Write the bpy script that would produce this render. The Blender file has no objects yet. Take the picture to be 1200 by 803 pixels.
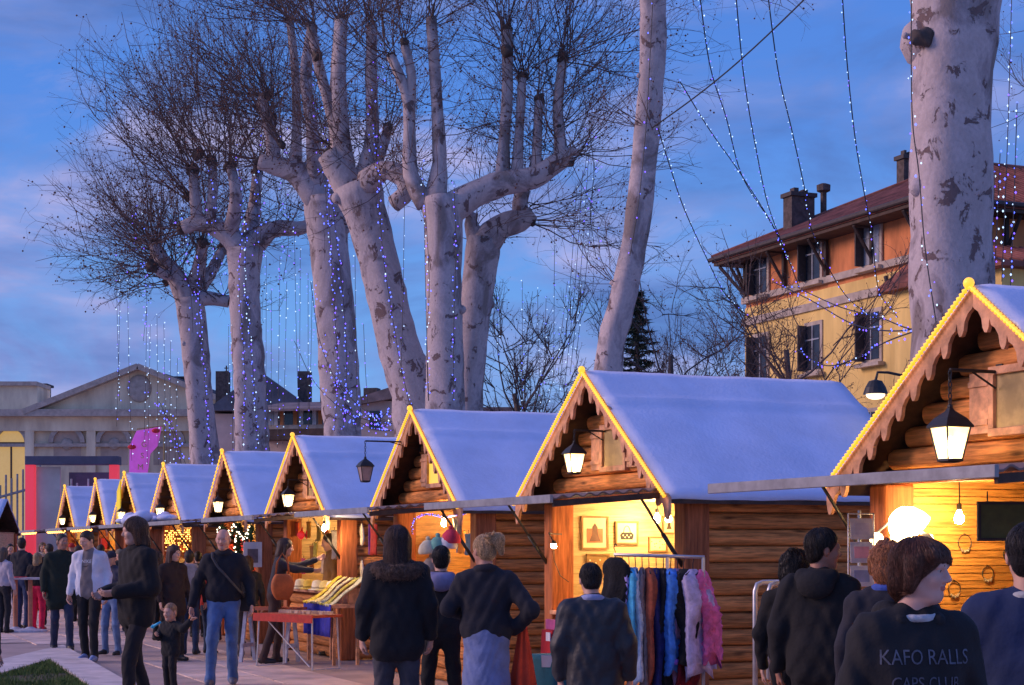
import bpy, bmesh, math, random
import numpy as np
from mathutils import Vector, Matrix
random.seed(7); R = math.radians
SC = bpy.context.scene
COL = SC.collection

# ------------------------------------------------------------------ camera
EYE = 1.55
cam_d = bpy.data.cameras.new('camera')
cam = bpy.data.objects.new('camera', cam_d); COL.objects.link(cam)
cam.location = (0, 0, EYE); cam.rotation_euler = (R(90), 0, 0)
cam_d.sensor_width = 36; cam_d.lens = 60
cam_d.shift_y = (640 - 401.5) / 1200
cam_d.clip_start = 0.1; cam_d.clip_end = 4000
SC.camera = cam

# ------------------------------------------------------------------ world
SUN_AZ, SUN_EL = R(179), R(21)          # direction the light comes from, measured from +X
W = bpy.data.worlds.new('World'); SC.world = W; W.use_nodes = True
nt = W.node_tree; N = nt.nodes; L = nt.links
N.clear()
def nd(t, **k):
    n = N.new(t)
    for a, b in k.items(): setattr(n, a, b)
    return n
out = nd('ShaderNodeOutputWorld'); bg = nd('ShaderNodeBackground')
sky = nd('ShaderNodeTexSky'); sky.sky_type = 'NISHITA'; sky.sun_disc = False
sky.sun_elevation = R(6); sky.sun_rotation = R(90) - SUN_AZ
sky.ozone_density = 6; sky.air_density = 1.2; sky.dust_density = 1.0
tc = nd('ShaderNodeTexCoord')
sep = nd('ShaderNodeSeparateXYZ'); L.new(tc.outputs['Generated'], sep.inputs[0])
# blue-hour veil over the clear sky: deep blue overhead, paler towards the horizon
ramp = nd('ShaderNodeValToRGB'); L.new(sep.outputs['Z'], ramp.inputs[0])
cr = ramp.color_ramp
cr.elements[0].position = 0.0; cr.elements[0].color = (0.46, 0.66, 0.98, 1)
cr.elements[1].position = 1.0; cr.elements[1].color = (0.06, 0.17, 0.70, 1)
e = cr.elements.new(0.10); e.color = (0.21, 0.47, 1.0, 1)
e = cr.elements.new(0.24); e.color = (0.115, 0.31, 0.90, 1)
e = cr.elements.new(0.45); e.color = (0.075, 0.21, 0.76, 1)
scl = nd('ShaderNodeVectorMath', operation='SCALE'); scl.inputs['Scale'].default_value = 0.10
L.new(sky.outputs[0], scl.inputs[0])
mixs = nd('ShaderNodeMix', data_type='RGBA'); mixs.inputs[0].default_value = 0.85
L.new(scl.outputs[0], mixs.inputs[6]); L.new(ramp.outputs[0], mixs.inputs[7])
# streaky clouds
mp = nd('ShaderNodeMapping'); mp.inputs['Scale'].default_value = (3.0, 3.0, 8.0); mp.inputs['Location'].default_value = (3.1, 0.4, 1.7)
L.new(tc.outputs['Generated'], mp.inputs[0])
nz = nd('ShaderNodeTexNoise'); nz.inputs['Scale'].default_value = 2.3; nz.inputs['Detail'].default_value = 9; nz.inputs['Roughness'].default_value = 0.6
nz.inputs['Distortion'].default_value = 0.6
L.new(mp.outputs[0], nz.inputs['Vector'])
cl = nd('ShaderNodeValToRGB'); L.new(nz.outputs['Fac'], cl.inputs[0])
cl.color_ramp.elements[0].position = 0.40; cl.color_ramp.elements[0].color = (0, 0, 0, 1)
cl.color_ramp.elements[1].position = 0.62; cl.color_ramp.elements[1].color = (1, 1, 1, 1)
# more cloud and more afterglow towards the west (left), where the sun went down
west = nd('ShaderNodeMapRange'); west.inputs['From Min'].default_value = -0.05; west.inputs['From Max'].default_value = 0.34
L.new(sep.outputs['X'], west.inputs['Value']); west.inputs['To Min'].default_value = 1.0; west.inputs['To Max'].default_value = 0.0
wm = nd('ShaderNodeMath', operation='MULTIPLY_ADD'); wm.inputs[1].default_value = 0.42; wm.inputs[2].default_value = 0.52
L.new(west.outputs[0], wm.inputs[0])
cm = nd('ShaderNodeMath', operation='MULTIPLY'); L.new(cl.outputs[0], cm.inputs[0]); L.new(wm.outputs[0], cm.inputs[1])
nz2 = nd('ShaderNodeTexNoise'); nz2.inputs['Scale'].default_value = 2.4; nz2.inputs['Detail'].default_value = 8
mp2 = nd('ShaderNodeMapping'); mp2.inputs['Scale'].default_value = (2.6, 2.6, 9.0); mp2.inputs['Location'].default_value = (0.3, 5.2, 0.9)
L.new(tc.outputs['Generated'], mp2.inputs[0]); L.new(mp2.outputs[0], nz2.inputs['Vector'])
pk = nd('ShaderNodeValToRGB'); L.new(nz2.outputs['Fac'], pk.inputs[0])
pk.color_ramp.elements[0].position = 0.36; pk.color_ramp.elements[0].color = (0.095, 0.18, 0.49, 1)
e = pk.color_ramp.elements.new(0.50); e.color = (0.21, 0.29, 0.66, 1)
pk.color_ramp.elements[2].position = 0.66; pk.color_ramp.elements[2].color = (0.52, 0.49, 0.82, 1)
mixc = nd('ShaderNodeMix', data_type='RGBA'); L.new(cm.outputs[0], mixc.inputs[0]); L.new(mixs.outputs[2], mixc.inputs[6]); L.new(pk.outputs[0], mixc.inputs[7])
L.new(mixc.outputs[2], bg.inputs['Color']); bg.inputs['Strength'].default_value = 1.0
L.new(bg.outputs[0], out.inputs[0])

# ------------------------------------------------------------------ afterglow light
sd = bpy.data.lights.new('sun', 'SUN'); sd.energy = 2.3; sd.angle = R(25); sd.color = (1.0, 0.66, 0.58)
sun = bpy.data.objects.new('sun', sd); COL.objects.link(sun)
sv = Vector((math.cos(SUN_AZ) * math.cos(SUN_EL), math.sin(SUN_AZ) * math.cos(SUN_EL), math.sin(SUN_EL)))
sun.rotation_euler = sv.to_track_quat('Z', 'Y').to_euler()

vs = SC.view_settings; vs.view_transform = 'Standard'; vs.look = 'None'; vs.exposure = 0.0; vs.gamma = 1.0; vs.use_curve_mapping = False
SC.render.engine = 'CYCLES'
cy = SC.cycles; cy.use_denoising = True; cy.denoiser = 'OPENIMAGEDENOISE'; cy.max_bounces = 6; cy.diffuse_bounces = 3; cy.glossy_bounces = 3
cy.transparent_max_bounces = 8; cy.caustics_reflective = False; cy.caustics_refractive = False; cy.sample_clamp_indirect = 6
SC.render.use_persistent_data = False

# ------------------------------------------------------------------ helpers
F = 2000.0
def P(x, y, Y):
    return Vector(((x - 600) / F * Y, Y, EYE + (640 - y) / F * Y))
def tag(o, label=None, cat=None, group=None, kind=None):
    if label: o['label'] = label
    if cat: o['category'] = cat
    if group: o['group'] = group
    if kind: o['kind'] = kind
    return o
def empty(name, loc=(0, 0, 0), rz=0, label=None, cat=None, group=None, parent=None):
    o = bpy.data.objects.new(name, None); COL.objects.link(o)
    o.location = loc; o.rotation_euler = (0, 0, rz); o.empty_display_size = 0.1
    if parent: o.parent = parent
    return tag(o, label, cat, group)
def link(name, me, parent=None, loc=(0, 0, 0), rot=(0, 0, 0), sc=None):
    o = bpy.data.objects.new(name, me); COL.objects.link(o)
    o.location = loc; o.rotation_euler = rot
    if sc: o.scale = sc
    if parent: o.parent = parent
    return o
def copy_tree(o, parent=None):
    c = o.copy(); COL.objects.link(c); c.parent = parent
    for ch in o.children: copy_tree(ch, c)
    return c

class MB:
    def __init__(s): s.v = []; s.f = []; s.m = []
    def add(s, vs, fs, mi=0):
        b = len(s.v); s.v += [tuple(v) for v in vs]
        s.f += [tuple(i + b for i in f) for f in fs]; s.m += [mi] * len(fs); return s
    def box(s, c, d, mi=0, rot=None, taper=1.0):
        x, y, z = d[0] / 2, d[1] / 2, d[2] / 2; t = taper
        vs = [Vector(p) for p in ((-x, -y, -z), (x, -y, -z), (x, y, -z), (-x, y, -z), (-x * t, -y * t, z), (x * t, -y * t, z), (x * t, y * t, z), (-x * t, y * t, z))]
        if rot is not None: vs = [rot @ v for v in vs]
        c = Vector(c)
        return s.add([v + c for v in vs], [(3, 2, 1, 0), (4, 5, 6, 7), (0, 1, 5, 4), (1, 2, 6, 5), (2, 3, 7, 6), (3, 0, 4, 7)], mi)
    def tube(s, pts, rad, n=8, mi=0, cap=True, flat=None):
        pts = [Vector(p) for p in pts]
        if not hasattr(rad, '__len__'): rad = [rad] * len(pts)
        vs = []; fs = []; prev = None
        for i, p in enumerate(pts):
            a = pts[max(0, i - 1)]; b = pts[min(len(pts) - 1, i + 1)]
            d = (b - a); d = d.normalized() if d.length > 1e-9 else Vector((0, 0, 1))
            if prev is None:
                r = Vector((0, 0, 1)) if abs(d.z) < 0.9 else Vector((1, 0, 0))
            else: r = prev
            u = (r - d * r.dot(d)).normalized(); prev = u; w = d.cross(u)
            for k in range(n):
                t = 2 * math.pi * k / n
                vs.append(p + (u * math.cos(t) + w * math.sin(t) * (flat or 1)) * rad[i])
        for i in range(len(pts) - 1):
            for k in range(n):
                fs.append((i * n + k, i * n + (k + 1) % n, (i + 1) * n + (k + 1) % n, (i + 1) * n + k))
        if cap: fs.append(tuple(range(n - 1, -1, -1))); fs.append(tuple(range((len(pts) - 1) * n, len(pts) * n)))
        return s.add(vs, fs, mi)
    def lathe(s, prof, c=(0, 0, 0), n=16, mi=0, sq=None):
        vs = []; fs = []; c = Vector(c)
        for r, z in prof:
            for k in range(n):
                t = 2 * math.pi * (k + (0.5 if n == 4 else 0)) / n
                vs.append(c + Vector((r * math.cos(t), r * math.sin(t), z)))
        for i in range(len(prof) - 1):
            for k in range(n): fs.append((i * n + k, i * n + (k + 1) % n, (i + 1) * n + (k + 1) % n, (i + 1) * n + k))
        fs.append(tuple(range(n - 1, -1, -1))); fs.append(tuple(range((len(prof) - 1) * n, len(prof) * n)))
        return s.add(vs, fs, mi)
    def prism(s, poly, f, mi=0):
        """poly: 2D points, f(a,b,t)->3D with t 0/1 the two faces"""
        n = len(poly); vs = [f(a, b, 0) for a, b in poly] + [f(a, b, 1) for a, b in poly]
        fs = [tuple(range(n)), tuple(range(2 * n - 1, n - 1, -1))] + [(i, i + n, (i + 1) % n + n, (i + 1) % n) for i in range(n)]
        return s.add(vs, fs, mi)
    def sphere(s, c, r, n=10, m=7, mi=0):
        rx, ry, rz = r if hasattr(r, '__len__') else (r, r, r)
        vs = [Vector((c[0], c[1], c[2] + rz))]; fs = []
        for i in range(1, m):
            a = math.pi * i / m
            for k in range(n):
                t = 2 * math.pi * k / n
                vs.append(Vector((c[0] + rx * math.sin(a) * math.cos(t), c[1] + ry * math.sin(a) * math.sin(t), c[2] + rz * math.cos(a))))
        vs.append(Vector((c[0], c[1], c[2] - rz)))
        for k in range(n):
            fs.append((0, 1 + k, 1 + (k + 1) % n)); b = 1 + (m - 2) * n
            fs.append((b + (k + 1) % n, b + k, len(vs) - 1))
        for i in range(m - 2):
            for k in range(n): fs.append((1 + i * n + k, 1 + (i + 1) * n + k, 1 + (i + 1) * n + (k + 1) % n, 1 + i * n + (k + 1) % n))
        return s.add(vs, fs, mi)
    def mesh(s, name, mats, smooth=False, fix=True):
        me = bpy.data.meshes.new(name); me.from_pydata([tuple(v) for v in s.v], [], s.f)
        for m in (mats if isinstance(mats, (list, tuple)) else [mats]): me.materials.append(m)
        me.polygons.foreach_set('material_index', s.m)
        if fix:
            bm = bmesh.new(); bm.from_mesh(me); bmesh.ops.recalc_face_normals(bm, faces=bm.faces); bm.to_mesh(me); bm.free()
        if smooth: me.polygons.foreach_set('use_smooth', [True] * len(me.polygons))
        me.update(); return me
    def build(s, name, mats, parent=None, smooth=False, bevel=0, fix=True, loc=(0, 0, 0), rot=(0, 0, 0)):
        o = link(name, s.mesh(name, mats, smooth, fix), parent, loc, rot)
        if bevel:
            b = o.modifiers.new('bevel', 'BEVEL'); b.width = bevel; b.segments = 2; b.limit_method = 'ANGLE'
        return o

# ------------------------------------------------------------------ materials
def mat(name, col, rough=0.7, var=0.25, scale=6.0, bump=0.0, bscale=None, metal=0.0, emis=None, es=0.0, stretch=None, rnd=0.0, col2=None, detail=5, spec=None, thr=(0.35, 0.65), coord='Object', trans=0.0):
    m = bpy.data.materials.new(name); m.use_nodes = True; t = m.node_tree; n = t.nodes; l = t.links
    b = n['Principled BSDF']; b.inputs['Roughness'].default_value = rough; b.inputs['Metallic'].default_value = metal
    if spec is not None: b.inputs['Specular IOR Level'].default_value = spec
    c = n.new('ShaderNodeTexCoord'); mpn = n.new('ShaderNodeMapping'); l.new(c.outputs[coord], mpn.inputs[0])
    if stretch: mpn.inputs['Scale'].default_value = stretch
    if rnd:
        oi = n.new('ShaderNodeObjectInfo'); va = n.new('ShaderNodeVectorMath'); va.operation = 'SCALE'; va.inputs[0].default_value = (37, 11, 23)
        l.new(oi.outputs['Random'], va.inputs['Scale']); l.new(va.outputs[0], mpn.inputs['Location'])
    nz = n.new('ShaderNodeTexNoise'); nz.inputs['Scale'].default_value = scale; nz.inputs['Detail'].default_value = detail; nz.inputs['Roughness'].default_value = 0.6
    l.new(mpn.outputs[0], nz.inputs['Vector'])
    r = n.new('ShaderNodeValToRGB'); l.new(nz.outputs['Fac'], r.inputs[0])
    c2 = col2 or tuple(max(0, x * (1 - var)) for x in col); c1 = col if col2 else tuple(min(1, x * (1 + var)) for x in col)
    r.color_ramp.elements[0].position = thr[0]; r.color_ramp.elements[0].color = (*c2, 1)
    r.color_ramp.elements[1].position = thr[1]; r.color_ramp.elements[1].color = (*c1, 1)
    src = r.outputs[0]
    if rnd:
        mr = n.new('ShaderNodeMapRange'); mr.inputs['To Min'].default_value = 1 - rnd; mr.inputs['To Max'].default_value = 1 + rnd
        l.new(oi.outputs['Random'], mr.inputs['Value'])
        vm = n.new('ShaderNodeVectorMath'); vm.operation = 'SCALE'; l.new(src, vm.inputs[0]); l.new(mr.outputs[0], vm.inputs['Scale']); src = vm.outputs[0]
    l.new(src, b.inputs['Base Color'])
    if bump:
        bn = n.new('ShaderNodeBump'); bn.inputs['Strength'].default_value = bump; bn.inputs['Distance'].default_value = 0.02
        if bscale:
            n2 = n.new('ShaderNodeTexNoise'); n2.inputs['Scale'].default_value = bscale; n2.inputs['Detail'].default_value = 4; l.new(mpn.outputs[0], n2.inputs['Vector']); l.new(n2.outputs['Fac'], bn.inputs['Height'])
        else: l.new(nz.outputs['Fac'], bn.inputs['Height'])
        l.new(bn.outputs[0], b.inputs['Normal'])
    if emis:
        b.inputs['Emission Color'].default_value = (*emis, 1); b.inputs['Emission Strength'].default_value = es
    if trans: b.inputs['Transmission Weight'].default_value = trans
    m['node_base'] = 1
    return m
_pc = {}
def plain(col, rough=0.75, var=0.18, scale=12, **k):
    key = (tuple(round(c, 3) for c in col), rough, var, scale, tuple(sorted(k.items())))
    if key not in _pc: _pc[key] = mat('paint_%d' % len(_pc), col, rough, var, scale, **k)
    return _pc[key]
def glow(name, col, s, base=(0.8, 0.8, 0.8)):
    return mat(name, base, 0.4, 0.05, 5, emis=col, es=s)

M = {}
M['log'] = mat('stained_log_wood', (0.60, 0.235, 0.068), 0.72, 0.42, 5, bump=0.3, stretch=(0.7, 8, 8), rnd=0.22, detail=9, spec=0.25)
def add_knots(m, scale=(2.2, 9, 9), dark=0.30):
    t = m.node_tree; n = t.nodes; l = t.links; b = n['Principled BSDF']; src = b.inputs['Base Color'].links[0].from_socket
    mp = [x for x in n if x.type == 'MAPPING'][0]; c = [x for x in n if x.type == 'TEX_COORD'][0]
    m2 = n.new('ShaderNodeMapping'); m2.inputs['Scale'].default_value = scale; l.new(c.outputs['Object'], m2.inputs[0])
    if mp.inputs['Location'].is_linked: l.new(mp.inputs['Location'].links[0].from_socket, m2.inputs['Location'])
    v = n.new('ShaderNodeTexVoronoi'); v.inputs['Scale'].default_value = 1.0; l.new(m2.outputs[0], v.inputs['Vector'])
    r = n.new('ShaderNodeValToRGB'); l.new(v.outputs['Distance'], r.inputs[0]); e = r.color_ramp.elements
    e[0].position = 0.05; e[0].color = (dark, dark, dark, 1); e[1].position = 0.20; e[1].color = (1, 1, 1, 1)
    w = n.new('ShaderNodeTexNoise'); w.inputs['Scale'].default_value = 3.0; w.inputs['Detail'].default_value = 3; m3 = n.new('ShaderNodeMapping'); m3.inputs['Scale'].default_value = (0.8, 26, 26); l.new(c.outputs['Object'], m3.inputs[0]); l.new(m3.outputs[0], w.inputs['Vector'])
    r2 = n.new('ShaderNodeValToRGB'); l.new(w.outputs['Fac'], r2.inputs[0]); e = r2.color_ramp.elements; e[0].position = 0.33; e[0].color = (.62, .62, .62, 1); e[1].position = 0.42; e[1].color = (1, 1, 1, 1)
    a = n.new('ShaderNodeMix'); a.data_type = 'RGBA'; a.blend_type = 'MULTIPLY'; a.inputs[0].default_value = 1; l.new(src, a.inputs[6]); l.new(r.outputs[0], a.inputs[7])
    a2 = n.new('ShaderNodeMix'); a2.data_type = 'RGBA'; a2.blend_type = 'MULTIPLY'; a2.inputs[0].default_value = 1; l.new(a.outputs[2], a2.inputs[6]); l.new(r2.outputs[0], a2.inputs[7]); l.new(a2.outputs[2], b.inputs['Base Color'])
add_knots(M['log'])
M['post'] = mat('stained_post_wood', (0.40, 0.125, 0.045), 0.7, 0.4, 5, bump=0.2, stretch=(7, 7, 0.6), rnd=0.1, spec=0.3)
M['board'] = mat('stained_bargeboard', (0.62, 0.31, 0.17), 0.65, 0.35, 9, bump=0.15, rnd=0.1)
M['plank_pale'] = mat('pale_pine_plank', (0.66, 0.47, 0.22), 0.55, 0.18, 5, stretch=(1, 7, 7), rnd=0.10)
M['plank_orange'] = mat('orange_pine_plank', (0.62, 0.30, 0.075), 0.5, 0.25, 5, stretch=(1, 7, 7), rnd=0.10)
add_knots(M['plank_pale'], (1.6, 12, 12), .5); add_knots(M['plank_orange'], (1.6, 12, 12), .45)
M['roofwood'] = mat('dark_roof_wood', (0.06, 0.03, 0.018), 0.7, 0.4, 8)
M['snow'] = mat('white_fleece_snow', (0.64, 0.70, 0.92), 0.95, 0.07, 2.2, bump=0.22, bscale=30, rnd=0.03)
M['metal_grey'] = mat('grey_metal', (0.30, 0.29, 0.31), 0.45, 0.2, 8, metal=0.4)
M['tin'] = mat('brown_tin_sheet', (0.16, 0.10, 0.085), 0.5, 0.35, 6, bump=0.1)
M['black'] = mat('black_iron', (0.018, 0.018, 0.02), 0.5, 0.3, 12)
M['steel'] = mat('steel_tube', (0.55, 0.55, 0.58), 0.35, 0.15, 9, metal=0.7)
M['rope'] = glow('yellow_rope_light', (1.0, 0.47, 0.02), 1.3, (0.8, 0.5, 0.1))
M['lampglass'] = glow('lit_lantern_glass', (1.0, 0.60, 0.18), 2.6)
M['lampglass'].node_tree.nodes['Principled BSDF'].inputs['Alpha'].default_value = 0.55
M['lampbulb'] = glow('lantern_bulb', (1.0, 0.66, 0.28), 130.0)
M['bulb'] = glow('lit_bulb', (1.0, 0.62, 0.26), 700.0)
M['bulb_soft'] = glow('lit_globe', (1.0, 0.66, 0.28), 16.0)
M['lens_soft'] = glow('lit_lens', (1.0, 0.72, 0.40), 2.5)
M['led'] = glow('blue_led', (0.08, 0.13, 1.0), 3.2, (0.2, 0.2, 0.8))
M['led_violet'] = glow('violet_led', (0.17, 0.08, 1.0), 2.6, (0.2, 0.2, 0.8))
M['led_white'] = glow('cold_white_led', (0.45, 0.68, 1.0), 1.8, (0.8, 0.8, 0.9))
M['cable'] = mat('dark_cable', (0.02, 0.02, 0.03), 0.6, 0.2, 10)
# ================================================================== ground
ROW = Vector((0.3873, -0.9220, 0)); PERP = Vector((0.9220, 0.3873, 0)); RZ = math.atan2(ROW.y, ROW.x)
M['ground'] = mat('paved_square', (0.44, 0.33, 0.29), 0.85, 0.18, 1.5, bump=0.1, bscale=40)
M['slab'] = mat('stone_slab', (0.64, 0.49, 0.42), 0.82, 0.22, 2.2, bump=0.3, bscale=60, rnd=0.16, detail=9)
M['kerbst'] = mat('concrete_border', (0.66, 0.57, 0.54), 0.85, 0.18, 3, bump=0.25, bscale=70)
M['soil'] = mat('worn_turf', (0.05, 0.065, 0.02), 0.95, 0.4, 3, col2=(0.085, 0.055, 0.04), bump=0.4, bscale=40)
m = MB(); m.add([(-900, -30, -0.014), (900, -30, -0.014), (900, 2500, -0.014), (-900, 2500, -0.014)], [(0, 1, 2, 3)])
tag(m.build('ground', M['ground'], fix=False), 'wide stone paved market square', kind='structure')
# slabs of the walk in front of the chalets
pav = empty('pavement', (0, 0, 0)); pav['kind'] = 'structure'; pav['label'] = 'pale stone slab walk in front of the chalets'
m = MB(); m.box((0, 0, -0.03), (1.172, 0.772, 0.06)); slab_me = m.mesh('slab', M['slab'])
KA = Vector((-6.85, 26.05, 0)); nsl = 0
for i in range(-4, 24):
    for j in range(0, 14):
        s = i * 1.2 + (0.6 if j % 2 else 0); t = -1.1 - j * 0.8
        p = Vector((7.15 - 0.42 * 22, 22, 0)) - ROW * s + PERP * t
        px = 600 + F * p.x / p.y; py = 640 + F * EYE / p.y
        if p.y < 17.5 or px > 480 or px < -60 or nsl >= 290: continue
        q = p - KA                                   # keep clear of the planted corner
        if p.x < -3.9 + (19 - p.y) * 0.365 + 0.75 and p.y < 27: continue
        o = link('slab', slab_me, pav, (p.x, p.y, random.uniform(-0.002, 0.002)), (0, 0, RZ)); nsl += 1
# planted corner: stone border with grass inside
def strip(name, pts, z0, z1, mt):
    m = MB(); m.prism([(p[0], p[1]) for p in pts], lambda a, b, t: (a, b, z1 if t else z0)); return m.build(name, mt)
ko = [(-6.85, 26.05), (-2.85, 15.1), (-3.32, 15.1), (-6.17, 22.8), (-5.85, 15.0), (-6.70, 15.0)]
tag(strip('kerb', ko, -0.05, 0.045, M['kerbst']), 'pale concrete border round the corner of the grass bed', kind='structure')
gp = [(-6.155, 22.74), (-3.34, 15.1), (-5.84, 15.1)]
tag(strip('grass_bed', gp, -0.05, 0.02, M['soil']), 'worn soil of the grass bed', kind='structure')
rg = np.random.default_rng(3); gv = []; gf = []
while len(gf) < 9000:
    a, b = rg.random(2)
    if a + b > 1: a, b = 1 - a, 1 - b
    x = gp[0][0] + (gp[1][0] - gp[0][0]) * a + (gp[2][0] - gp[0][0]) * b; y = gp[0][1] + (gp[1][1] - gp[0][1]) * a + (gp[2][1] - gp[0][1]) * b
    if math.sin(x * 5 + 1.3 * math.sin(y * 2.3)) + math.sin(y * 3.1) < -0.5 and rg.random() < 0.8: continue
    h = rg.uniform(0.03, 0.075); an = rg.uniform(0, 6.28); w = 0.006; k = len(gv); lx, ly = rg.normal(0, 0.02, 2)
    gv += [(x - w * math.cos(an), y - w * math.sin(an), 0.018), (x + w * math.cos(an), y + w * math.sin(an), 0.018), (x + lx, y + ly, 0.02 + h)]; gf.append((k, k + 1, k + 2))
m = MB(); m.v = gv; m.f = gf; m.m = [0] * len(gf)
M['grass'] = mat('grass_blades', (0.07, 0.13, 0.025), 0.8, 0.4, 2)
tag(m.build('grass', M['grass'], fix=False), 'short green grass in the planted corner', 'grass', kind='stuff')
# ================================================================== chalets
HW = 1.575; ZA = 3.10; ZE = 1.93; SL = (ZA - ZE) / HW      # roof half width, apex and eave heights
WALLX = 1.34; Y0 = 0.26; Y1 = 2.55; CEIL = 1.98
def half_log(name, length, r, mt, n=7, square=False):
    """round-faced log along X, bulging towards -Y"""
    poly = [(0.05, -r), (0.05, r)] + [(-r * 0.62 * math.sin(math.pi * k / n), r * math.cos(math.pi * k / n)) for k in range(0, n + 1)]
    m = MB(); m.prism(poly, lambda a, b, t: ((t - 0.5) * length, a, b))
    return m.mesh(name, mt, False)
PITCH = 0.141
_shared = {}
def log_mesh(length, mt=None):
    k = (round(length, 2), (mt or M['log']).name)
    if k not in _shared: _shared[k] = half_log('log', length, PITCH / 2 - 0.003, mt or M['log'])
    return _shared[k]
def bargeboard(side, mt, n=10):
    """scalloped gable board: straight along the roof, lobed below"""
    top = []; m = MB(); Lx = HW + 0.02
    zt = lambda x: ZA + 0.035 - SL * x
    poly = [(0.0, zt(0)), (Lx, zt(Lx))]
    low = [(Lx, zt(Lx) - 0.13)]
    for k in range(n):                                  # from the eave up to the apex: one hanging lobe each
        x1 = Lx * (1 - k / n); x0 = Lx * (1 - (k + 1) / n); w = x1 - x0
        for (fx, dz) in ((0.98, 0.105), (0.92, 0.16), (0.82, 0.195), (0.68, 0.20), (0.56, 0.175), (0.50, 0.125), (0.30, 0.09), (0.06, 0.08)):
            x = x0 + w * fx; low.append((x, zt(x1 * 0.5 + x * 0.5) - dz))
    poly += low; poly.append((0.0, zt(0) - 0.13))
    m.prism(poly, lambda a, b, t: (side * a, 0.0 + 0.028 * t, b))
    return m
CHN = []
def make_chalet(label, detail=2, inner='plank_pale', lit=True, window='pane_warm'):
    root = empty('market_chalet', (0, 0, 0), 0, label, 'chalet', 'wooden chalets of the Christmas market')
    root_i = len(CHN) * 1.3; CHN.append(1)
    # corner posts
    for x in (-WALLX, WALLX):
        for y in (Y0 + 0.10, Y1):
            m = MB(); m.box((x, y, CEIL / 2 - 0.01), (0.20, 0.24, CEIL)); m.build('corner_post', M['post'], root, bevel=0.02)
    # side walls: plank lining inside, logs outside
    Lw = Y1 - Y0 - 0.34; ym = (Y0 + 0.10 + Y1) / 2
    for sx in (-1, 1):
        m = MB(); m.box((sx * (WALLX - 0.05), ym, CEIL / 2), (0.02, Lw + 0.1, CEIL)); w = m.build('side_wall', M[inner], root)
        if sx > 0 or detail > 1:
            nl = int(CEIL / PITCH)
            if sx > 0:
                for k in range(nl):
                    link('log', log_mesh(Lw), w, (sx * (WALLX + 0.012), ym, PITCH * (k + 0.5)), (0, 0, R(90)))
            else:
                npl = 14 if inner == 'plank_pale' else 24; ph = 1.28 / npl
                m2 = MB(); m2.box((0, 0, 0), (Lw, 0.014, ph - 0.006)); pm = m2.mesh('plank', M[inner])
                for k in range(npl):
                    link('plank', pm, w, (sx * (WALLX - 0.072), ym, 0.72 + ph * (k + 0.5)), (0, 0, R(90)))
    m = MB(); m.box((0, Y1 + 0.04, CEIL / 2), (2 * WALLX - 0.2, 0.03, CEIL)); m.build('back_wall', M[inner], root)
    # counter front
    cf = MB(); cf.box((0, Y0 + 0.12, 0.45), (2 * WALLX - 0.22, 0.03, 0.88)); c = cf.build('counter_wall', M['post'], root)
    for k in range(6): link('log', log_mesh(2 * WALLX - 0.24), c, (0, Y0 + 0.06, PITCH * (k + 0.5)), (0, 0, 0))
    m = MB(); m.box((0, Y0 + 0.18, 0.905), (2 * WALLX - 0.21, 0.46, 0.04)); m.build('counter_top', M['board'], root, bevel=0.006)
    # lintel, ceiling
    m = MB(); m.box((0, Y0 + 0.10, CEIL + 0.035), (2 * WALLX + 0.19, 0.10, 0.09)); m.build('lintel', M['post'], root)
    m = MB(); m.box((0, (Y0 + Y1) / 2 + 0.1, CEIL + 0.02), (2 * WALLX - 0.02, Y1 - Y0 - 0.05, 0.02)); m.build('ceiling', M[inner], root)
    # gable wall of logs
    gw = MB(); yg = Y0 + 0.07
    gw.prism([(-HW + 0.25, ZE + 0.10), (HW - 0.25, ZE + 0.10), (0, ZA - 0.09)], lambda a, b, t: (a, yg + 0.03 * t, b)); g = gw.build('gable_wall', M['post'], root)
    z = CEIL + 0.085 + PITCH / 2; k = 0
    while z < ZA - 0.22:
        half = (ZA - z - 0.065) / SL
        if half > 0.10: link('log', log_mesh(round(2 * half, 2)), g, (0, yg - 0.05, z))
        z += PITCH
    # gable window
    WX = 0.14; zc = CEIL + 0.46; m = MB()
    for (cx, cz, sx, sz) in ((WX, zc + 0.19, 0.52, 0.05), (WX, zc - 0.19, 0.52, 0.05), (WX - 0.235, zc, 0.05, 0.33), (WX + 0.235, zc, 0.05, 0.33)):
        m.box((cx, yg - 0.10, cz), (sx, 0.05, sz))
    wn = m.build('window', M['board'], root, bevel=0.004)
    m = MB(); m.box((WX, yg - 0.092, zc), (0.42, 0.012, 0.33)); m.build('pane', M[window], wn)
    for s in (-1, 1):
        m = MB(); m.box((WX + s * 0.36, yg - 0.10, zc), (0.19, 0.022, 0.38))
        for q in (-0.12, 0.12): m.box((WX + s * 0.36, yg - 0.117, zc + q), (0.19, 0.014, 0.035))
        m.build('shutter', M['board'], wn)
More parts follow.
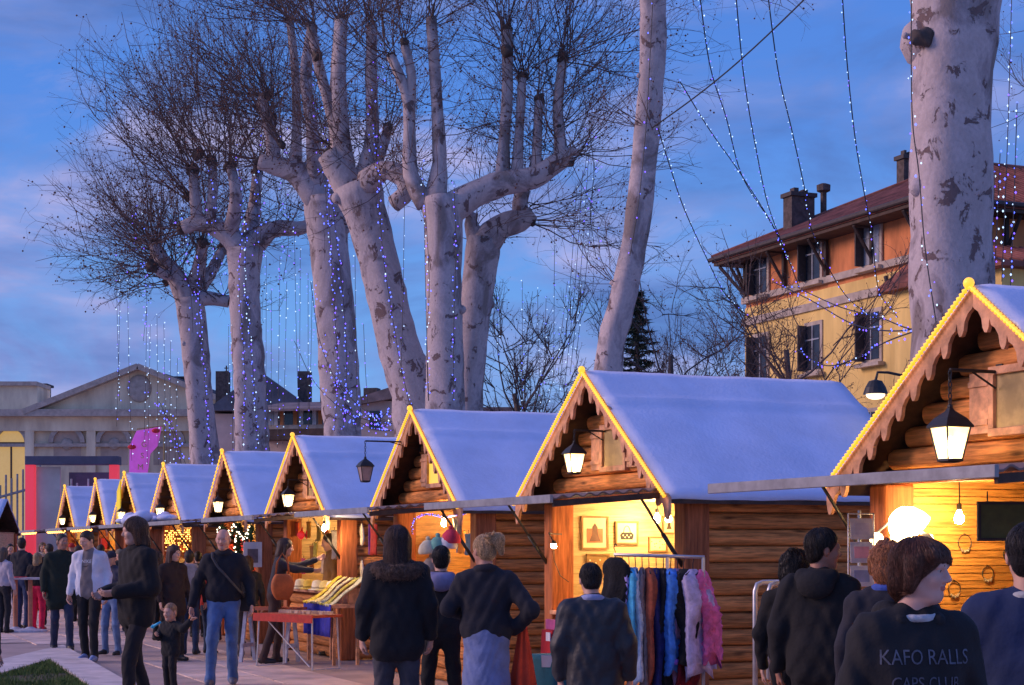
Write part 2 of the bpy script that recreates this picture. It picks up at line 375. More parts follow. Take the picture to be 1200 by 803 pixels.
    # roof: two board slopes each carrying white fleece
    for s in (-1, 1):
        f = lambda a, b, t: (s * a, b, ZA - SL * a - 0.03 + 0.03 * t)
        m = MB(); m.prism([(0, 0.03), (HW, 0.03), (HW, 2.74), (0, 2.74)], f); rf = m.build('roof_slope', M['roofwood'], root)
        m = MB(); nu, nv = 32, 22; vs = []; fs = []
        for i in range(nu + 1):
            for j in range(nv + 1):
                a = HW * 1.0 * i / nu; b = 0.0 + 2.76 * j / nv
                seam = (0.022 * math.exp(-((a - 0.40) / 0.035) ** 2) - 0.012 * math.exp(-((a - 0.47) / 0.03) ** 2)) * (1 if detail else 1)
                puff = 0.045 + 0.003 * math.sin(a * 9 + b * 3 + root_i) + 0.003 * math.sin(b * 7 + 2 * a + 2 * root_i) + seam + 0.002 * math.sin(17 * b + 5 * a * math.sin(3 * b))
                if i == nu: puff = 0.006 + 0.012 * math.sin(b * 5 + root_i)
                if j in (0, nv): puff -= 0.012
                vs.append((s * (a + puff * 0.35 * (1 if i else 0)), b, ZA - SL * a + puff))
        for i in range(nu):
            for j in range(nv): q = i * (nv + 1) + j; fs.append((q, q + 1, q + nv + 2, q + nv + 1))
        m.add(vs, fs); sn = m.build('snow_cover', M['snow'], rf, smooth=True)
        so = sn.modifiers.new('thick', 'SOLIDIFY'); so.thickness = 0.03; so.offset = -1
        if detail:
            bargeboard(s, M['board']).build('bargeboard', M['board'], root, bevel=0.004 if detail > 1 else 0)
        # rope light along the board
        pts = []; rr = []; Ls = math.hypot(HW, HW * SL); nb = int(Ls / (0.017 if detail > 1 else 0.05))
        for k in range(nb + 1):
            a = HW * k / nb
            pts.append((s * a, -0.030, ZA + 0.030 - SL * a)); rr.append(0.0195 if k % 2 else 0.0065)
        m = MB(); m.tube(pts, rr, 6); rl = m.build('rope_light', M['rope'], root, smooth=True)
    m = MB(); m.sphere((0, -0.03, ZA + 0.045), 0.035, 8, 6); m.build('rope_knot', M['rope'], root, smooth=True)
    # awning flap: tin sheet with waves, metal front rail, struts
    A0, A1, za0, za1 = Y0 - 0.02, Y0 - 1.24, CEIL + 0.055, CEIL - 0.045
    m = MB(); vs = []; fs = []; nv = 60
    for j in range(nv + 1):
        t = j / nv; y = A0 + (A1 - A0) * t; zz = za0 + (za1 - za0) * t + 0.013 * math.sin(t * 2 * math.pi * 10)
        vs += [(-1.45, y, zz), (1.45, y, zz), (-1.45, y, zz + 0.012), (1.45, y, zz + 0.012)]
    for j in range(nv):
        q = 4 * j; fs += [(q, q + 1, q + 5, q + 4), (q + 3, q + 2, q + 6, q + 7), (q + 2, q, q + 4, q + 6), (q + 1, q + 3, q + 7, q + 5)]
    fs += [(0, 2, 3, 1), (4 * nv, 4 * nv + 1, 4 * nv + 3, 4 * nv + 2)]
    m.add(vs, fs); aw = m.build('awning', M['tin'], root, smooth=False)
    m = MB(); m.box((0, A1 - 0.015, za1 - 0.005), (2.94, 0.03, 0.066)); m.build('front_rail', M['metal_grey'], aw, bevel=0.004)
    m = MB(); m.box((1.43, (A0 + A1) / 2, (za0 + za1) / 2 - 0.045), (0.03, 1.20, 0.05), rot=Matrix.Rotation(math.atan2(za0 - za1, A0 - A1), 3, 'X')); m.build('side_rail', M['roofwood'], aw)
    for s in (-1, 1):
        m = MB(); a = Vector((s * 1.40, A0 - 0.42, za1 + 0.05)); b = Vector((s * 1.38, Y0 - 0.01, 1.38)); c = a.lerp(b, 0.55)
        m.tube([a, c], 0.012, 8); m.tube([c, b], 0.019, 8); m.build('strut', M['black'], aw, smooth=True)
    return root
M['pane_warm'] = mat('curtained_pane', (0.42, 0.30, 0.13), 0.6, 0.25, 7)
M['pane_yellow'] = glow('yellow_lit_pane', (1.0, 0.62, 0.05), 0.75, (0.7, 0.5, 0.1))

def lantern(label, arm=0.38, lit=True, z=0.0, drop=0.16):
    """origin at the wall end of the bracket arm; hangs out along -Y"""
    root = empty('wall_lantern', (0, 0, 0), 0, label, 'lantern', 'lanterns on the chalet gables')
    m = MB(); m.tube([(0, 0.02, 0), (0, -arm, 0.0)], 0.011, 8); m.tube([(0, -0.02, -0.10), (0, -arm * 0.55, -0.005)], 0.007, 6); m.box((0, 0.012, -0.04), (0.06, 0.016, 0.18)); m.build('bracket', M['black'], root, smooth=False)
    m = MB(); zz = 0
    for k in range(int(drop / 0.035)):
        ring = [(0.011 * math.cos(t) * (k % 2), -arm + 0.011 * math.cos(t) * (1 - k % 2), -0.02 - 0.035 * k + 0.02 * math.sin(t)) for t in [2 * math.pi * q / 8 for q in range(9)]]
        m.tube(ring, 0.004, 5, cap=False)
    m.build('chain', M['black'], root)
    t = -drop
    m = MB(); m.lathe([(0.012, t + 0.02), (0.022, t), (0.03, t - 0.01), (0.10, t - 0.055), (0.142, t - 0.10), (0.142, t - 0.112)], (0, -arm, 0), 4); m.sphere((0, -arm, t + 0.015), 0.018, 8, 6); m.build('lamp_cap', M['black'], root)
    m = MB(); m.lathe([(0.118, t - 0.113), (0.070, t - 0.30)], (0, -arm, 0), 4); m.build('glass', M['lampglass' if lit else 'dimglass'], root)
    if lit: m = MB(); m.lathe([(0.012, t - 0.30), (0.014, t - 0.25), (0.030, t - 0.215), (0.024, t - 0.18), (0.006, t - 0.165)], (0, -arm, 0), 10); m.build('bulb', M['lampbulb'], root, smooth=True)
    m = MB()
    for k in range(4):
        a = 2 * math.pi * (k + 0.5) / 4; c, s_ = math.cos(a), math.sin(a)
        m.tube([(0.121 * c, -arm + 0.121 * s_, t - 0.11), (0.073 * c, -arm + 0.073 * s_, t - 0.305)], 0.006, 5)
    m.lathe([(0.075, t - 0.30), (0.08, t - 0.315), (0.05, t - 0.325)], (0, -arm, 0), 4); m.build('frame', M['black'], root)
    return root
M['dimglass'] = mat('unlit_lantern_glass', (0.45, 0.33, 0.30), 0.2, 0.2, 6)

def chalet_pos(px):
    Y = 14300.0 / (px + 240); return Vector(((px - 600) / F * Y, Y, 0))
APEX = [1140, 685, 483, 345, 262, 193, 147, 113, 77]
words = ['log chalet with a big stall lamp inside and jewellery hoops on its wall', 'log chalet with framed handbag pictures and a rack of knitwear outside',
         'log chalet with unlit lantern and blue light string across its opening', 'log chalet with blue cloth counter and red fish hanging in its opening',
         'log chalet with a green garland and white lights in its opening', 'log chalet with pink fleece on its awning and copper tinsel in its opening',
         'log chalet with a yellow cloth banner on its gable', 'small log chalet second from the far end of the row', 'last small log chalet at the far end of the row']
CH = []
for i, px in enumerate(APEX):
    r = make_chalet(words[i], 2 if i < 4 else 1, 'plank_orange' if i in (0, 2) else 'plank_pale', window='pane_yellow' if i == 2 else 'pane_warm')
    r.location = chalet_pos(px); r.rotation_euler = (0, 0, RZ + R([0, .3, -.5, .6, -.8, .5, 1.0, -1.0, .8][i])); CH.append(r)
def loc2w(i, x, y, z):
    p = CH[i].location; return Vector((p.x, p.y, 0)) + ROW * x + PERP * y + Vector((0, 0, z))
lw = ['lit iron lantern on the gable of the jewellery chalet', 'lit iron lantern on the gable of the knitwear chalet', 'unlit iron lantern hanging out from the blue light string chalet',
      'lit lantern on the gable of the blue counter chalet', 'lit lantern on the gable of the white garland chalet', 'lit lantern above the pink fleece awning', 'lit lantern beside the yellow cloth banner',
      'lit lantern on the second chalet from the far end', 'lit lantern on the last chalet of the row']
LZ = [2.62, 2.60, 2.78, 2.5, 2.5, 2.5, 2.5, 2.5, 2.5]
for i in range(9):
    l = lantern(lw[i], 0.36 if i != 2 else 0.78, i != 2, drop=0.14 if i not in (0, 2) else 0.24)
    l.location = loc2w(i, -0.05 if i != 2 else -0.40, Y0 - 0.03, LZ[i]); l.rotation_euler = (0, 0, RZ)
    if i: l.scale = (0.86, 0.86, 0.86)
# chalet across the walk, seen from its side
r = make_chalet('log chalet across the walk, its fleece roof side on', 1, 'plank_pale'); r.rotation_euler = (0, 0, R(0)); r.location = (0, 0, 0)
r.rotation_euler = (0, 0, R(-90)); r.location = (-19.75, 57.5, 0)
# ================================================================== trees
def bark_mat():
    m = bpy.data.materials.new('flaking_plane_bark'); m.use_nodes = True; t = m.node_tree; n = t.nodes; l = t.links; b = n['Principled BSDF']; b.inputs['Roughness'].default_value = 0.85; b.inputs['Specular IOR Level'].default_value = 0.2
    c = n.new('ShaderNodeTexCoord'); mp = n.new('ShaderNodeMapping'); mp.inputs['Scale'].default_value = (1, 1, 0.8); l.new(c.outputs['Object'], mp.inputs[0])
    def nz(sc, det, ro, dist=0.0, loc=None):
        q = n.new('ShaderNodeTexNoise'); q.inputs['Scale'].default_value = sc; q.inputs['Detail'].default_value = det; q.inputs['Roughness'].default_value = ro; q.inputs['Distortion'].default_value = dist; l.new(mp.outputs[0], q.inputs['Vector']); return q
    def ramp(src, st):
        r = n.new('ShaderNodeValToRGB'); l.new(src, r.inputs[0]); e = r.color_ramp.elements
        e[0].position, e[0].color = st[0][0], (*st[0][1], 1); e[1].position, e[1].color = st[-1][0], (*st[-1][1], 1)
        for p, cc in st[1:-1]: q = e.new(p); q.color = (*cc, 1)
        return r
    big = nz(1.3, 9, 0.62, 0.8); r1 = ramp(big.outputs['Fac'], [(0.38, (0.27, 0.22, 0.21)), (0.43, (0.37, 0.31, 0.32)), (0.50, (0.55, 0.465, 0.465)), (0.60, (0.47, 0.395, 0.39))])
    fl = nz(4.2, 10, 0.68, 0.6); r2 = ramp(fl.outputs['Fac'], [(0.395, (1, 1, 1)), (0.42, (0, 0, 0))])
    mx = n.new('ShaderNodeMix'); mx.data_type = 'RGBA'; l.new(r2.outputs[0], mx.inputs[0]); l.new(r1.outputs[0], mx.inputs[6]); mx.inputs[7].default_value = (0.19, 0.13, 0.125, 1)
    fi = nz(26, 6, 0.6); mr = n.new('ShaderNodeMapRange'); mr.inputs['To Min'].default_value = 0.72; mr.inputs['To Max'].default_value = 1.25; l.new(fi.outputs['Fac'], mr.inputs['Value'])
    vm = n.new('ShaderNodeVectorMath'); vm.operation = 'SCALE'; l.new(mx.outputs[2], vm.inputs[0]); l.new(mr.outputs[0], vm.inputs['Scale']); l.new(vm.outputs[0], b.inputs['Base Color'])
    sb = n.new('ShaderNodeMath'); sb.operation = 'MULTIPLY_ADD'; sb.inputs[1].default_value = -0.5; l.new(r2.outputs[0], sb.inputs[0]); l.new(big.outputs['Fac'], sb.inputs[2])
    ad = n.new('ShaderNodeMath'); ad.operation = 'MULTIPLY_ADD'; ad.inputs[1].default_value = 0.4; l.new(fi.outputs['Fac'], ad.inputs[0]); l.new(sb.outputs[0], ad.inputs[2])
    bn = n.new('ShaderNodeBump'); bn.inputs['Strength'].default_value = 0.7; bn.inputs['Distance'].default_value = 0.03; l.new(ad.outputs[0], bn.inputs['Height']); l.new(bn.outputs[0], b.inputs['Normal'])
    return m
M['bark'] = bark_mat()
M['bark_dark'] = mat('dark_bark', (0.085, 0.062, 0.055), 0.85, 0.4, 6, bump=0.3)
M['twig'] = mat('brown_twig', (0.125, 0.078, 0.07), 0.85, 0.35, 3)
M['twig_blue'] = mat('grey_twig', (0.06, 0.05, 0.06), 0.85, 0.35, 3)
M['seed'] = mat('dry_seed_ball', (0.13, 0.045, 0.028), 0.9, 0.4, 8)
M['needle'] = mat('dark_conifer_needle', (0.014, 0.035, 0.025), 0.8, 0.4, 5)

def tubes_np(name, lines, n, mt, parent):
    """many polylines [(pts(k,3), r0, r1)] as one mesh of n-sided tubes"""
    V = []; Q = []; base = 0
    ang = np.arange(n) * 2 * np.pi / n; ca, sa = np.cos(ang), np.sin(ang)
    for pts, r0, r1 in lines:
        k = len(pts); d = np.gradient(pts, axis=0); d /= np.linalg.norm(d, axis=1)[:, None] + 1e-9
        ref = np.array([0.31, 0.87, 0.38]) if abs(d[0] @ np.array([0.31, 0.87, 0.38])) < 0.9 else np.array([0.9, -0.3, 0.2])
        u = np.cross(d, ref); u /= np.linalg.norm(u, axis=1)[:, None] + 1e-9; w = np.cross(d, u)
        r = np.linspace(r0, r1, k)[:, None, None]
        ring = pts[:, None, :] + r * (u[:, None, :] * ca[None, :, None] + w[:, None, :] * sa[None, :, None])
        V.append(ring.reshape(-1, 3))
        i = np.arange(k - 1)[:, None] * n; j = np.arange(n)[None, :]; j2 = (j + 1) % n
        Q.append(np.stack([base + i + j, base + i + j2, base + i + n + j2, base + i + n + j], -1).reshape(-1, 4)); base += k * n
    return np_mesh(name, np.concatenate(V), np.concatenate(Q), mt, parent)
def np_mesh(name, V, Q, mts, parent=None, smooth=True, mi=None):
    me = bpy.data.meshes.new(name); k = Q.shape[1]
    me.vertices.add(len(V)); me.vertices.foreach_set('co', V.astype(np.float32).ravel())
    me.loops.add(Q.size); me.loops.foreach_set('vertex_index', Q.astype(np.int32).ravel())
    me.polygons.add(len(Q)); me.polygons.foreach_set('loop_start', np.arange(len(Q), dtype=np.int32) * k)
    if smooth: me.polygons.foreach_set('use_smooth', np.ones(len(Q), dtype=bool))
    for m in (mts if isinstance(mts, (list, tuple)) else [mts]): me.materials.append(m)
    if mi is not None: me.polygons.foreach_set('material_index', mi.astype(np.int32))
    me.update(calc_edges=True); me.validate()
    return link(name, me, parent)
def octas(name, C, r, mt, parent, rg):
    C = np.asarray(C); n = len(C); rr = r * rg.uniform(0.5, 1.4, (n, 1))
    D = np.array([(1, 0, 0), (0, 1, 0), (-1, 0, 0), (0, -1, 0), (0, 0, 1), (0, 0, -1)], float)
    V = (C[:, None, :] + D[None] * rr[:, None, :]).reshape(-1, 3)
    T = np.array([(0, 1, 4), (1, 2, 4), (2, 3, 4), (3, 0, 4), (1, 0, 5), (2, 1, 5), (3, 2, 5), (0, 3, 5)])
    Q = (np.arange(n)[:, None, None] * 6 + T[None]).reshape(-1, 3)
    return np_mesh(name, V, Q, mt, parent, smooth=False)
def grow(p, d, length, seg, rg, wob=0.10, up=0.05, arch=0.0):
    pts = [p]; d = d / np.linalg.norm(d); st = length / seg
    for k in range(seg):
        d = d + rg.normal(0, wob, 3) + np.array([0, 0, up - arch * k]); d /= np.linalg.norm(d)
        p = p + d * st; pts.append(p)
    return np.array(pts), d
def limb_mesh(mb, pts, rad, n=14, seed=0, knob=0.0):
    """smooth organic limb through control points: Catmull-Rom, uneven radius"""
    rs = random.Random(seed); P4 = [Vector(pts[0]) * 2 - Vector(pts[1])] + [Vector(p) for p in pts] + [Vector(pts[-1]) * 2 - Vector(pts[-2])]
    out = []; rr = []
    for i in range(1, len(P4) - 2):
        a, b, c, d = P4[i - 1:i + 3]; k = max(3, int((c - b).length / 0.22))
        for j in range(k):
            t = j / k
            out.append(0.5 * ((2 * b) + (c - a) * t + (2 * a - 5 * b + 4 * c - d) * t * t + (3 * b - a - 3 * c + d) * t ** 3))
            rr.append((rad[i - 1] + (rad[i] - rad[i - 1]) * t) * (1 + rs.uniform(-0.045, 0.045)))
    out.append(P4[-2]); rr.append(rad[-1])
    b = len(mb.v); mb.tube(out, rr, n)
    nv = len(mb.v) - b
    for q in range(nv):                                   # lobed, fluted section
        r_i = q // n; k = q % n; c = out[r_i]; v = Vector(mb.v[b + q])
        s = 1 + 0.03 * math.sin(v.x * 9 + v.z * 7) * math.sin(v.y * 8 - v.z * 5 + seed) + 0.05 * math.sin(3 * 2 * math.pi * k / n + r_i * 0.13 + seed) + 0.035 * math.sin(5 * 2 * math.pi * k / n - r_i * 0.21 + seed * 2)
        mb.v[b + q] = tuple(c + (v - c) * s)
    return out

def along(pts, t):
    k = len(pts) - 1; i = min(k - 1, int(t * k)); f = t * k - i
    return pts[i] * (1 - f) + pts[i + 1] * f
def shoots_from(lines, tips, p, rg, n, length, r, outdir, spread, sub=7, up=0.07, bias=None):
    """a pollard knuckle: crooked shoots that fork again and again"""
    for _ in range(n):
        d = np.array(outdir) + rg.normal(0, spread, 3)
        L_ = length * rg.uniform(0.45, 1.1)
        pts, d1 = grow(p + rg.normal(0, 0.07, 3), d, L_, 6, rg, 0.17, up)
        rr = r * rg.uniform(0.6, 1.15); lines[1].append((pts, rr, rr * 0.30)); axes = [(pts, L_, rr)]
        for _f in range(rg.integers(1, 3)):                     # forks
            t = rg.uniform(0.2, 0.6); q = along(pts, t); l2 = L_ * rg.uniform(0.35, 0.7)
            p2, _ = grow(q, (pts[-1] - pts[0]) / L_ + rg.normal(0, 0.42, 3), l2, 5, rg, 0.17, up); lines[1].append((p2, rr * 0.62, rr * 0.25)); axes.append((p2, l2, rr * 0.7))
        for ax, la, ra in axes:
            for k in range(max(2, int(sub * 0.62 * la / L_ * rg.uniform(0.7, 1.3)) + 1)):
                t = rg.uniform(0.12, 1.0); q = along(ax, t); l2 = min(1.1, la * rg.uniform(0.16, 0.42) * (1.25 - 0.5 * t))
                p2, _ = grow(q, (ax[-1] - ax[0]) / la + rg.normal(0, 0.8, 3) + np.array([0, 0, 0.1]), l2, 3, rg, 0.22, 0.05); r2 = ra * 0.38
                lines[2].append((p2, r2, r2 * 0.4))
                for j in range(rg.integers(1, 4)):
                    p3, _ = grow(along(p2, rg.uniform(0.25, 1)), (p2[-1] - p2[0]) / l2 + rg.normal(0, 0.85, 3), l2 * rg.uniform(0.3, 0.7), 2, rg, 0.25, 0.03)
                    lines[2].append((p3, r2 * 0.55, r2 * 0.3))
                    if rg.random() < 0.6: tips.append(p3[-1])
                if rg.random() < 0.5: tips.append(p2[-1])

def plane_tree(label, Y, limbs, heads, seed, dens=1.0, tw=0.0155, length=2.6, seeds=0.019, side=1.0):
    """limbs: list of [(px,py,width_px[,dY])...]; heads: [(px,py,dY,dirx,dirz,n,len)]"""
    rg = np.random.default_rng(seed); w = lambda x, y, dY=0: P(x, y, Y + dY)
    first = limbs[0][0]; base = w(first[0], first[1]); base.z = 0
    root = empty('plane_tree', (base.x, base.y, 0), 0, label, 'tree', 'pollarded plane trees behind the chalets')
    off = np.array((base.x, base.y, 0))
    mb = MB()
    for i, lm in enumerate(limbs):
        pts = [w(*(q[0], q[1], q[3] if len(q) > 3 else 0)) - Vector(off) for q in lm]; rad = [q[2] / 2 / F * (Y + (q[3] if len(q) > 3 else 0)) for q in lm]
        if i == 0 or len(lm[0]) > 4:
            pts = [Vector((pts[0].x, pts[0].y, -0.05)), Vector((pts[0].x, pts[0].y, pts[0].z * 0.25))] + pts; rad = [rad[0] * 1.35, rad[0] * 1.05] + rad
        limb_mesh(mb, pts, rad, 18 if i == 0 else 12, seed + i)
        for _ in range(3):                                     # burrs
            if i and rg.random() < 0.5: continue
            k = rg.integers(2, len(pts)); q = pts[k - 1].lerp(pts[k], rg.random()); a = rg.uniform(0, 6.28); r_ = rad[k] * 0.95
            mb.sphere((q.x + r_ * math.cos(a), q.y + r_ * math.sin(a), q.z), rad[k] * rg.uniform(0.15, 0.3), 8, 6)
    mb.build('trunk', M['bark'], root, smooth=True, fix=False)
    lines = {1: [], 2: []}; tips = []
    for h in heads:
        px, py, dY, dx, dz, n, ln = h
        p = np.array(w(px, py, dY)) - off
        kn = MB(); kr = 0.10 * rg.uniform(0.8, 1.3) * Y / 36; kn.sphere(tuple(p), kr, 14, 10)
        kn.v = [tuple(p + (np.array(v_) - p) * (1 + 0.30 * math.sin(v_[0] * 31 + seed) * math.sin(v_[2] * 37) + 0.2 * math.sin(v_[1] * 43 + v_[2] * 19))) for v_ in kn.v]; kn.build('pollard_head', M['bark_dark'], root, smooth=True)
        shoots_from(lines, tips, p, rg, max(2, int(n * dens * 0.88)), length * ln, tw * Y / 36, (dx, rg.normal(0, 0.2), dz), 0.50, sub=12)
    for lm in limbs[1:]:                                     # side shoots along the poles
        for k in range(1, len(lm)):
            if lm[k][2] > 24: continue
            for _ in range(int(5 * side)):
                t = rg.random(); a, b = lm[k - 1], lm[k]
                p = np.array(w(a[0] + (b[0] - a[0]) * t, a[1] + (b[1] - a[1]) * t, b[3] if len(b) > 3 else 0)) - off
                sx = rg.choice([-1, 1]); shoots_from(lines, tips, p, rg, 1, length * 0.8, tw * 0.8 * Y / 36, (sx * rg.uniform(.5, 1), rg.normal(0, .5), rg.uniform(.0, .8)), 0.3, sub=6)
    if lines[1]:
        cr = tubes_np('crown', lines[1], 3, M['twig'], root)
        tubes_np('twig', lines[2], 3, M['twig'], root)['kind'] = 'stuff'
        sel = [t for t in tips if rg.random() < 0.55]
        if seeds and sel: octas('seed_ball', sel, seeds * Y / 36, M['seed'], root, rg)['kind'] = 'stuff'
    return root

# T1 far left
plane_tree('leftmost plane tree, its crown leaning over the pediment building', 49, [
    [(240, 548, 34), (234, 470, 32), (228, 400, 31), (222, 350, 33)],
    [(222, 355, 28), (205, 322, 22), (186, 300, 16), (180, 285, 12)], [(222, 355, 26), (232, 318, 18), (238, 285, 12, -.5)],
    [(224, 352, 22), (244, 350, 16), (268, 354, 14)], [(225, 350, 20), (250, 315, 14, .5), (262, 290, 10, 1)], [(205, 322, 14), (192, 322, 11, -.6), (178, 312, 8, -1)]],
    [(180, 285, 0, -.45, .9, 18, 1.25), (178, 312, -1, -.9, .45, 11, 1.0), (186, 300, 0, -.75, .8, 13, 1.2), (238, 285, -.5, .05, 1, 12, 1.1), (268, 354, 0, .3, .5, 5, .7), (262, 290, 1, .3, .9, 8, 1),
     (205, 318, 0, -.8, .9, 10, 1.2), (195, 330, 1, -.9, .15, 8, .8), (186, 300, .5, -.9, .9, 10, 1.35)], 11, length=3.2)
# T2
plane_tree('tall straight plane tree wound with white and blue lights', 44, [
    [(295, 532, 40), (292, 440, 38), (288, 350, 36), (288, 292, 42)],
    [(288, 300, 30), (262, 272, 24), (232, 262, 20), (214, 268, 16)], [(288, 300, 28), (318, 270, 20), (350, 268, 16), (366, 262, 13)],
    [(232, 262, 16), (228, 225, 12), (226, 200, 10)], [(246, 264, 14), (250, 215, 11), (248, 190, 10)], [(290, 290, 22), (298, 245, 16, 1), (302, 200, 11, 1)], [(270, 275, 18), (276, 230, 14, -1), (270, 195, 11, -1)]],
    [(226, 200, 0, -.6, 1, 18, 1.35), (248, 190, 0, -.25, 1, 16, 1.3), (214, 268, 0, -1, .25, 12, 1.1), (302, 200, 1, .15, 1, 14, 1.3), (270, 195, -1, -.15, 1, 16, 1.35), (366, 262, 0, .6, .6, 6, .8),
     (220, 230, .5, -.95, .7, 14, 1.4), (232, 180, -.5, -.6, 1.0, 12, 1.4)], 12, length=3.1)
# T3
plane_tree('stout plane tree with dark patched bark and bent limb', 38, [
    [(402, 512, 44), (397, 430, 45), (392, 350, 45), (384, 262, 46), (382, 232, 50)],
    [(378, 238, 40), (350, 205, 30), (322, 195, 22), (304, 190, 18)], [(322, 197, 20), (318, 160, 14), (308, 120, 12), (312, 112, 10)], [(345, 205, 18), (348, 150, 11), (346, 80, 10), (340, 24, 9)],
    [(384, 232, 30), (396, 170, 22, .5), (395, 100, 17, .5), (400, 22, 15, .5)], [(372, 225, 24), (366, 150, 15, -.5), (358, 90, 14, -.5), (366, 30, 12, -.5)]],
    [(312, 112, 0, -.75, .9, 26, 1.3), (304, 190, 0, -1, .35, 13, 1.2), (340, 24, 0, -.6, 1, 18, 1.1), (400, 22, .5, 0, 1, 12, .9), (366, 30, -.5, -.5, 1, 14, 1.1), (318, 140, .5, -1, .7, 16, 1.4), (330, 170, -.5, -.8, .6, 10, 1.2)], 13, length=3.0)
# T4
plane_tree('leaning plane tree whose trunk slants to the ridge', 33.5, [
    [(492, 482, 62), (470, 410, 50), (448, 320, 46), (432, 262, 48), (418, 218, 58)],
    [(412, 225, 40), (398, 200, 34), (384, 180, 26)], [(405, 205, 26), (400, 150, 19), (398, 90, 17), (400, 24, 15)], [(425, 215, 24), (436, 160, 16), (435, 90, 14), (436, 28, 13)], [(398, 200, 20), (392, 150, 13, .6), (372, 70, 12, .6), (364, 30, 10, .6)],
    [(430, 215, 30, -.3), (450, 200, 22, -.6), (472, 208, 24, -.8), (476, 226, 22, -.9), (462, 240, 20, -1)], [(436, 205, 16), (450, 165, 12), (455, 148, 10)]],
    [(400, 24, 0, 0, 1, 15, .9), (436, 28, 0, .05, 1, 14, .9), (364, 30, .6, -.4, 1, 12, 1), (455, 148, 0, .25, 1, 10, .8), (384, 180, 0, -.6, .8, 8, .8), (372, 66, .3, -.6, .9, 8, 1)], 14, length=2.9)
# T5 and its twin
plane_tree('plane tree with upright poles on a wide curving arm', 31.5, [
    [(522, 482, 46), (522, 400, 42), (520, 320, 42), (520, 262, 44), (518, 232, 52)],
    [(520, 250, 40), (555, 228, 32), (590, 214, 30), (625, 208, 26), (650, 192, 22), (668, 180, 20)],
    [(510, 235, 28), (515, 190, 17), (512, 120, 14), (506, 30, 13), (506, 22, 11)], [(500, 240, 24), (482, 205, 19), (480, 150, 14), (476, 110, 13), (458, 66, 11)], [(480, 140, 12), (482, 90, 11), (474, 52, 10)],
    [(588, 216, 20), (590, 170, 13), (594, 110, 13), (594, 36, 13)], [(605, 212, 16), (608, 160, 11), (612, 92, 10)], [(628, 205, 14), (630, 160, 11), (632, 118, 11)], [(658, 186, 18), (656, 160, 14), (654, 120, 12), (660, 68, 11)],
    [(660, 184, 18), (671, 180, 17), (672, 182, 10)]],
    [(506, 24, 0, 0, 1, 13, .95), (458, 66, 0, -.5, 1, 12, .9), (474, 50, 0, 0, 1, 12, .9), (594, 36, 0, 0, 1, 14, 1.05), (612, 90, 0, .1, 1, 13, 1.05), (632, 116, 0, .4, .9, 10, .9), (660, 68, 0, .6, .9, 24, 1.35), (654, 120, 0, .9, .8, 12, 1.2), (612, 92, 0.3, .3, 1, 8, 1.2), (594, 60, -.3, -.5, 1, 8, 1.1),
     (668, 178, 0, 1, .35, 8, .9), (655, 150, 0, .9, .7, 8, .85), (668, 190, 0, .7, -.25, 6, .9)], 15, length=2.7)
plane_tree('dark barked plane tree forking out beside the pale one', 33, [
    [(548, 478, 36), (552, 400, 38), (560, 330, 38), (566, 280, 40)],
    [(564, 290, 38), (586, 266, 30), (610, 258, 27), (622, 248, 22)], [(612, 258, 20), (610, 238, 19), (614, 222, 16)], [(560, 285, 24), (552, 262, 16), (556, 250, 10)]],
    [(622, 258, 0, 1, -.15, 6, 1.05), (620, 250, 0, 1, .2, 6, .95), (614, 222, 0, .4, 1, 5, .6)], 16, dens=1, length=2.7)
# T6
plane_tree('slim leaning plane tree behind the knitwear chalet', 25, [
    [(713, 436, 33), (728, 360, 32), (742, 290, 30), (750, 230, 31), (757, 160, 30), (762, 100, 29), (765, 40, 31), (764, -30, 33), (760, -120, 28)],
    [(757, 165, 17), (765, 158, 13), (768, 157, 8)], [(730, 330, 14), (719, 332, 9), (716, 334, 5)], [(764, -30, 20), (800, -60, 14, -1), (828, -50, 10, -2)]],
    [(828, -50, -2, .6, -.75, 9, .9), (800, -55, -1, .5, -.5, 6, .8), (740, -60, 0, -.8, .1, 10, .9)], 17, length=1.9)
# T7
plane_tree('thick pale plane trunk rising behind the nearest chalet', 17.2, [
    [(1118, 430, 97), (1114, 330, 96), (1114, 220, 95), (1114, 120, 94), (1118, 20, 99), (1122, -60, 110), (1125, -160, 118)],
    [(1104, 52, 84), (1080, 48, 62), (1066, 46, 46), (1058, 45, 26)], [(1150, -120, 70), (1200, -200, 50), (1270, -260, 40)], [(1105, -130, 70), (1040, -210, 45), (990, -260, 35)]],
    [(990, -230, 0, -.3, -1.0, 5, .8), (1190, -60, 2, .9, -.6, 7, .9), (1215, 40, 2, -.7, -.5, 4, .8), (1225, 120, 2, -.9, -.1, 5, .7)], 18, length=2.3)

_t7 = [o for o in bpy.data.objects if o.name.startswith('plane_tree')][-1]
m = MB(); q = P(1081, 44, 16.90) - _t7.location; m.sphere(tuple(q), (.13, .07, .095), 18, 12); m.v = [(x * 1, y + .02 * math.sin(40 * x) * math.sin(33 * z), z + .015 * math.sin(37 * x + 20 * z)) for x, y, z in m.v]; m.build('burr', M['bark_dark'], _t7, smooth=True)
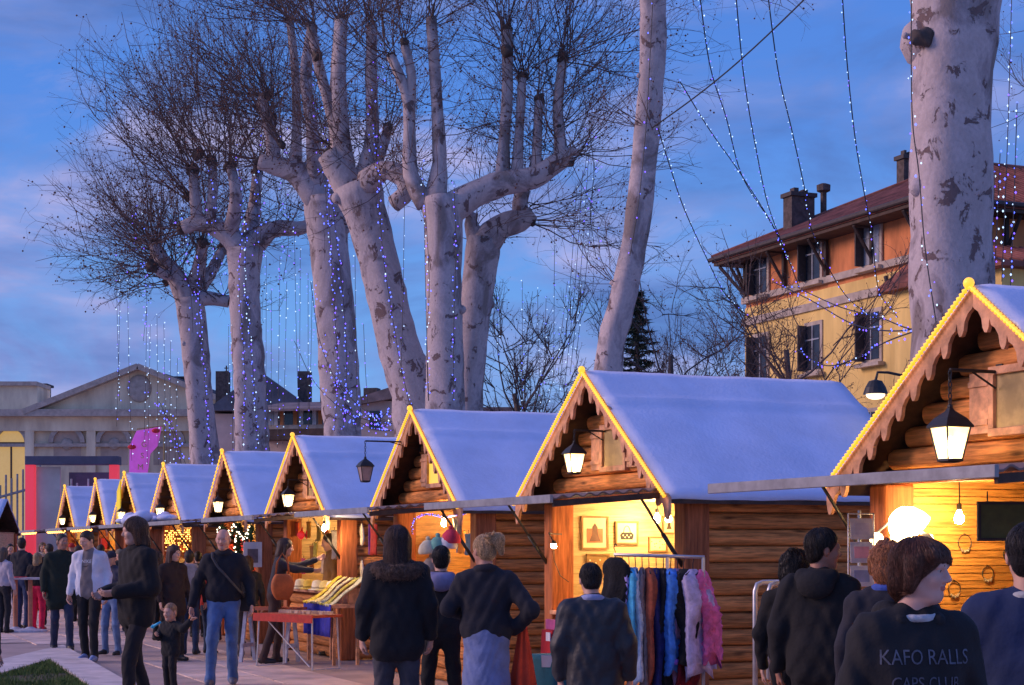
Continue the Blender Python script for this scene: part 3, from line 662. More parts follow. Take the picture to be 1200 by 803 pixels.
# --- smaller background trees
def small_tree(label, px, py0, ptop, Y, seed, spread=0.5, n=9, mt='twig_blue', w=10, lean=0):
    rg = np.random.default_rng(seed); b = P(px, py0, Y); b.z = 0; H = P(px, ptop, Y).z
    root = empty('bare_tree', tuple(b), 0, label, 'tree', 'small bare trees beyond the chalets')
    lines = {1: [], 2: []}; tips = []
    st, d = grow(np.array([0, 0, -0.05]), np.array([lean, 0, 1.0]), H * 0.72, 7, rg, 0.05, 0.03)
    mb = MB(); mb.tube([Vector(p) for p in st], list(np.linspace(w / 2 / F * Y, w * 0.3 / F * Y, 8)), 8); mb.build('trunk', M['bark_dark'], root, smooth=True)
    for k in range(n):
        t = rg.uniform(0.35, 1.0); q = st[int(t * 7)]
        a = rg.uniform(0, 6.28); dd = np.array([spread * math.cos(a) * 1.2, spread * math.sin(a), 0.9])
        p1, _ = grow(q, dd, H * rg.uniform(0.25, 0.42), 5, rg, 0.14, 0.06); r0 = w * 0.16 / F * Y
        lines[1].append((p1, r0, r0 * 0.35))
        shoots_from(lines, tips, p1[3], rg, 2, H * 0.22, r0 * 0.55, dd, 0.6, sub=9); shoots_from(lines, tips, p1[-1], rg, 4, H * 0.20, r0 * 0.5, dd, 0.5, sub=9); shoots_from(lines, tips, p1[2], rg, 2, H * 0.16, r0 * 0.5, dd, 0.7, sub=8)
    tubes_np('crown', lines[1], 3, M[mt], root); tubes_np('twig', lines[2], 3, M[mt], root)['kind'] = 'stuff'
    octas('bud', [t for t in tips if rg.random() < 0.3], 0.017, M['seed'], root, rg)['kind'] = 'stuff'
    return root
small_tree('bare tree with an upright crown seen between the plane trees', 625, 486, 355, 46, 31, 0.45, 11)
small_tree('low bare tree left of the upright one between the plane trees', 580, 486, 410, 50, 32, 0.8, 10)
small_tree('low bare tree beside the ridge of the knitwear chalet', 655, 486, 400, 50, 33, 0.7, 10)
small_tree('bare tree standing next to the dark conifer', 788, 440, 300, 44, 34, 0.6, 12, w=9)
small_tree('thin bare tree at the corner of the yellow house', 845, 440, 350, 48, 35, 0.5, 8, w=6)
small_tree('bare tree with spreading limbs in front of the yellow house', 942, 440, 285, 40, 36, 0.95, 13, w=11, mt='twig')
# conifer
rg = np.random.default_rng(41); Yc = 52; b = P(747, 430, Yc); b.z = 0; H = P(747, 338, Yc).z
root = empty('conifer', tuple(b), 0, 'dark green conifer behind the slim leaning trunk', 'tree')
mb = MB(); mb.tube([(0, 0, 0), (0, 0, H)], [0.2, 0.02], 8); mb.build('trunk', M['bark_dark'], root)
tri = []; lines = []
for k in range(150):
    z = H * (0.25 + 0.74 * k / 150); rad = (H - z) * 0.26 * rg.uniform(0.6, 1.2) + 0.12; a = k * 2.4
    p, _ = grow(np.array([0, 0, z]), np.array([math.cos(a), math.sin(a), 0.15]), rad, 5, rg, 0.05, -0.03); lines.append((p, 0.03, 0.008))
    for q in range(70):
        t = rg.random() ** 0.7; c = p[min(4, int(t * 5))] * (1 - (t * 5) % 1) + p[min(5, int(t * 5) + 1)] * ((t * 5) % 1)
        d = rg.normal(0, 1, 3); d[2] = d[2] * 0.5 - 0.25; d /= np.linalg.norm(d); s = np.cross(d, rg.normal(0, 1, 3)); s /= np.linalg.norm(s); ln = rg.uniform(0.12, 0.28)
        tri.append(np.array([c - s * 0.025, c + s * 0.025, c + d * ln]))
tubes_np('branch', lines, 4, M['bark_dark'], root)
V = np.concatenate(tri); np_mesh('foliage', V, np.arange(len(V)).reshape(-1, 3), M['needle'], root, smooth=False)['kind'] = 'stuff'

# ================================================================== light strings
LEDS = ['led', 'led_violet', 'led_white']
def string_light(label, pts, spacing=0.14, r=0.02, kinds=(0.5, 0.3, 0.2), jit=0.02, seed=0, name='light_string', group='blue light strings on the trees', cr=0.006):
    rs = random.Random(seed); P3 = [Vector(p) for p in pts]
    Q = [P3[0] * 2 - P3[1]] + P3 + [P3[-1] * 2 - P3[-2]]; path = []
    for i in range(1, len(Q) - 2):
        a, b, c, d = Q[i - 1:i + 3]
        for j in range(10):
            t = j / 10; path.append(0.5 * ((2 * b) + (c - a) * t + (2 * a - 5 * b + 4 * c - d) * t * t + (3 * b - a - 3 * c + d) * t ** 3))
    path.append(Q[-2])
    root = empty(name, tuple(P3[-1]), 0, label, 'string lights', group); o = P3[-1]
    mb = MB(); mb.tube([p - o for p in path], cr, 4); mb.build('cable', M['cable'], root)
    mb = MB(); acc = 0
    for i in range(len(path) - 1):
        a, b = path[i], path[i + 1]; l = (b - a).length
        while acc < l:
            u = rs.random(); k = 0 if u < kinds[0] else (1 if u < kinds[0] + kinds[1] else 2)
            p = a.lerp(b, acc / l) - o + Vector((rs.uniform(-jit, jit), rs.uniform(-jit, jit), rs.uniform(-jit, jit))); rr = r * rs.uniform(0.55, 1.15)
            v = [p + Vector(d) * rr for d in ((1, 0, 0), (0, 1, 0), (-1, 0, 0), (0, -1, 0), (0, 0, 1.3), (0, 0, -1.3))]
            mb.add(v, [(0, 1, 4), (1, 2, 4), (2, 3, 4), (3, 0, 4), (1, 0, 5), (2, 1, 5), (3, 2, 5), (0, 3, 5)], k)
            acc += spacing * rs.uniform(0.7, 1.35)
        acc -= l
    bo = mb.build('bulb', [M[k] for k in LEDS], root, fix=False); bo['kind'] = 'stuff'
    return root
def pl(pp, Y, dY=0):
    n = len(pp); return [P(x, y, Y + (dY * i / max(1, n - 1))) for i, (x, y) in enumerate(pp)]
BLUE, WHITE, COOL = (0.62, 0.33, 0.05), (0.12, 0.08, 0.8), (0.45, 0.15, 0.4)
# strings down the trunks
for (lab, pp, Y, kd, sp) in [
    ('blue lights running down the stout plane tree, inner line', [(381, 150), (384, 210), (388, 300), (393, 380), (396, 440), (392, 505)], 37.2, BLUE, 0.085),
    ('blue lights running down the stout plane tree, outer line', [(384, 185), (392, 260), (402, 350), (406, 430), (402, 505)], 37.2, BLUE, 0.12),
    ('blue lights running down the leaning plane tree', [(438, 150), (442, 200), (448, 290), (458, 360), (468, 420), (480, 475)], 32.6, BLUE, 0.085),
    ('blue lights running down the pale plane tree with the wide arm', [(532, 212), (534, 290), (532, 370), (531, 470)], 30.7, BLUE, 0.11),
    ('blue lights hanging beside the burr of the leaning tree', [(494, 190), (498, 240), (503, 330), (500, 400), (502, 470)], 30.7, COOL, 0.13),
    ('white lights running down the tall straight plane tree', [(288, 260), (288, 340), (296, 430), (302, 525)], 43.1, COOL, 0.09),
    ('blue lights running down the tall straight plane tree', [(276, 170), (284, 250), (280, 330), (287, 440), (284, 525)], 43.1, BLUE, 0.12),
    ('blue lights running down the leftmost plane tree', [(232, 300), (234, 360), (240, 450), (248, 545)], 48.2, BLUE, 0.11),
    ('violet lights on the slim leaning trunk', [(766, -20), (761, 80), (757, 150), (748, 240), (738, 300)], 24.6, (0.3, 0.6, 0.1), 0.30),
    ('blue lights down the edge of the thick pale trunk', [(1068, -20), (1068, 90), (1070, 150), (1077, 205), (1084, 290), (1097, 378)], 16.4, COOL, 0.10)]:
    string_light(lab, pl(pp, Y), sp, 0.0165 * Y / 36 if Y > 20 else 0.011, kd, 0.045, seed=len(lab))
for i, (lab, pp, Y) in enumerate([('blue lights climbing into the crown of the tall straight tree', [(300, 150), (303, 205), (306, 260), (302, 310)], 43), ('blue lights in the left limbs of the tall straight tree', [(240, 200), (246, 250), (252, 300), (262, 340)], 43), ('blue lights in the crown of the leftmost tree', [(212, 250), (216, 300), (224, 350), (226, 390)], 48),
    ('blue lights between the crowns of the tall and the stout tree', [(330, 160), (334, 220), (338, 280), (332, 330)], 40), ('blue lights in the outer twigs of the leftmost tree', [(160, 240), (166, 300), (172, 350), (168, 400)], 48), ('blue lights in the poles of the stout tree', [(372, 80), (376, 140), (380, 200), (384, 260)], 37), ('blue lights high in the poles of the leaning tree', [(446, 60), (442, 110), (440, 160), (444, 215)], 33), ('blue lights on the outer twigs of the wide armed tree', [(690, 150), (696, 200), (692, 250), (698, 300)], 31.5)]):
    string_light(lab, pl(pp, Y), 0.11, 0.0165 * Y / 36, BLUE, 0.16, seed=300 + i)
# strings pulled from the crowns towards the yellow house
for i, (lab, pp) in enumerate([
    ('light string sagging from the slim trunk to the yellow house corner', [(771, 150), (785, 195), (801, 243), (825, 296), (850, 345), (878, 372)]),
    ('lower light string slanting to the chimney of the yellow house', [(797, 96), (832, 153), (870, 207), (912, 276), (937, 338)]),
    ('light string crossing the lower one above the chimney', [(818, -20), (832, 77), (851, 138), (870, 207), (905, 264), (930, 318)]),
    ('nearly straight light string left of the chimney', [(861, -20), (872, 92), (887, 180), (900, 240), (918, 290)]),
    ('light string ending at the chimney top', [(898, -20), (912, 84), (928, 153), (943, 222), (953, 275), (990, 345), (1030, 376)]),
    ('light string right of the flue pipe', [(986, -20), (993, 77), (1002, 161), (1012, 222), (1022, 276), (1030, 340), (1052, 372)])]):
    string_light(lab, [P(x, y, 24 + 8 * k / (len(pp) - 1)) for k, (x, y) in enumerate(pp)], 0.17, 0.0115, COOL, 0.03, seed=50 + i, group='light strings pulled to the yellow house', cr=0.009)
for i, (lab, pp) in enumerate([('light string swagged low before the yellow house windows', [(905, 330), (950, 352), (1000, 380), (1050, 388), (1098, 378)]),
    ('light string hung from the bare tree to the thick trunk', [(940, 340), (985, 360), (1030, 372), (1070, 386), (1105, 376)]), ('light string drooping below the window sills of the yellow house', [(935, 410), (965, 428), (1000, 422), (1040, 400), (1098, 380)])]):
    string_light(lab, pl(pp, 30, -12), 0.30, 0.012, BLUE, 0.05, seed=60 + i, group='light strings pulled to the yellow house', cr=0.009)
for i, (x, y0, y1) in enumerate([(1186, -20, 330), (1172, 180, 400), (1166, 200, 420), (1192, 120, 420)]):
    string_light('white light string hanging right of the thick pale trunk', pl([(x, y0), (x - 5, (y0 + y1) / 2), (x - 12, y1)], 26), 0.12, 0.017, (0.35, 0.15, 0.5), 0.03, seed=70 + i, group='strings right of the thick trunk', cr=0.007)
# hanging curtains
hang = [(136, 300, 470, 45), (141, 330, 500, 45), (149, 320, 540, 46), (172, 360, 520, 45), (176, 380, 545, 46), (184, 370, 545, 45), (192, 380, 550, 46), (200, 400, 550, 44), (208, 420, 548, 44),
        (268, 380, 470, 42), (272, 380, 540, 42), (312, 300, 525, 41), (318, 340, 500, 41), (328, 300, 525, 40), (336, 330, 520, 40), (345, 270, 515, 40), (352, 290, 500, 40), (361, 320, 510, 39), (366, 330, 500, 39),
        (416, 300, 475, 33), (426, 380, 475, 33), (474, 240, 440, 31), (497, 250, 470, 31), (580, 300, 420, 33), (630, 340, 470, 34), (650, 260, 440, 34), (676, 220, 470, 33), (683, 200, 460, 33), (690, 180, 440, 33), (697, 190, 420, 33), (612, 330, 480, 36), (665, 330, 470, 35), (640, 350, 480, 36)]
for i, (x, y0, y1, Y) in enumerate(hang):
    rs = random.Random(i); kd = WHITE if x < 215 else (COOL if i % 2 else (0.3, 0.4, 0.3))
    if x > 570: kd = (0.45, 0.05, 0.5)
    dx = rs.uniform(-6, 6) if x < 660 else -22
    lab = 'white light string hanging at the pediment building' if x < 215 else ('light string hanging between the left plane trees' if x < 400 else ('light string hanging between the two leaning trunks' if x < 520 else 'light string hanging by the bare trees'))
    string_light(lab, pl([(x, y0), (x + dx * 0.4, (y0 + y1) / 2), (x + dx, y1)], Y), 0.22, 0.0125 * Y / 36, kd, 0.04, seed=100 + i, group=lab.replace('light string', 'light strings'), cr=0.005)
# swags gathered between the trunks
for i, pp in enumerate([[(364, 330), (375, 400), (400, 455), (440, 488), (476, 496)], [(392, 440), (415, 470), (445, 492), (478, 500)], [(400, 480), (425, 497), (450, 505), (478, 500)], [(345, 400), (370, 450), (410, 485), (455, 497)],
                        [(430, 480), (445, 500), (462, 492), (476, 484)], [(440, 498), (455, 484), (468, 500), (478, 492)]]):
    string_light('blue light string gathered in a bundle by the leaning trunk', pl(pp, 36, -2.5), 0.095, 0.016, BLUE, 0.14, seed=200 + i, group='blue strings gathered by the leaning trunk', cr=0.008)
for i, pp in enumerate([[(186, 470), (196, 490), (206, 520), (214, 548)], [(190, 480), (202, 500), (212, 530), (220, 549)]]):
    string_light('deep blue light string bunched at the foot of the leftmost tree', pl(pp, 46), 0.10, 0.02, BLUE, 0.16, seed=220 + i, group='deep blue strings at the leftmost tree')
# guy wire
m = MB(); a, b = P(764, 150, 24.6), P(950, -8, 22); root = empty('guy_wire', tuple(a), 0, 'dark wire stretched up from the slim leaning trunk', 'wire')
pts = [(a.lerp(b, t / 12) - a) + Vector((0, 0, -0.10 * math.sin(math.pi * t / 12))) for t in range(13)]
m.tube(pts, 0.011, 5); m.build('strand', M['cable'], root)
# ================================================================== yellow house
M['ochre'] = mat('ochre_render', (0.84, 0.585, 0.20), 0.9, 0.16, 0.9, bump=0.08, bscale=20, stretch=(1.5, 1.5, 0.4), detail=9)
M['brick'] = mat('orange_brick_render', (0.66, 0.235, 0.09), 0.9, 0.22, 1.2, stretch=(1.5, 1.5, 0.5), detail=9)
M['stone'] = mat('grey_stone_trim', (0.48, 0.40, 0.34), 0.85, 0.2, 3)
M['tile'] = mat('red_roof_tile', (0.25, 0.085, 0.062), 0.85, 0.45, 1.6, bump=0.4, bscale=9)
M['timber'] = mat('dark_timber', (0.045, 0.03, 0.028), 0.7, 0.3, 5)
M['soffit'] = mat('brown_soffit', (0.075, 0.045, 0.035), 0.8, 0.3, 4)
M['glass'] = mat('dark_window_glass', (0.03, 0.035, 0.05), 0.15, 0.3, 4)
M['glassl'] = mat('curtained_window_glass', (0.34, 0.36, 0.42), 0.25, 0.2, 4)
M['shutter_d'] = mat('dark_shutter', (0.06, 0.045, 0.045), 0.7, 0.2, 9)
M['chim'] = mat('dark_brick_chimney', (0.10, 0.075, 0.07), 0.9, 0.35, 6, bump=0.3)
Yb = 60.0; cb = Vector(((873 - 600) / F * Yb, Yb, 0))
yh = empty('yellow_house', tuple(cb), RZ, 'ochre and orange house with red hipped roof and chimneys', 'house')
# local: x along the facade towards the market, y into the house, facade at y=0
LEN, DEP = 10.4, 17.0
m = MB(); m.box((LEN / 2, DEP / 2, 4.95), (LEN, DEP, 9.9)); wl = m.build('wall', M['ochre'], yh)
m = MB(); m.box((LEN / 2, DEP / 2, 10.95), (LEN - 0.06, DEP - 0.06, 2.1)); ub = m.build('upper_wall', M['brick'], yh)
m = MB(); m.box((LEN / 2, DEP / 2, 9.40), (LEN + 0.16, DEP + 0.16, 0.26)); m.build('string_course', M['stone'], yh)
m = MB(); m.box((LEN / 2, DEP / 2, 10.16), (LEN + 0.20, DEP + 0.20, 0.22)); m.build('sill_course', M['stone'], yh)
OV = 0.85; ze, zr = 11.72, 14.4; run = LEN / 2 + OV
m = MB(); c = [(-OV, -OV, ze), (LEN + OV, -OV, ze), (LEN + OV, DEP + OV, ze), (-OV, DEP + OV, ze), (LEN / 2, run - OV, zr), (LEN / 2, DEP + OV - run, zr)]
m.add(c + [(x, y, z - 0.16) for x, y, z in c[:4]], [(0, 1, 4), (1, 2, 5, 4), (2, 3, 5), (3, 0, 4, 5), (0, 6, 7, 1), (1, 7, 8, 2), (2, 8, 9, 3), (3, 9, 6, 0), (6, 9, 8, 7)])
rf = m.build('roof', M['tile'], yh)
m = MB(); m.box((LEN / 2, DEP / 2, ze - 0.22), (LEN + 2 * OV - 0.1, DEP + 2 * OV - 0.1, 0.10)); m.build('soffit', M['soffit'], rf)
def rib(a, b): m = MB(); m.tube([a, b], 0.045, 5); m.build('tile_rib', M['tile'], rf)
for k in range(40):                                             # rows of tiles running down the slopes
    x = -OV + 0.15 + k * 0.30
    if x > LEN + OV: break
    t = 1 - abs(x - LEN / 2) / run; rib((x, -OV, ze + 0.02), (x, -OV + run * t, ze + (zr - ze) * t + 0.02))
for k in range(60):
    y = -OV + 0.15 + k * 0.30; t = min(1.0, (y + OV) / run, (DEP + OV - y) / run)
    if t <= 0: break
    rib((LEN + OV, y, ze + 0.02), (LEN + OV - run * t, y, ze + (zr - ze) * t + 0.02))
for a_, b_ in (((-OV, -OV, ze + .03), (LEN / 2, run - OV, zr + .03)), ((LEN + OV, -OV, ze + .03), (LEN / 2, run - OV, zr + .03)), ((LEN / 2, run - OV, zr + .03), (LEN / 2, DEP + OV - run, zr + .03))):
    m = MB(); m.tube([a_, b_], 0.10, 6); m.build('ridge_tile', M['tile'], rf)
m = MB(); m.tube([(-OV - .06, -OV - .06, ze - .05), (LEN + OV + .06, -OV - .06, ze - .05), (LEN + OV + .06, DEP, ze - .05)], 0.08, 6); m.build('gutter', M['shutter_d'], rf)
def window(x, z, w, h, parent, lit=False, shutters=False):
    m = MB(); m.box((x, -0.02, z), (w + 0.26, 0.06, h + 0.26)); wn = m.build('window', M['stone'], parent)
    m = MB(); m.box((x, -0.055, z), (w, 0.02, h)); m.build('pane', M['glassl' if lit else 'glass'], wn)
    m = MB(); m.box((x, -0.075, z), (0.05, 0.02, h)); m.box((x, -0.075, z + h * 0.18), (w, 0.022, 0.045)); m.build('mullion', M['glassl'], wn)
    m = MB(); m.box((x, -0.14, z - h / 2 - 0.17), (w + 0.5, 0.24, 0.11)); m.build('sill', M['stone'], wn)
    if shutters:
        m = MB(); m.box((x - w / 2 - 0.02, -0.20, z), (0.06, 0.34, h + 0.06)); m.build('shutter', M['shutter_d'], wn)
for k in range(3):
    x = 1.12 + 3.30 * k
    window(x, 10.90, 0.80, 1.22, yh, k in (2,), True); window(x, 8.05, 0.80, 1.45, yh, False, True); window(x, 4.9, 0.85, 1.6, yh); window(x, 1.6, 0.95, 1.9, yh)
for k in range(5):                                              # eave brackets
    x = 0.1 + 2.55 * k
    m = MB(); m.tube([(x, 0, 10.35), (x, -0.72, 11.42)], 0.06, 6); m.box((x, -0.06, 10.9), (0.13, 0.10, 1.3)); m.box((x, -0.38, 11.45), (0.12, 0.72, 0.12)); m.build('eave_bracket', M['timber'], yh)
m = MB(); m.tube([(0, 0.1, 10.35), (-.72, 0.1, 11.42)], 0.06, 6); m.tube([(0, 0, 10.35), (-0.65, -0.65, 11.42)], 0.06, 6); m.build('eave_bracket', M['timber'], yh)
for k in range(6):
    y = 0.3 + 2.6 * k
    m = MB(); m.tube([(LEN, y, 10.35), (LEN + .72, y, 11.42)], 0.06, 6); m.box((LEN + .06, y, 10.9), (0.10, 0.13, 1.3)); m.build('eave_bracket', M['timber'], yh)
def chimney(x, y, z0, z1, w, d):
    m = MB(); m.box((x, y, (z0 + z1) / 2), (w, d, z1 - z0)); c = m.build('chimney', M['chim'], yh)
    m = MB(); m.box((x, y, z1 + 0.05), (w + 0.14, d + 0.14, 0.14)); m.box((x, y - d * .2, z1 + 0.2), (w * .5, d * .2, 0.2)); m.box((x, y + d * .2, z1 + 0.18), (w * .5, d * .2, 0.16)); m.build('chimney_cap', M['shutter_d'], c)
chimney(1.6, 1.2, 11.9, 13.6, 0.55, 0.92); chimney(3.6, 4.2, 12.8, 14.75, 0.42, 0.46); chimney(7.5, 9.5, 12.9, 15.0, 0.5, 0.5)
m = MB(); m.tube([(1.6, 2.2, 12.2), (1.6, 2.2, 13.85)], 0.11, 8); m.lathe([(0.13, 13.85), (0.24, 13.9), (0.25, 14.1), (0.1, 14.16)], (1.6, 2.2, 0), 10); m.build('flue_pipe', M['chim'], yh, smooth=False)
m = MB(); m.tube([(9.25, -0.12, 9.2), (9.25, -0.12, 0.1)], 0.07, 8); m.tube([(8.75, -0.25, 9.75), (8.8, -.2, 9.5), (9.25, -.12, 9.2)], 0.07, 8); m.build('drain_pipe', M['shutter_d'], yh)
m = MB(); m.tube([(7.5, 11.0, 13), (7.5, 11.0, 15.6)], 0.03, 6)
for k in range(5): m.tube([(7.5, 11.0 - .5, 14.7 + .2 * k), (7.5, 11.0 + .5, 14.7 + .2 * k)], 0.02, 5)
m.build('aerial', M['shutter_d'], yh)
# lower wing wrapped round the near corner
m = MB(); m.box((12.15, 3.6, 4.6), (4.9, 8.4, 9.2)); wg = m.build('wing_wall', M['ochre'], yh)
m = MB(); c = [(9.3, -0.95, 9.25), (15.0, -0.95, 9.25), (15.0, 8.2, 9.25), (9.3, 8.2, 9.25), (10.45, 0.02, 10.35), (11.4, 0.02, 10.35), (11.4, 7.0, 10.35), (10.45, 7.0, 10.35)]
m.add(c + [(x, y, 9.1) for x, y, z in c[:4]], [(0, 1, 5, 4), (1, 2, 6, 5), (2, 3, 7, 6), (3, 0, 4, 7), (4, 5, 6, 7), (0, 8, 9, 1), (1, 9, 10, 2), (2, 10, 11, 3), (3, 11, 8, 0), (11, 10, 9, 8)]); wr = m.build('wing_roof', M['tile'], yh)
for k in range(20):
    y = -1.1 + k * .46; m = MB(); m.tube([(15.0, y, 9.27), (11.45, max(.05, min(6.95, y)), 10.37)], 0.045, 5); m.build('tile_rib', M['tile'], wr)

# ================================================================== pediment building (left, square on to the view)
M['limestone'] = mat('weathered_limestone', (0.84, 0.66, 0.46), 0.9, 0.28, 0.5, bump=0.15, bscale=5, stretch=(1.6, 1.6, 0.5), detail=9)
M['slate'] = mat('slate_roof', (0.085, 0.095, 0.13), 0.6, 0.3, 2)
M['archlit'] = glow('lit_arch_window', (1.0, 0.60, 0.15), 0.38, (0.6, 0.45, 0.2))
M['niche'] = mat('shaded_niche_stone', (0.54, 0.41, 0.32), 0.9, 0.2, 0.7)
Yp = 105.0; pb = empty('pediment_building', (P(165, 600, Yp).x, Yp, 0), 0, 'weathered stone building with triangular pediment and round niches', 'building')
K = Yp / F; X = lambda px: (px - 165) * K; Z = lambda py: EYE + (640 - py) * K
m = MB(); m.box((X(110), 4.0, Z(484) / 2), (X(290) - X(-70), 8.0, Z(484))); m.build('wall', M['limestone'], pb)
m = MB(); m.prism([(X(38), Z(483)), (X(292), Z(483)), (X(165), Z(434))], lambda a, b, t: (a, -0.35 + 8 * t, b)); pd = m.build('pediment', M['limestone'], pb)
for (a, b) in (((X(32), Z(484)), (X(165), Z(431))), ((X(165), Z(431)), (X(298), Z(484)))):
    m = MB(); d = Vector((b[0] - a[0], 0, b[1] - a[1])); an = math.atan2(d.z, d.x); mid = Vector(((a[0] + b[0]) / 2, -0.55, (a[1] + b[1]) / 2)); m.box(mid, (d.length, 0.9, 0.34), rot=Matrix.Rotation(-an, 3, 'Y')); m.build('raking_cornice', M['stone'], pd)
m = MB(); m.box((X(110), -0.45, Z(485)), (X(300) - X(-70), 1.0, 0.42)); m.build('cornice', M['stone'], pb)
m = MB(); m.box((X(110), -0.18, Z(497)), (X(292) - X(-70), 0.36, 0.9)); m.build('frieze', M['limestone'], pb)
m = MB(); m.box((X(110), -0.14, Z(522)), (X(292) - X(-70), 0.28, 0.2)); m.build('impost_band', M['stone'], pb)
for px in (36, 108, 168, 228, 286):
    m = MB(); m.box((X(px), -0.16, Z(500) / 2), (0.55, 0.32, Z(500))); m.build('pilaster', M['limestone'], pb)
def arch(px0, px1, pyt, mt, pyb=640, proud=0.0):
    cx, r = (X(px0) + X(px1)) / 2, (X(px1) - X(px0)) / 2; zc = Z(pyt) - r
    ring = [(cx + (r + .28) * math.cos(math.pi * k / 16), zc + (r + .28) * math.sin(math.pi * k / 16)) for k in range(17)]; inn = [(cx + r * math.cos(math.pi * k / 16), zc + r * math.sin(math.pi * k / 16)) for k in range(17)]
    m = MB(); m.prism(ring + inn[::-1], lambda a, b, t: (a, -0.26 + 0.28 * t, b)); ar = m.build('arch', M['stone'], pb)
    m = MB(); m.prism([(cx - r, Z(pyb))] + [(cx + r, Z(pyb))] + inn, lambda a, b, t: (a, -0.03 + 0.06 * t, b)); m.build('arch_infill', mt, ar)
    if mt is M['niche']:
        m = MB(); m.sphere((cx, -0.05, zc - r * 0.1), (r * .45, .22, r * .45), 12, 8); m.build('medallion', M['stone'], ar, smooth=True)
    else:
        m = MB(); m.box((cx, -0.06, zc), (2 * r, 0.06, 0.12)); m.box((cx, -0.06, zc - 2), (0.1, 0.06, 4.0)); m.build('glazing_bar', M['shutter_d'], ar)
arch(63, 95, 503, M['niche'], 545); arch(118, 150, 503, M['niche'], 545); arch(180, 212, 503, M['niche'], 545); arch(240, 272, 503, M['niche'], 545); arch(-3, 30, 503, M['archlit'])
m = MB(); m.sphere((X(165), -0.4, Z(456)), (.75, .2, .85), 14, 10); m.build('crest', M['stone'], pd, smooth=True)
m = MB(); m.box((X(-15), 1.5, (Z(450) + Z(483)) / 2), (X(42) - X(-75), 3, Z(450) - Z(483))); m.build('attic', M['limestone'], pb)
m = MB(); m.box((X(-15), 1.3, Z(450)), (X(44) - X(-75), 3.2, 0.25)); m.build('attic_cornice', M['stone'], pb)
m = MB(); m.prism([(X(40), Z(478)), (X(300), Z(478)), (X(165), Z(433))], lambda a, b, t: (a, 7.6 + 12 * t, b + .5)); m.build('roof', M['slate'], pb)
for (a, b, yt, yb) in ((75, 95, 446, 462), (128, 150, 431, 446), (175, 193, 434, 447), (-8, 11, 443, 452)):
    m = MB(); m.box((X((a + b) / 2), 8.8, (Z(yt) + Z(yb)) / 2), (X(b) - X(a), 1.4, Z(yt) - Z(yb) + 0.6)); c = m.build('roof_vent', M['timber'], pb); m = MB(); m.box((X((a + b) / 2), 8.8, Z(yt) + .34), (X(b) - X(a) + .3, 1.7, .16)); m.build('vent_lid', M['timber'], c)

# ================================================================== houses between the plane trees
M['pinkwall'] = mat('faded_pink_render', (0.56, 0.43, 0.38), 0.9, 0.2, 0.6)
M['oldtile'] = mat('old_grey_tile', (0.21, 0.155, 0.15), 0.85, 0.3, 2.0, bump=0.3, bscale=8)
M['orange_sh'] = mat('orange_shutter', (0.55, 0.20, 0.07), 0.8, 0.2, 3)  # plain orange shutters, alternating with the pale ones
M['pale_sh'] = mat('pale_shutter', (0.55, 0.56, 0.60), 0.7, 0.15, 3)
Yh = 82.0; th = empty('terrace_house', (P(390, 600, Yh).x, Yh, 0), R(-14), 'long low house with shutters and old tile roof', 'house'); K2 = Yh / F
zz = lambda py: EYE + (640 - py) * K2
m = MB(); m.box((0.6, 4, zz(476) / 2), (8.6, 8, zz(476))); m.build('wall', M['pinkwall'], th)
m = MB(); m.prism([(-0.9, zz(480)), (4, zz(462)), (4, zz(464.5)), (-0.9, zz(482.5))], lambda a, b, t: (-4.2 + 9.6 * t, a, b)); m.build('roof', M['oldtile'], th)
m = MB(); m.box((0.6, -0.08, zz(500)), (8.7, 0.2, 0.2)); m.build('sill_course', M['stone'], th)
m = MB(); m.box((0.2, -0.6, zz(510)), (7.2, 1.2, 0.5)); m.build('shop_blind', M['soffit'], th)
for k in range(8):
    x = -3.2 + k * 0.98
    m = MB(); m.box((x, -0.04, zz(489)), (0.56, 0.08, 0.74)); wn = m.build('window', M['stone'], th)
    m = MB(); m.box((x, -0.09, zz(489)), (0.42, 0.03, 0.66)); m.build('pane', M['glass' if k % 3 else 'glassl'], wn)
    for s in (-1, 1): m = MB(); m.box((x + s * .34, -0.09, zz(489)), (0.2, 0.05, 0.70)); m.build('shutter', M['orange_sh' if k % 2 else 'pale_sh'], wn)
for (x, h) in ((-1.6, 1.0), (0.7, 0.8), (4.6, 1.0)): m = MB(); m.box((x, 3.8, zz(462) + h / 2 - 0.2), (0.7, 0.6, h)); m.build('chimney', M['chim'], th)
Ys = 92.0; sh = empty('slate_house', (P(300, 600, Ys).x, Ys, 0), 0, 'house with a dark slate gable roof behind the tall tree', 'house'); K3 = Ys / F; z3 = lambda py: EYE + (640 - py) * K3; x3 = lambda px: (px - 300) * K3
m = MB(); m.box((0, 3, z3(485) / 2), (x3(352) - x3(246), 6, z3(485))); m.build('wall', M['pinkwall'], sh)
m = MB(); m.prism([(x3(242), z3(482)), (x3(306), z3(436)), (x3(370), z3(482))], lambda a, b, t: (a, -0.5 + 7 * t, b)); m.build('roof', M['slate'], sh)
for px in (254, 352): m = MB(); m.box((x3(px), 2, z3(452)), (0.7, 0.7, 1.9)); m.build('chimney', M['chim'], sh)
m = MB(); m.tube([(x3(258), 2, z3(446)), (x3(258), 2, z3(424))], 0.04, 5); m.tube([(x3(255.5), 2, z3(427)), (x3(260.5), 2, z3(427))], 0.03, 5); m.tube([(x3(256), 2, z3(431)), (x3(260), 2, z3(431))], 0.03, 5); m.build('aerial', M['timber'], sh)
Yg = 76.0; gh = empty('gable_house', (P(455, 600, Yg).x, Yg, 0), R(-10), 'plain pink walled house with a blocky chimney behind the leaning tree', 'house'); K4 = Yg / F; z4 = lambda py: EYE + (640 - py) * K4
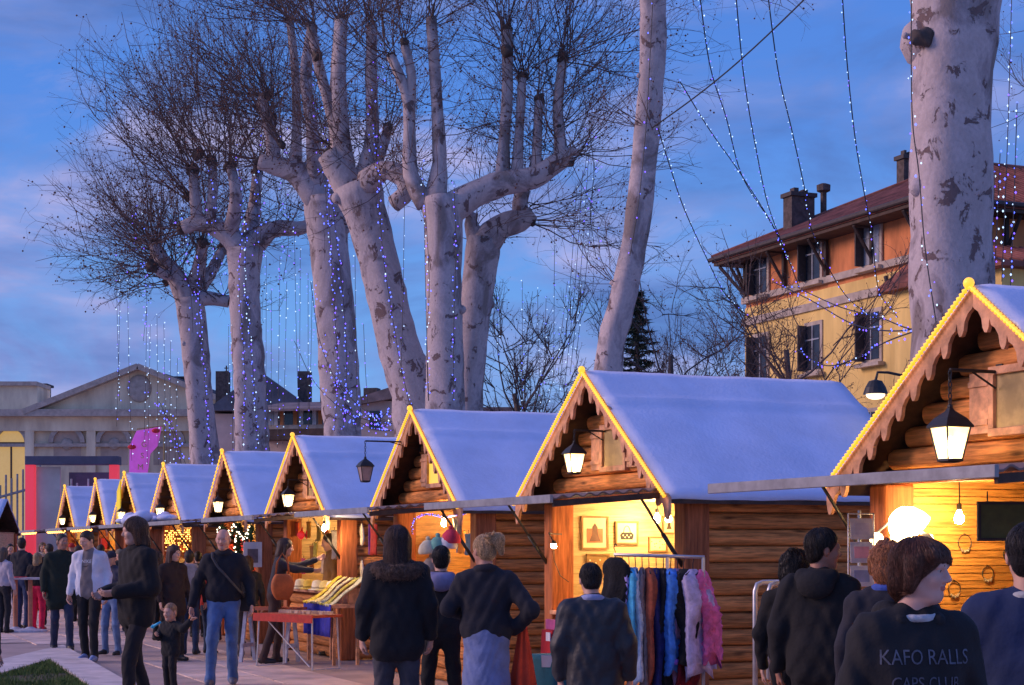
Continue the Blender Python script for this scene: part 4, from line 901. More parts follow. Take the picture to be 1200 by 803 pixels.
m = MB(); m.box((0, 3, z4(470) / 2), (3.6, 6, z4(470))); m.build('wall', M['pinkwall'], gh)
m = MB(); m.prism([(-2.2, z4(474)), (1.0, z4(448)), (2.2, z4(456)), (2.2, z4(460)), (-2.2, z4(478))], lambda a, b, t: (a, -.4 + 7 * t, b)); m.build('roof', M['oldtile'], gh)
m = MB(); m.box((0.6, 1.5, z4(446)), (0.95, 0.8, 1.2)); m.build('chimney', M['chim'], gh)
m = MB(); m.box((-0.6, -.03, z4(492)), (.5, .08, .8)); m.build('window', M['glass'], gh)
Yl = 66.0; lh = empty('low_shed', (P(566, 600, Yl).x, Yl, 0), 0, 'dark low roofed shed behind the forked plane tree', 'shed')
m = MB(); m.box((0, 2, 2.9), (2.2, 4, 5.8)); m.build('wall', M['chim'], lh); m = MB(); m.prism([(-1.3, 5.8), (1.3, 5.8), (1.1, 6.9), (-1.1, 6.9)], lambda a, b, t: (a, -.3 + 4.6 * t, b)); m.build('roof', M['oldtile'], lh)

# ================================================================== entrance frame, railings, banner
M['pinkred'] = glow('lit_pink_red_column', (1.0, 0.06, 0.10), 0.55, (0.6, 0.05, 0.08))
M['lintelp'] = mat('dark_grey_lintel', (0.10, 0.10, 0.15), 0.6, 0.15, 3)
M['whitep'] = mat('white_panel', (0.62, 0.60, 0.52), 0.6, 0.08, 2)
Ye = 60.0; ef = empty('entrance_frame', (P(86, 600, Ye).x, Ye, 0), 0, 'entrance frame with glowing pink red columns and dark lintel', 'gateway'); K5 = Ye / F; z5 = lambda py: EYE + (640 - py) * K5; x5 = lambda px: (px - 86) * K5
for px in (36, 134): m = MB(); m.box((x5(px), 0, z5(544) / 2), (0.30, 0.30, z5(544))); m.build('column', M['pinkred'], ef)
m = MB(); m.box((0, 0, z5(540)), (x5(140) - x5(31), 0.5, 0.30)); m.build('lintel', M['lintelp'], ef, bevel=0.01)
m = MB(); m.box((x5(56), 0.1, z5(547) / 2), (0.84, 0.08, z5(547))); m.build('side_panel', M['whitep'], ef)
m = MB(); m.box((x5(100), 1.2, z5(552) / 2), (1.75, 0.1, z5(552))); m.build('rear_panel', M['lintelp'], ef)
m = MB()
for k in range(9): m.tube([(x5(76) + k * 0.2, 0.9, 0), (x5(76) + k * 0.2, 0.9, z5(560 + 5 * (k % 3)))], 0.035, 6)
m.build('pipe_row', M['steel'], ef)
for k in range(3): m = MB(); m.tube([(x5(92 + 9 * k), .5, 2.0), (x5(92 + 9 * k), .5, z5(576))], 0.07, 8); m.sphere((x5(92 + 9 * k), .5, z5(574)), .12, 8, 6); m.build('pink_lamp', glow('pink_lamp_%d' % k, (1, .1, .9), 1.6), ef)
fr = empty('railing', (P(10, 600, 66).x, 66, 0), 0, 'tall grey railing in front of the lit arch', 'railing')
for k in range(12):
    m = MB(); h = 3.6 + 0.12 * k + random.uniform(-.2, .2); m.tube([(-1.2 + 0.22 * k, 0, 0), (-1.2 + 0.22 * k, 0, h)], 0.04, 6); m.build('bar', M['metal_grey'], fr)
m = MB(); m.tube([(-1.2, 0, 3.2), (1.3, 0, 3.9)], 0.05, 6); m.tube([(-1.2, 0, .4), (1.3, 0, .4)], 0.05, 6); m.build('rail', M['metal_grey'], fr)
# pink vertical banner on a pole
def text_mesh(body, size, mt, name='lettering', extrude=0.002, align='CENTER'):
    cu = bpy.data.curves.new(name, 'FONT'); cu.body = body; cu.size = size; cu.extrude = extrude; cu.align_x = align; cu.align_y = 'CENTER'; cu.resolution_u = 3
    o = bpy.data.objects.new(name, cu); COL.objects.link(o); bpy.context.view_layer.update()
    me = bpy.data.meshes.new_from_object(o.evaluated_get(bpy.context.evaluated_depsgraph_get())); bpy.data.objects.remove(o); bpy.data.curves.remove(cu)
    me.materials.clear(); me.materials.append(mt); return me
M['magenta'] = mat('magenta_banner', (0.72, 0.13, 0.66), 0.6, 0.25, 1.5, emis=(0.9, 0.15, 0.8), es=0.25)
M['gold'] = mat('gold_lettering', (0.55, 0.38, 0.18), 0.6, 0.2, 4)
Yn = 56.0; bn = empty('banner', (P(168, 600, Yn).x, Yn, 0), 0, 'pink vertical banner with gold letters on a pole', 'banner'); K6 = Yn / F; z6 = lambda py: EYE + (640 - py) * K6; x6 = lambda px: (px - 168) * K6
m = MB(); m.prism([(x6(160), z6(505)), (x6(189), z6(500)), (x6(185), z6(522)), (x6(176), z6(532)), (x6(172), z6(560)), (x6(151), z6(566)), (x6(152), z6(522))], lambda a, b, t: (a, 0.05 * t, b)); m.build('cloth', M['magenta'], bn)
for k, ch in enumerate(['I', 'G', 'S', 'M']): 
    o = link('letter', text_mesh(ch, 0.26, M['gold']), bn, (x6(171 - 2.1 * k), -0.012, z6(508 + 13.2 * k)), (R(90), 0, 0))
for (px, py) in ((183, 505), (155, 524)): m = MB(); m.sphere((x6(px), -0.05, z6(py)), (.14, .05, .08), 10, 6); m.build('bow', plain((.75, .03, .05)), bn)
m = MB(); m.tube([(x6(192), .03, 0), (x6(192), .03, z6(498))], 0.03, 8); m.tube([(x6(160), .03, z6(503)), (x6(192), .03, z6(499))], .02, 6); m.build('pole', mat('brass_pole', (.42, .28, .10), .4, .2, 5), bn)
# street lamp with a black hood between the two nearest chalets
Yk = 15.6; p0 = P(1026, 640, Yk); sl = empty('street_lamp', (p0.x, p0.y, 0), 0, 'black hooded lamp lit above the knitwear chalet roof', 'lamp')
zl = P(1026, 462, Yk).z
m = MB(); m.lathe([(0.02, zl + .13), (.06, zl + .12), (.095, zl + .06), (.115, zl)], (0, 0, 0), 16); m.build('hood', M['black'], sl, smooth=False)
m = MB(); m.sphere((0, 0, zl - .005), (.088, .088, .045), 14, 8); m.build('lens', M['lens_soft'], sl, smooth=True)
m = MB(); m.tube([(0, 0, zl + .12), (.02, 0, zl + .20), (.12, .02, zl + .20), (.45, .10, zl + .14)], .013, 8); m.tube([(.45, .1, zl + .2), (.45, .1, 0)], .035, 8); m.build('post', M['black'], sl)
# ================================================================== people
def surface_nets(f, org, h):
    nx, ny, nz = f.shape; s = f < 0
    cnt = np.zeros((nx - 1, ny - 1, nz - 1), np.int8)
    for a in (0, 1):
        for b in (0, 1):
            for c in (0, 1): cnt += s[a:nx - 1 + a, b:ny - 1 + b, c:nz - 1 + c]
    act = (cnt > 0) & (cnt < 8); I = np.argwhere(act)
    idx = -np.ones(act.shape, np.int64); idx[act] = np.arange(len(I))
    pos = np.zeros((len(I), 3)); num = np.zeros(len(I))
    C = [(a, b, c) for a in (0, 1) for b in (0, 1) for c in (0, 1)]
    for p in range(8):
        for q in range(p + 1, 8):
            d = [abs(C[p][k] - C[q][k]) for k in range(3)]
            if sum(d) != 1: continue
            f0 = f[I[:, 0] + C[p][0], I[:, 1] + C[p][1], I[:, 2] + C[p][2]]; f1 = f[I[:, 0] + C[q][0], I[:, 1] + C[q][1], I[:, 2] + C[q][2]]
            cr = (f0 < 0) != (f1 < 0); t = np.where(cr, f0 / np.where(cr, f0 - f1, 1), 0)
            e = np.array(C[p])[None] + t[:, None] * (np.array(C[q]) - np.array(C[p]))[None]
            pos += np.where(cr[:, None], e, 0); num += cr
    V = (I + pos / num[:, None]) * h + np.array(org)
    Qs = []
    for ax in range(3):
        o1, o2 = [(1, 2), (2, 0), (0, 1)][ax]
        sl0 = [slice(None)] * 3; sl1 = [slice(None)] * 3; sl0[ax] = slice(0, -1); sl1[ax] = slice(1, None)
        ed = np.argwhere(s[tuple(sl0)] != s[tuple(sl1)])
        ed = ed[(ed[:, o1] > 0) & (ed[:, o2] > 0) & (ed[:, o1] < f.shape[o1] - 1) & (ed[:, o2] < f.shape[o2] - 1)]
        if not len(ed): continue
        def cell(d1, d2):
            e = ed.copy(); e[:, o1] -= d1; e[:, o2] -= d2; return idx[e[:, 0], e[:, 1], e[:, 2]]
        q = np.stack([cell(1, 1), cell(0, 1), cell(0, 0), cell(1, 0)], 1)
        inside = s[ed[:, 0], ed[:, 1], ed[:, 2]]
        q[~inside] = q[~inside][:, ::-1]; Qs.append(q)
    return V, np.concatenate(Qs)

class Field:
    def __init__(s, lo, hi, h):
        s.lo = np.array(lo, float); s.h = h; n = np.ceil((np.array(hi) - s.lo) / h).astype(int) + 1
        s.ax = [s.lo[k] + np.arange(n[k]) * h for k in range(3)]; s.n = n; s.g = {}
    def sub(s, lo, hi):
        return tuple(slice(max(0, int((lo[k] - s.lo[k]) / s.h)), min(s.n[k], int((hi[k] - s.lo[k]) / s.h) + 2)) for k in range(3))
    def put(s, lab, fn, lo, hi, k=0.0, op='u'):
        if lab not in s.g: s.g[lab] = np.full(tuple(s.n), 0.5, np.float32)
        sl = s.sub(lo, hi)
        if any(x.stop <= x.start for x in sl): return
        X, Y, Z = np.meshgrid(s.ax[0][sl[0]], s.ax[1][sl[1]], s.ax[2][sl[2]], indexing='ij', sparse=True)
        d = fn(X, Y, Z); a = s.g[lab][sl]
        if op == 'u':
            if k > 0: hh = np.clip(0.5 + 0.5 * (a - d) / k, 0, 1); r = a + (d - a) * hh - k * hh * (1 - hh)
            else: r = np.minimum(a, d)
        elif op == 's':
            d = -d
            if k > 0: hh = np.clip(0.5 - 0.5 * (a - d) / k, 0, 1); r = a + (d - a) * hh + k * hh * (1 - hh)
            else: r = np.maximum(a, d)
        elif op == 'i': r = np.maximum(a, d)
        s.g[lab][sl] = r
    def cap(s, lab, A, B, ra, rb=None, k=0.02, sy=1.0, op='u'):
        rb = ra if rb is None else rb; A = np.array(A, float); B = np.array(B, float); m = max(ra, rb) + 0.06
        sc = np.array([1, 1 / sy, 1]); a = A * sc; ba = (B - A) * sc; bb = ba @ ba + 1e-9
        def fn(X, Y, Z):
            px, py, pz = X - a[0], Y / sy - a[1], Z - a[2]
            t = np.clip((px * ba[0] + py * ba[1] + pz * ba[2]) / bb, 0, 1)
            return (np.sqrt((px - t * ba[0]) ** 2 + (py - t * ba[1]) ** 2 + (pz - t * ba[2]) ** 2) - (ra + (rb - ra) * t)) * min(1, sy * 1.15)
        s.put(lab, fn, np.minimum(A, B) - m, np.maximum(A, B) + m, k, op)
    def ell(s, lab, c, r, k=0.01, op='u', wig=0.0, wf=60):
        c = np.array(c, float); r = np.array(r if hasattr(r, '__len__') else (r,) * 3, float)
        def fn(X, Y, Z):
            q = np.sqrt(((X - c[0]) / r[0]) ** 2 + ((Y - c[1]) / r[1]) ** 2 + ((Z - c[2]) / r[2]) ** 2)
            d = (q - 1) * r.min() * (0.6 + 0.4 * r.max() / r.min()) if r.max() / r.min() < 1.6 else (q - 1) * r.min()
            if wig:
                an = np.arctan2(Y - c[1], X - c[0]); d = d + wig * (np.sin(an * wf * 0.35 + 5 * np.sin(Z * 25)) + 0.6 * np.sin(an * wf * 0.8 + Z * 30))
            return d
        s.put(lab, fn, c - r - 0.05, c + r + 0.05, k, op)
    def plane(s, lab, p0, n):
        """keep the side the normal points to"""
        n = np.array(n, float); n /= np.linalg.norm(n)
        s.put(lab, lambda X, Y, Z: -((X - p0[0]) * n[0] + (Y - p0[1]) * n[1] + (Z - p0[2]) * n[2]), s.lo, s.lo + s.n * s.h, 0, 'i')
    def mesh(s):
        labs = list(s.g); tot = s.g[labs[0]].copy()
        for l in labs[1:]: tot = np.minimum(tot, s.g[l])
        V, Q = surface_nets(tot, s.lo, s.h)
        c = V[Q].mean(1); ii = np.clip(np.round((c - s.lo) / s.h).astype(int), 0, s.n - 1)
        # trilinear label values
        u = np.clip((c - s.lo) / s.h, 0, s.n - 1.001); i0 = u.astype(int); fr = u - i0
        def tri(G):
            r = 0
            for a in (0, 1):
                for b in (0, 1):
                    for d in (0, 1):
                        r = r + G[i0[:, 0] + a, i0[:, 1] + b, i0[:, 2] + d] * (fr[:, 0] if a else 1 - fr[:, 0]) * (fr[:, 1] if b else 1 - fr[:, 1]) * (fr[:, 2] if d else 1 - fr[:, 2])
            return r
        vals = np.stack([tri(s.g[l]) for l in labs], 1) if True else np.stack([s.g[l][ii[:, 0], ii[:, 1], ii[:, 2]] for l in labs], 1)
        lab = np.argmin(vals, 1)
        return V, Q, lab, labs

def smooth_borders(V, Q, lab, it=4):
    """even out the stair-steps where two materials meet"""
    u, li = np.unique(np.asarray(lab, dtype=str), return_inverse=True); n = len(V)
    E = np.concatenate([Q[:, [i, (i + 1) % 4]] for i in range(4)]); Lf = np.tile(li, 4); E.sort(axis=1)
    key = E[:, 0].astype(np.int64) * n + E[:, 1]; o = np.argsort(key, kind='stable'); k, l = key[o], Lf[o]
    same = (k[1:] == k[:-1]) & (l[1:] != l[:-1]); be = E[o][1:][same]
    if not len(be): return V
    V = V.copy()
    for _ in range(it):
        S = np.zeros_like(V); C = np.zeros(n); np.add.at(S, be[:, 0], V[be[:, 1]]); np.add.at(S, be[:, 1], V[be[:, 0]]); np.add.at(C, be[:, 0], 1); np.add.at(C, be[:, 1], 1)
        m = C >= 2; V[m] = 0.45 * V[m] + 0.55 * S[m] / C[m][:, None]
    return V
def hair_strands(V, Q, crown, n, ln, r, rg, wave=0.0, mess=0.15):
    """thin locks combed over the hair surface, away from the crown and down"""
    from mathutils.bvhtree import BVHTree
    bv = BVHTree.FromPolygons(V.tolist(), Q.tolist()); c = V[Q].mean(1); pick = rg.integers(0, len(Q), n); lines = []
    nrm = np.cross(V[Q[:, 2]] - V[Q[:, 0]], V[Q[:, 3]] - V[Q[:, 1]]); nrm /= np.linalg.norm(nrm, axis=1)[:, None] + 1e-9
    for q in pick:
        p = c[q]; nn = nrm[q]; pts = []; L_ = ln * rg.uniform(0.5, 1.2); off = rg.uniform(0.001, 0.006); jt = rg.normal(0, mess, 3)
        for k in range(5):
            pts.append(p + nn * (off + 0.004 * (k / 5) * rg.uniform(-.5, 1)))
            d = (p - crown); d = d / (np.linalg.norm(d) + 1e-6) * 0.7 + np.array((0, 0, -0.75)) + jt + wave * np.array((math.sin(k * 2 + q), math.cos(k * 2 + q), 0)); d = d - nn * (d @ nn); d /= np.linalg.norm(d) + 1e-6
            h_ = bv.find_nearest(Vector(p + d * L_ / 4))
            if h_[0] is None: break
            p = np.array(h_[0]); nn = np.array(h_[1])
        if len(pts) > 3: lines.append((np.array(pts), r, r * 0.25))
    return lines
_hands = {}
def hand_mesh(curl, h=0.0045):
    if (curl, h) in _hands: return _hands[(curl, h)]
    f = Field((-0.075, -0.06, -0.21), (0.075, 0.10, 0.05), h)
    f.cap('skin', (0, 0, 0.04), (0, 0, -0.02), 0.027, 0.025, sy=0.75)
    f.cap('skin', (-0.012, 0, -0.03), (-0.02, 0, -0.085), 0.024, 0.020, k=0.02, sy=0.6); f.cap('skin', (0.012, 0, -0.03), (0.02, 0, -0.082), 0.024, 0.020, k=0.02, sy=0.6)
    for (x, z, l) in ((-0.030, -0.088, 0.066), (-0.010, -0.094, 0.076), (0.011, -0.092, 0.071), (0.030, -0.084, 0.055)):
        p = np.array([x, 0.0, z]); a = 0.25 * curl + 0.1
        for j, fr in enumerate((0.45, 0.31, 0.24)):
            a2 = a + curl * (0.35 + 0.65 * j); q = p + np.array([x * 0.06, -math.sin(a2), -math.cos(a2)]) * l * fr * 1.08
            f.cap('skin', p, q, 0.0092 - 0.0006 * j, 0.0086 - 0.0006 * j, k=0.004); p = q
    f.cap('skin', (-0.028, -0.004, -0.03), (-0.050, -0.018, -0.068), 0.0135, 0.011, k=0.014); f.cap('skin', (-0.050, -0.018, -0.068), (-0.050, -0.028, -0.098), 0.0105, 0.008, k=0.004)
    V, Q, lab, labs = f.mesh(); _hands[(curl, h)] = (V, Q); return _hands[(curl, h)]

def head_mesh(style, h, seed=0, glasses=False, female=False):
    f = Field((-0.15, -0.17, -0.30), (0.15, 0.20, 0.19), h)
    S = 'skin'
    f.ell(S, (0, 0.012, 0.03), (0.073, 0.092, 0.086), 0); f.ell(S, (0, -0.025, -0.03), (0.058, 0.064, 0.086), 0.03)
    f.ell(S, (0, -0.050, -0.089), (0.027, 0.026, 0.022), 0.03)
    for s in (-1, 1):
        f.cap(S, (s * 0.046, 0.005, -0.045), (s * 0.012, -0.052, -0.092), 0.022, 0.020, 0.025); f.ell(S, (s * 0.036, -0.062, -0.024), 0.022, 0.03)
        f.ell(S, (s * 0.077, 0.014, -0.006), (0.011, 0.020, 0.031), 0.006)
        f.ell(S, (s * 0.030, -0.097, 0.008), (0.016, 0.016, 0.011), 0.012, 's')
        f.ell('eye', (s * 0.030, -0.0755, 0.008), (0.0135, 0.0115, 0.0085), 0); f.ell('iris', (s * 0.030, -0.0805, 0.008), 0.0075, 0)
        f.cap('brow', (s * 0.016, -0.0905, 0.026), (s * 0.046, -0.080, 0.028), 0.0055, 0.0035, 0)
        f.ell(S, (s * 0.0115, -0.095, -0.031), 0.0085, 0.006); f.cap(S, (s * 0.017, -0.0840, 0.0190), (s * 0.043, -0.078, 0.0170), 0.0050, 0.0045, 0.003)
    f.cap(S, (-0.032, -0.080, 0.028), (0.032, -0.080, 0.028), 0.011, None, 0.02)
    f.cap(S, (0, -0.086, 0.016), (0, -0.106, -0.025), 0.007, 0.0118, 0.010)
    f.ell('lip', (0, -0.0835, -0.0540), (0.0215, 0.0085, 0.0050), 0); f.ell('lip', (0, -0.0825, -0.0625), (0.0185, 0.009, 0.0058), 0.002)
    f.cap(S, (0, 0.022, -0.06), (0, 0.040, -0.27), 0.054, 0.066, 0.03)
    Hh = 'hair'; rnd = random.Random(seed)
    if style != 'bald':
        if style in ('short', 'crop'):
            t = 0.010 if style == 'short' else 0.005
            f.ell(Hh, (0, 0.018, 0.036), (0.075 + t, 0.094 + t, 0.085 + t * 1.6), 0, wig=0.0018); f.plane(Hh, (0, -0.052, 0.050), (0, 0.80, 0.60))
            f.ell(Hh, (0, 0.060, -0.030), (0.062, 0.045, 0.055), 0.02)
        elif style == 'mop':
            f.ell(Hh, (0, 0.020, 0.032), (0.089, 0.106, 0.095), 0, wig=0.0009, wf=70); f.ell(Hh, (0.0, -0.036, 0.070), (0.076, 0.054, 0.038), 0.02, wig=0.002)
            for s in (-1, 1): f.cap(Hh, (s * 0.078, -0.006, 0.035), (s * 0.080, 0.014, -0.062), 0.030, 0.018, 0.02)
            f.cap(Hh, (-0.062, -0.064, 0.058), (0.052, -0.078, 0.040), 0.020, 0.012, 0.02); f.ell(Hh, (0, 0.070, -0.055), (0.075, 0.050, 0.062), 0.03, wig=0.002)
            f.ell(Hh, (0, -0.092, -0.045), (0.070, 0.084, 0.080), 0.008, 's')
        elif style in ('long', 'bob', 'messy'):
            z0 = {'long': -0.20, 'bob': -0.115, 'messy': -0.05}[style]
            f.ell(Hh, (0, 0.018, 0.036), (0.090, 0.108, 0.096), 0, wig=0.003, wf=60)
            f.cap(Hh, (0, 0.055, 0.0), (0, 0.070, z0), 0.092 if style == 'long' else 0.085, 0.098 if style == 'long' else 0.088, 0.03, sy=0.75)
            for s in (-1, 1): f.cap(Hh, (s * 0.078, 0.0, 0.02), (s * 0.080, 0.005, z0 * 0.9), 0.028, 0.022, 0.02)
            f.ell(Hh, (0, -0.10, -0.035), (0.064, 0.066, 0.092), 0.008, 's')
            if style == 'messy':
                for q in range(26):
                    a, b = rnd.uniform(0, 6.28), rnd.uniform(-0.5, 1.5); c = (0.088 * math.cos(a) * math.cos(b), 0.02 + 0.10 * math.sin(a) * math.cos(b), 0.035 + 0.09 * math.sin(b))
                    if c[1] > -0.05: f.ell(Hh, c, rnd.uniform(0.014, 0.026), 0.01)
        elif style == 'ponytail':
            f.ell(Hh, (0, 0.018, 0.036), (0.081, 0.100, 0.094), 0, wig=0.002); f.plane(Hh, (0, -0.052, 0.045), (0, 0.85, 0.5)); f.ell(Hh, (0, 0.055, -0.02), (0.068, 0.055, 0.06), 0.02)
            f.ell(Hh, (0, 0.118, 0.075), (0.026, 0.026, 0.026), 0.01); f.cap(Hh, (0, 0.12, 0.085), (-0.05, 0.150, 0.085), 0.030, 0.044, 0.015); f.cap(Hh, (-0.05, 0.150, 0.085), (-0.085, 0.135, -0.02), 0.044, 0.018, 0.02)
            for q in range(10): f.cap(Hh, (0, 0.12, 0.09), (rnd.uniform(-0.07, 0.09), rnd.uniform(0.13, 0.18), rnd.uniform(0.05, 0.14)), 0.008, 0.005, 0.006)
        elif style == 'cap':
            f.ell(Hh, (0, 0.018, 0.042), (0.086, 0.103, 0.090), 0); f.plane(Hh, (0, 0, 0.022), (0, 0.12, 1)); f.ell(Hh, (0, -0.085, 0.03), (0.07, 0.06, 0.012), 0.01)
    elif style == 'bald':
        f.ell('stubble', (0, 0.045, -0.005), (0.0735, 0.060, 0.05), 0)
    if glasses:
        for s in (-1, 1):
            for q in range(14):
                a, b = 2 * math.pi * q / 14, 2 * math.pi * (q + 1) / 14
                f.cap('frame', (s * 0.032 + 0.021 * math.cos(a), -0.104, 0.006 + 0.016 * math.sin(a)), (s * 0.032 + 0.021 * math.cos(b), -0.104, 0.006 + 0.016 * math.sin(b)), 0.0028, None, 0)
            f.cap('frame', (s * 0.054, -0.102, 0.010), (s * 0.080, 0.010, 0.012), 0.0028, None, 0)
        f.cap('frame', (-0.011, -0.106, 0.012), (0.011, -0.106, 0.012), 0.0028, None, 0)
    return f.mesh()

def skin_mat(c): return plain(c, 0.55, 0.10, 9)
SKIN = (0.60, 0.34, 0.25)
def cloth(c, bump=0.25, sc=45): return plain(c, 0.9, 0.22, 7, bump=bump, bscale=sc)
NP = [0]
def person(label, px, top, Y, face=0, head=(0, 0), hair='short', hairc=(0.02, 0.013, 0.010), skin=SKIN, jacket=(0.012, 0.012, 0.014), legs=(0.015, 0.016, 0.022), shoe=(0.02, 0.02, 0.02), hem=0.90, feet=None, arms=None, curl=0.7,
           lean=0, bulk=0.0, hs=1.0, flare=0.0, skirt=None, collar=None, hood=None, fur=None, paint=None, glasses=False, H=None, extra=None, jrough=0.9, h=None, group='visitors of the Christmas market', legw=1.0, side=0.0, tee=False):
    NP[0] += 1; Hh = H or (EYE + (640 - top) / F * Y); k = Hh / 1.75
    h = h or min(0.018, max(0.0105, Y * 0.0010)); f = Field(np.array((-0.62, -0.75, 0.0)), np.array((0.62, 0.62, 1.60)), h)
    feet = feet or ((0.11, -0.02), (-0.11, 0.02)); T, J = 'trousers', 'jacket'
    ln = R(lean); sd_ = R(side)
    def up(p):                                            # bend the upper body at the hips
        x, y, z = p; dz = z - 0.92
        return np.array((x - dz * math.sin(sd_), y * math.cos(ln) - dz * math.sin(ln), 0.92 + dz * math.cos(ln) + y * math.sin(ln) * -1))
    # legs
    for s, (fx, fy) in zip((1, -1), feet):
        hip = np.array((s * 0.088, 0.0, 0.90)); an = np.array((fx, fy, 0.085)); kn = (hip + an) / 2 + np.array((0.0, -0.045 - 0.10 * max(0, abs(fy) - 0.05), 0.02))
        f.cap(T, hip, kn, 0.088 * legw, 0.064 * legw, 0.03); f.cap(T, kn, an, 0.064 * legw, 0.052 * legw, 0.03); f.cap(T, an, an + np.array((0, 0.005, -0.035)), 0.056 * legw, 0.058 * legw, 0.02)
        so = 'shoe%d' % s
        f.cap(so, (fx, fy + 0.035, 0.048), (fx + s * 0.015, fy - 0.15, 0.032), 0.046, 0.036, 0.01); f.plane(so, (0, 0, 0.006), (0, 0, 1)); f.cap(so, (fx, fy, 0.10), (fx, fy - 0.02, 0.05), 0.048, 0.05, 0.02)
    f.cap(T, (-0.06, 0.01, 0.94), (0.06, 0.01, 0.94), 0.115, None, 0.05, sy=0.85)
    if skirt:
        f.cap(T, (0, 0.01, 0.95), (0, 0.01, skirt), 0.155, 0.215, 0.03, sy=0.85)
    # torso
    b = bulk
    U = up
    f.cap(J, U((-0.085, 0.005, 1.30)), U((0.085, 0.005, 1.30)), 0.122 + b, None, 0.05, sy=0.82); f.cap(J, U((-0.05, 0, 1.17)), U((0.05, 0, 1.02)), 0.125 + b, None, 0.06, sy=0.82); f.cap(J, U((0.05, 0, 1.17)), U((-0.05, 0, 1.02)), 0.125 + b, None, 0.06, sy=0.82)
    f.cap(J, U((-0.155, 0.012, 1.388)), U((0.155, 0.012, 1.388)), 0.066 + b * .5, None, 0.06)
    for s in (-1, 1): f.cap(J, U((s * 0.03, 0.018, 1.462)), U((s * 0.150, 0.014, 1.405)), 0.056, 0.064 + b * .4, 0.05)
    f.cap(J, U((-0.055, 0, 1.05)), U((-0.065, 0, hem + 0.115)), 0.125 + b, 0.122 + b + flare, 0.05, sy=0.85); f.cap(J, U((0.055, 0, 1.05)), U((0.065, 0, hem + 0.115)), 0.125 + b, 0.122 + b + flare, 0.05, sy=0.85)
    if not tee: f.cap(J, U((0, 0.014, 1.45)), U((0, 0.014, 1.475)), 0.086, 0.076, 0.03)                      # collar
    p0 = U((0, 0, hem)); f.put(J, lambda X, Y_, Z: p0[2] - Z + 0 * X, (-0.6, -0.7, 0), (0.6, 0.6, hem + 0.15), 0, 'i')
    # arms
    A = arms or {}
    ends = []
    for s in (1, -1):
        sh = U((s * 0.176, 0.012, 1.392)); el, wr = A.get(s, ((s * 0.248, 0.03, 1.145), (s * 0.262, -0.045, 0.915)))
        el, wr = np.array(el), np.array(wr)
        if not A.get('abs'): el, wr = U(el), U(wr)
        f.cap(J, sh, el, 0.066 + b * .8, 0.054 + b * .8, 0.035); f.cap(J, el, wr, 0.054 + b * .8, 0.043 + b * .6, 0.03)
        ends.append((s, el, wr))
    g = f.g[J]; X, Y_, Z = np.meshgrid(*f.ax, indexing='ij', sparse=True); sd = NP[0] * 1.7
    g += 0.003 * np.sin(34 * Z + 7 * np.sin(11 * X + sd) + 9 * Y_) + 0.0025 * np.sin(60 * X + 25 * Z + 5 * np.sin(14 * Y_ + sd)) + 0.0025 * np.sin(15 * Z - 9 * X + 4 * np.sin(8 * X + 5 * Y_ + sd) + sd) * np.sin(9 * X + 6 * Z + sd) * np.clip(1.5 - np.abs(Z - 1.0) * 2, 0.3, 1)
    f.g[T] += 0.003 * np.sin(40 * Z + 9 * np.sin(15 * X + sd) + 10 * Y_) + 0.003 * np.sin(21 * Z + 30 * Y_ + sd)
    cz = 1.468 if tee else 1.485
    if collar:
        for q in range(16):
            a, b2 = 2 * math.pi * q / 16, 2 * math.pi * (q + 1) / 16
            f.cap('collar', U((0.074 * math.cos(a), 0.012 + 0.070 * math.sin(a), cz + 0.012 * math.sin(a))), U((0.074 * math.cos(b2), 0.012 + 0.070 * math.sin(b2), cz + 0.012 * math.sin(b2))), (0.012 if tee else 0.022) if collar is not True else 0.03, None, 0.01)
    if hood:                                               # hood lying on the upper back
        f.cap('hood', U((-0.09, 0.085, 1.47)), U((0.09, 0.085, 1.47)), 0.045, None, 0.03); f.ell('hood', U((0, 0.135, 1.42)), (0.115, 0.055, 0.085), 0.03)
        for s in (-1, 1): f.cap('hood', U((s * 0.085, 0.06, 1.475)), U((s * 0.075, -0.045, 1.445)), 0.040, 0.026, 0.03)
    if fur:
        for q in range(18):
            a, b2 = math.pi * (q / 17) - 0.15, math.pi * ((q + 1) / 17) - 0.15
            f.cap('fur', U((0.165 * math.cos(a), 0.02 + 0.125 * math.sin(a), 1.425 - 0.02 * math.sin(a))), U((0.165 * math.cos(b2), 0.02 + 0.125 * math.sin(b2), 1.425 - 0.02 * math.sin(b2))), 0.047, None, 0.01)
        f.g['fur'] += 0.011 * np.sin(120 * X + 60 * Z) * np.sin(110 * Z + 40 * Y_) * np.sin(90 * Y_)
    if extra: extra(f, U)
    V, Q, lab, labs = f.mesh(); names = [labs[i] for i in lab]
    parts = [(V, Q, lab, labs)]
    # head
    hV, hQ, hl, hlabs = head_mesh(hair, 0.0036 if Y < 7 else (0.0065 if Y < 15 else 0.0085), NP[0], glasses)
    hm = Matrix.Rotation(R(head[0]), 3, 'Z') @ Matrix.Rotation(R(-head[1]) * -1, 3, 'X')
    piv = np.array((0, 0.03, -0.12)); hr = np.array(hm)
    hc = U((0, -0.012, 1.632))
    wz = np.clip((hV[:, 2] + 0.21) / 0.09, 0, 1)[:, None]; hV = (((hV - piv) @ hr.T + piv) * wz + hV * (1 - wz)) * hs + np.array(hc) + np.array((0, 0, 0.118 * (hs - 1)))
    parts.append((hV, hQ, hl, hlabs))
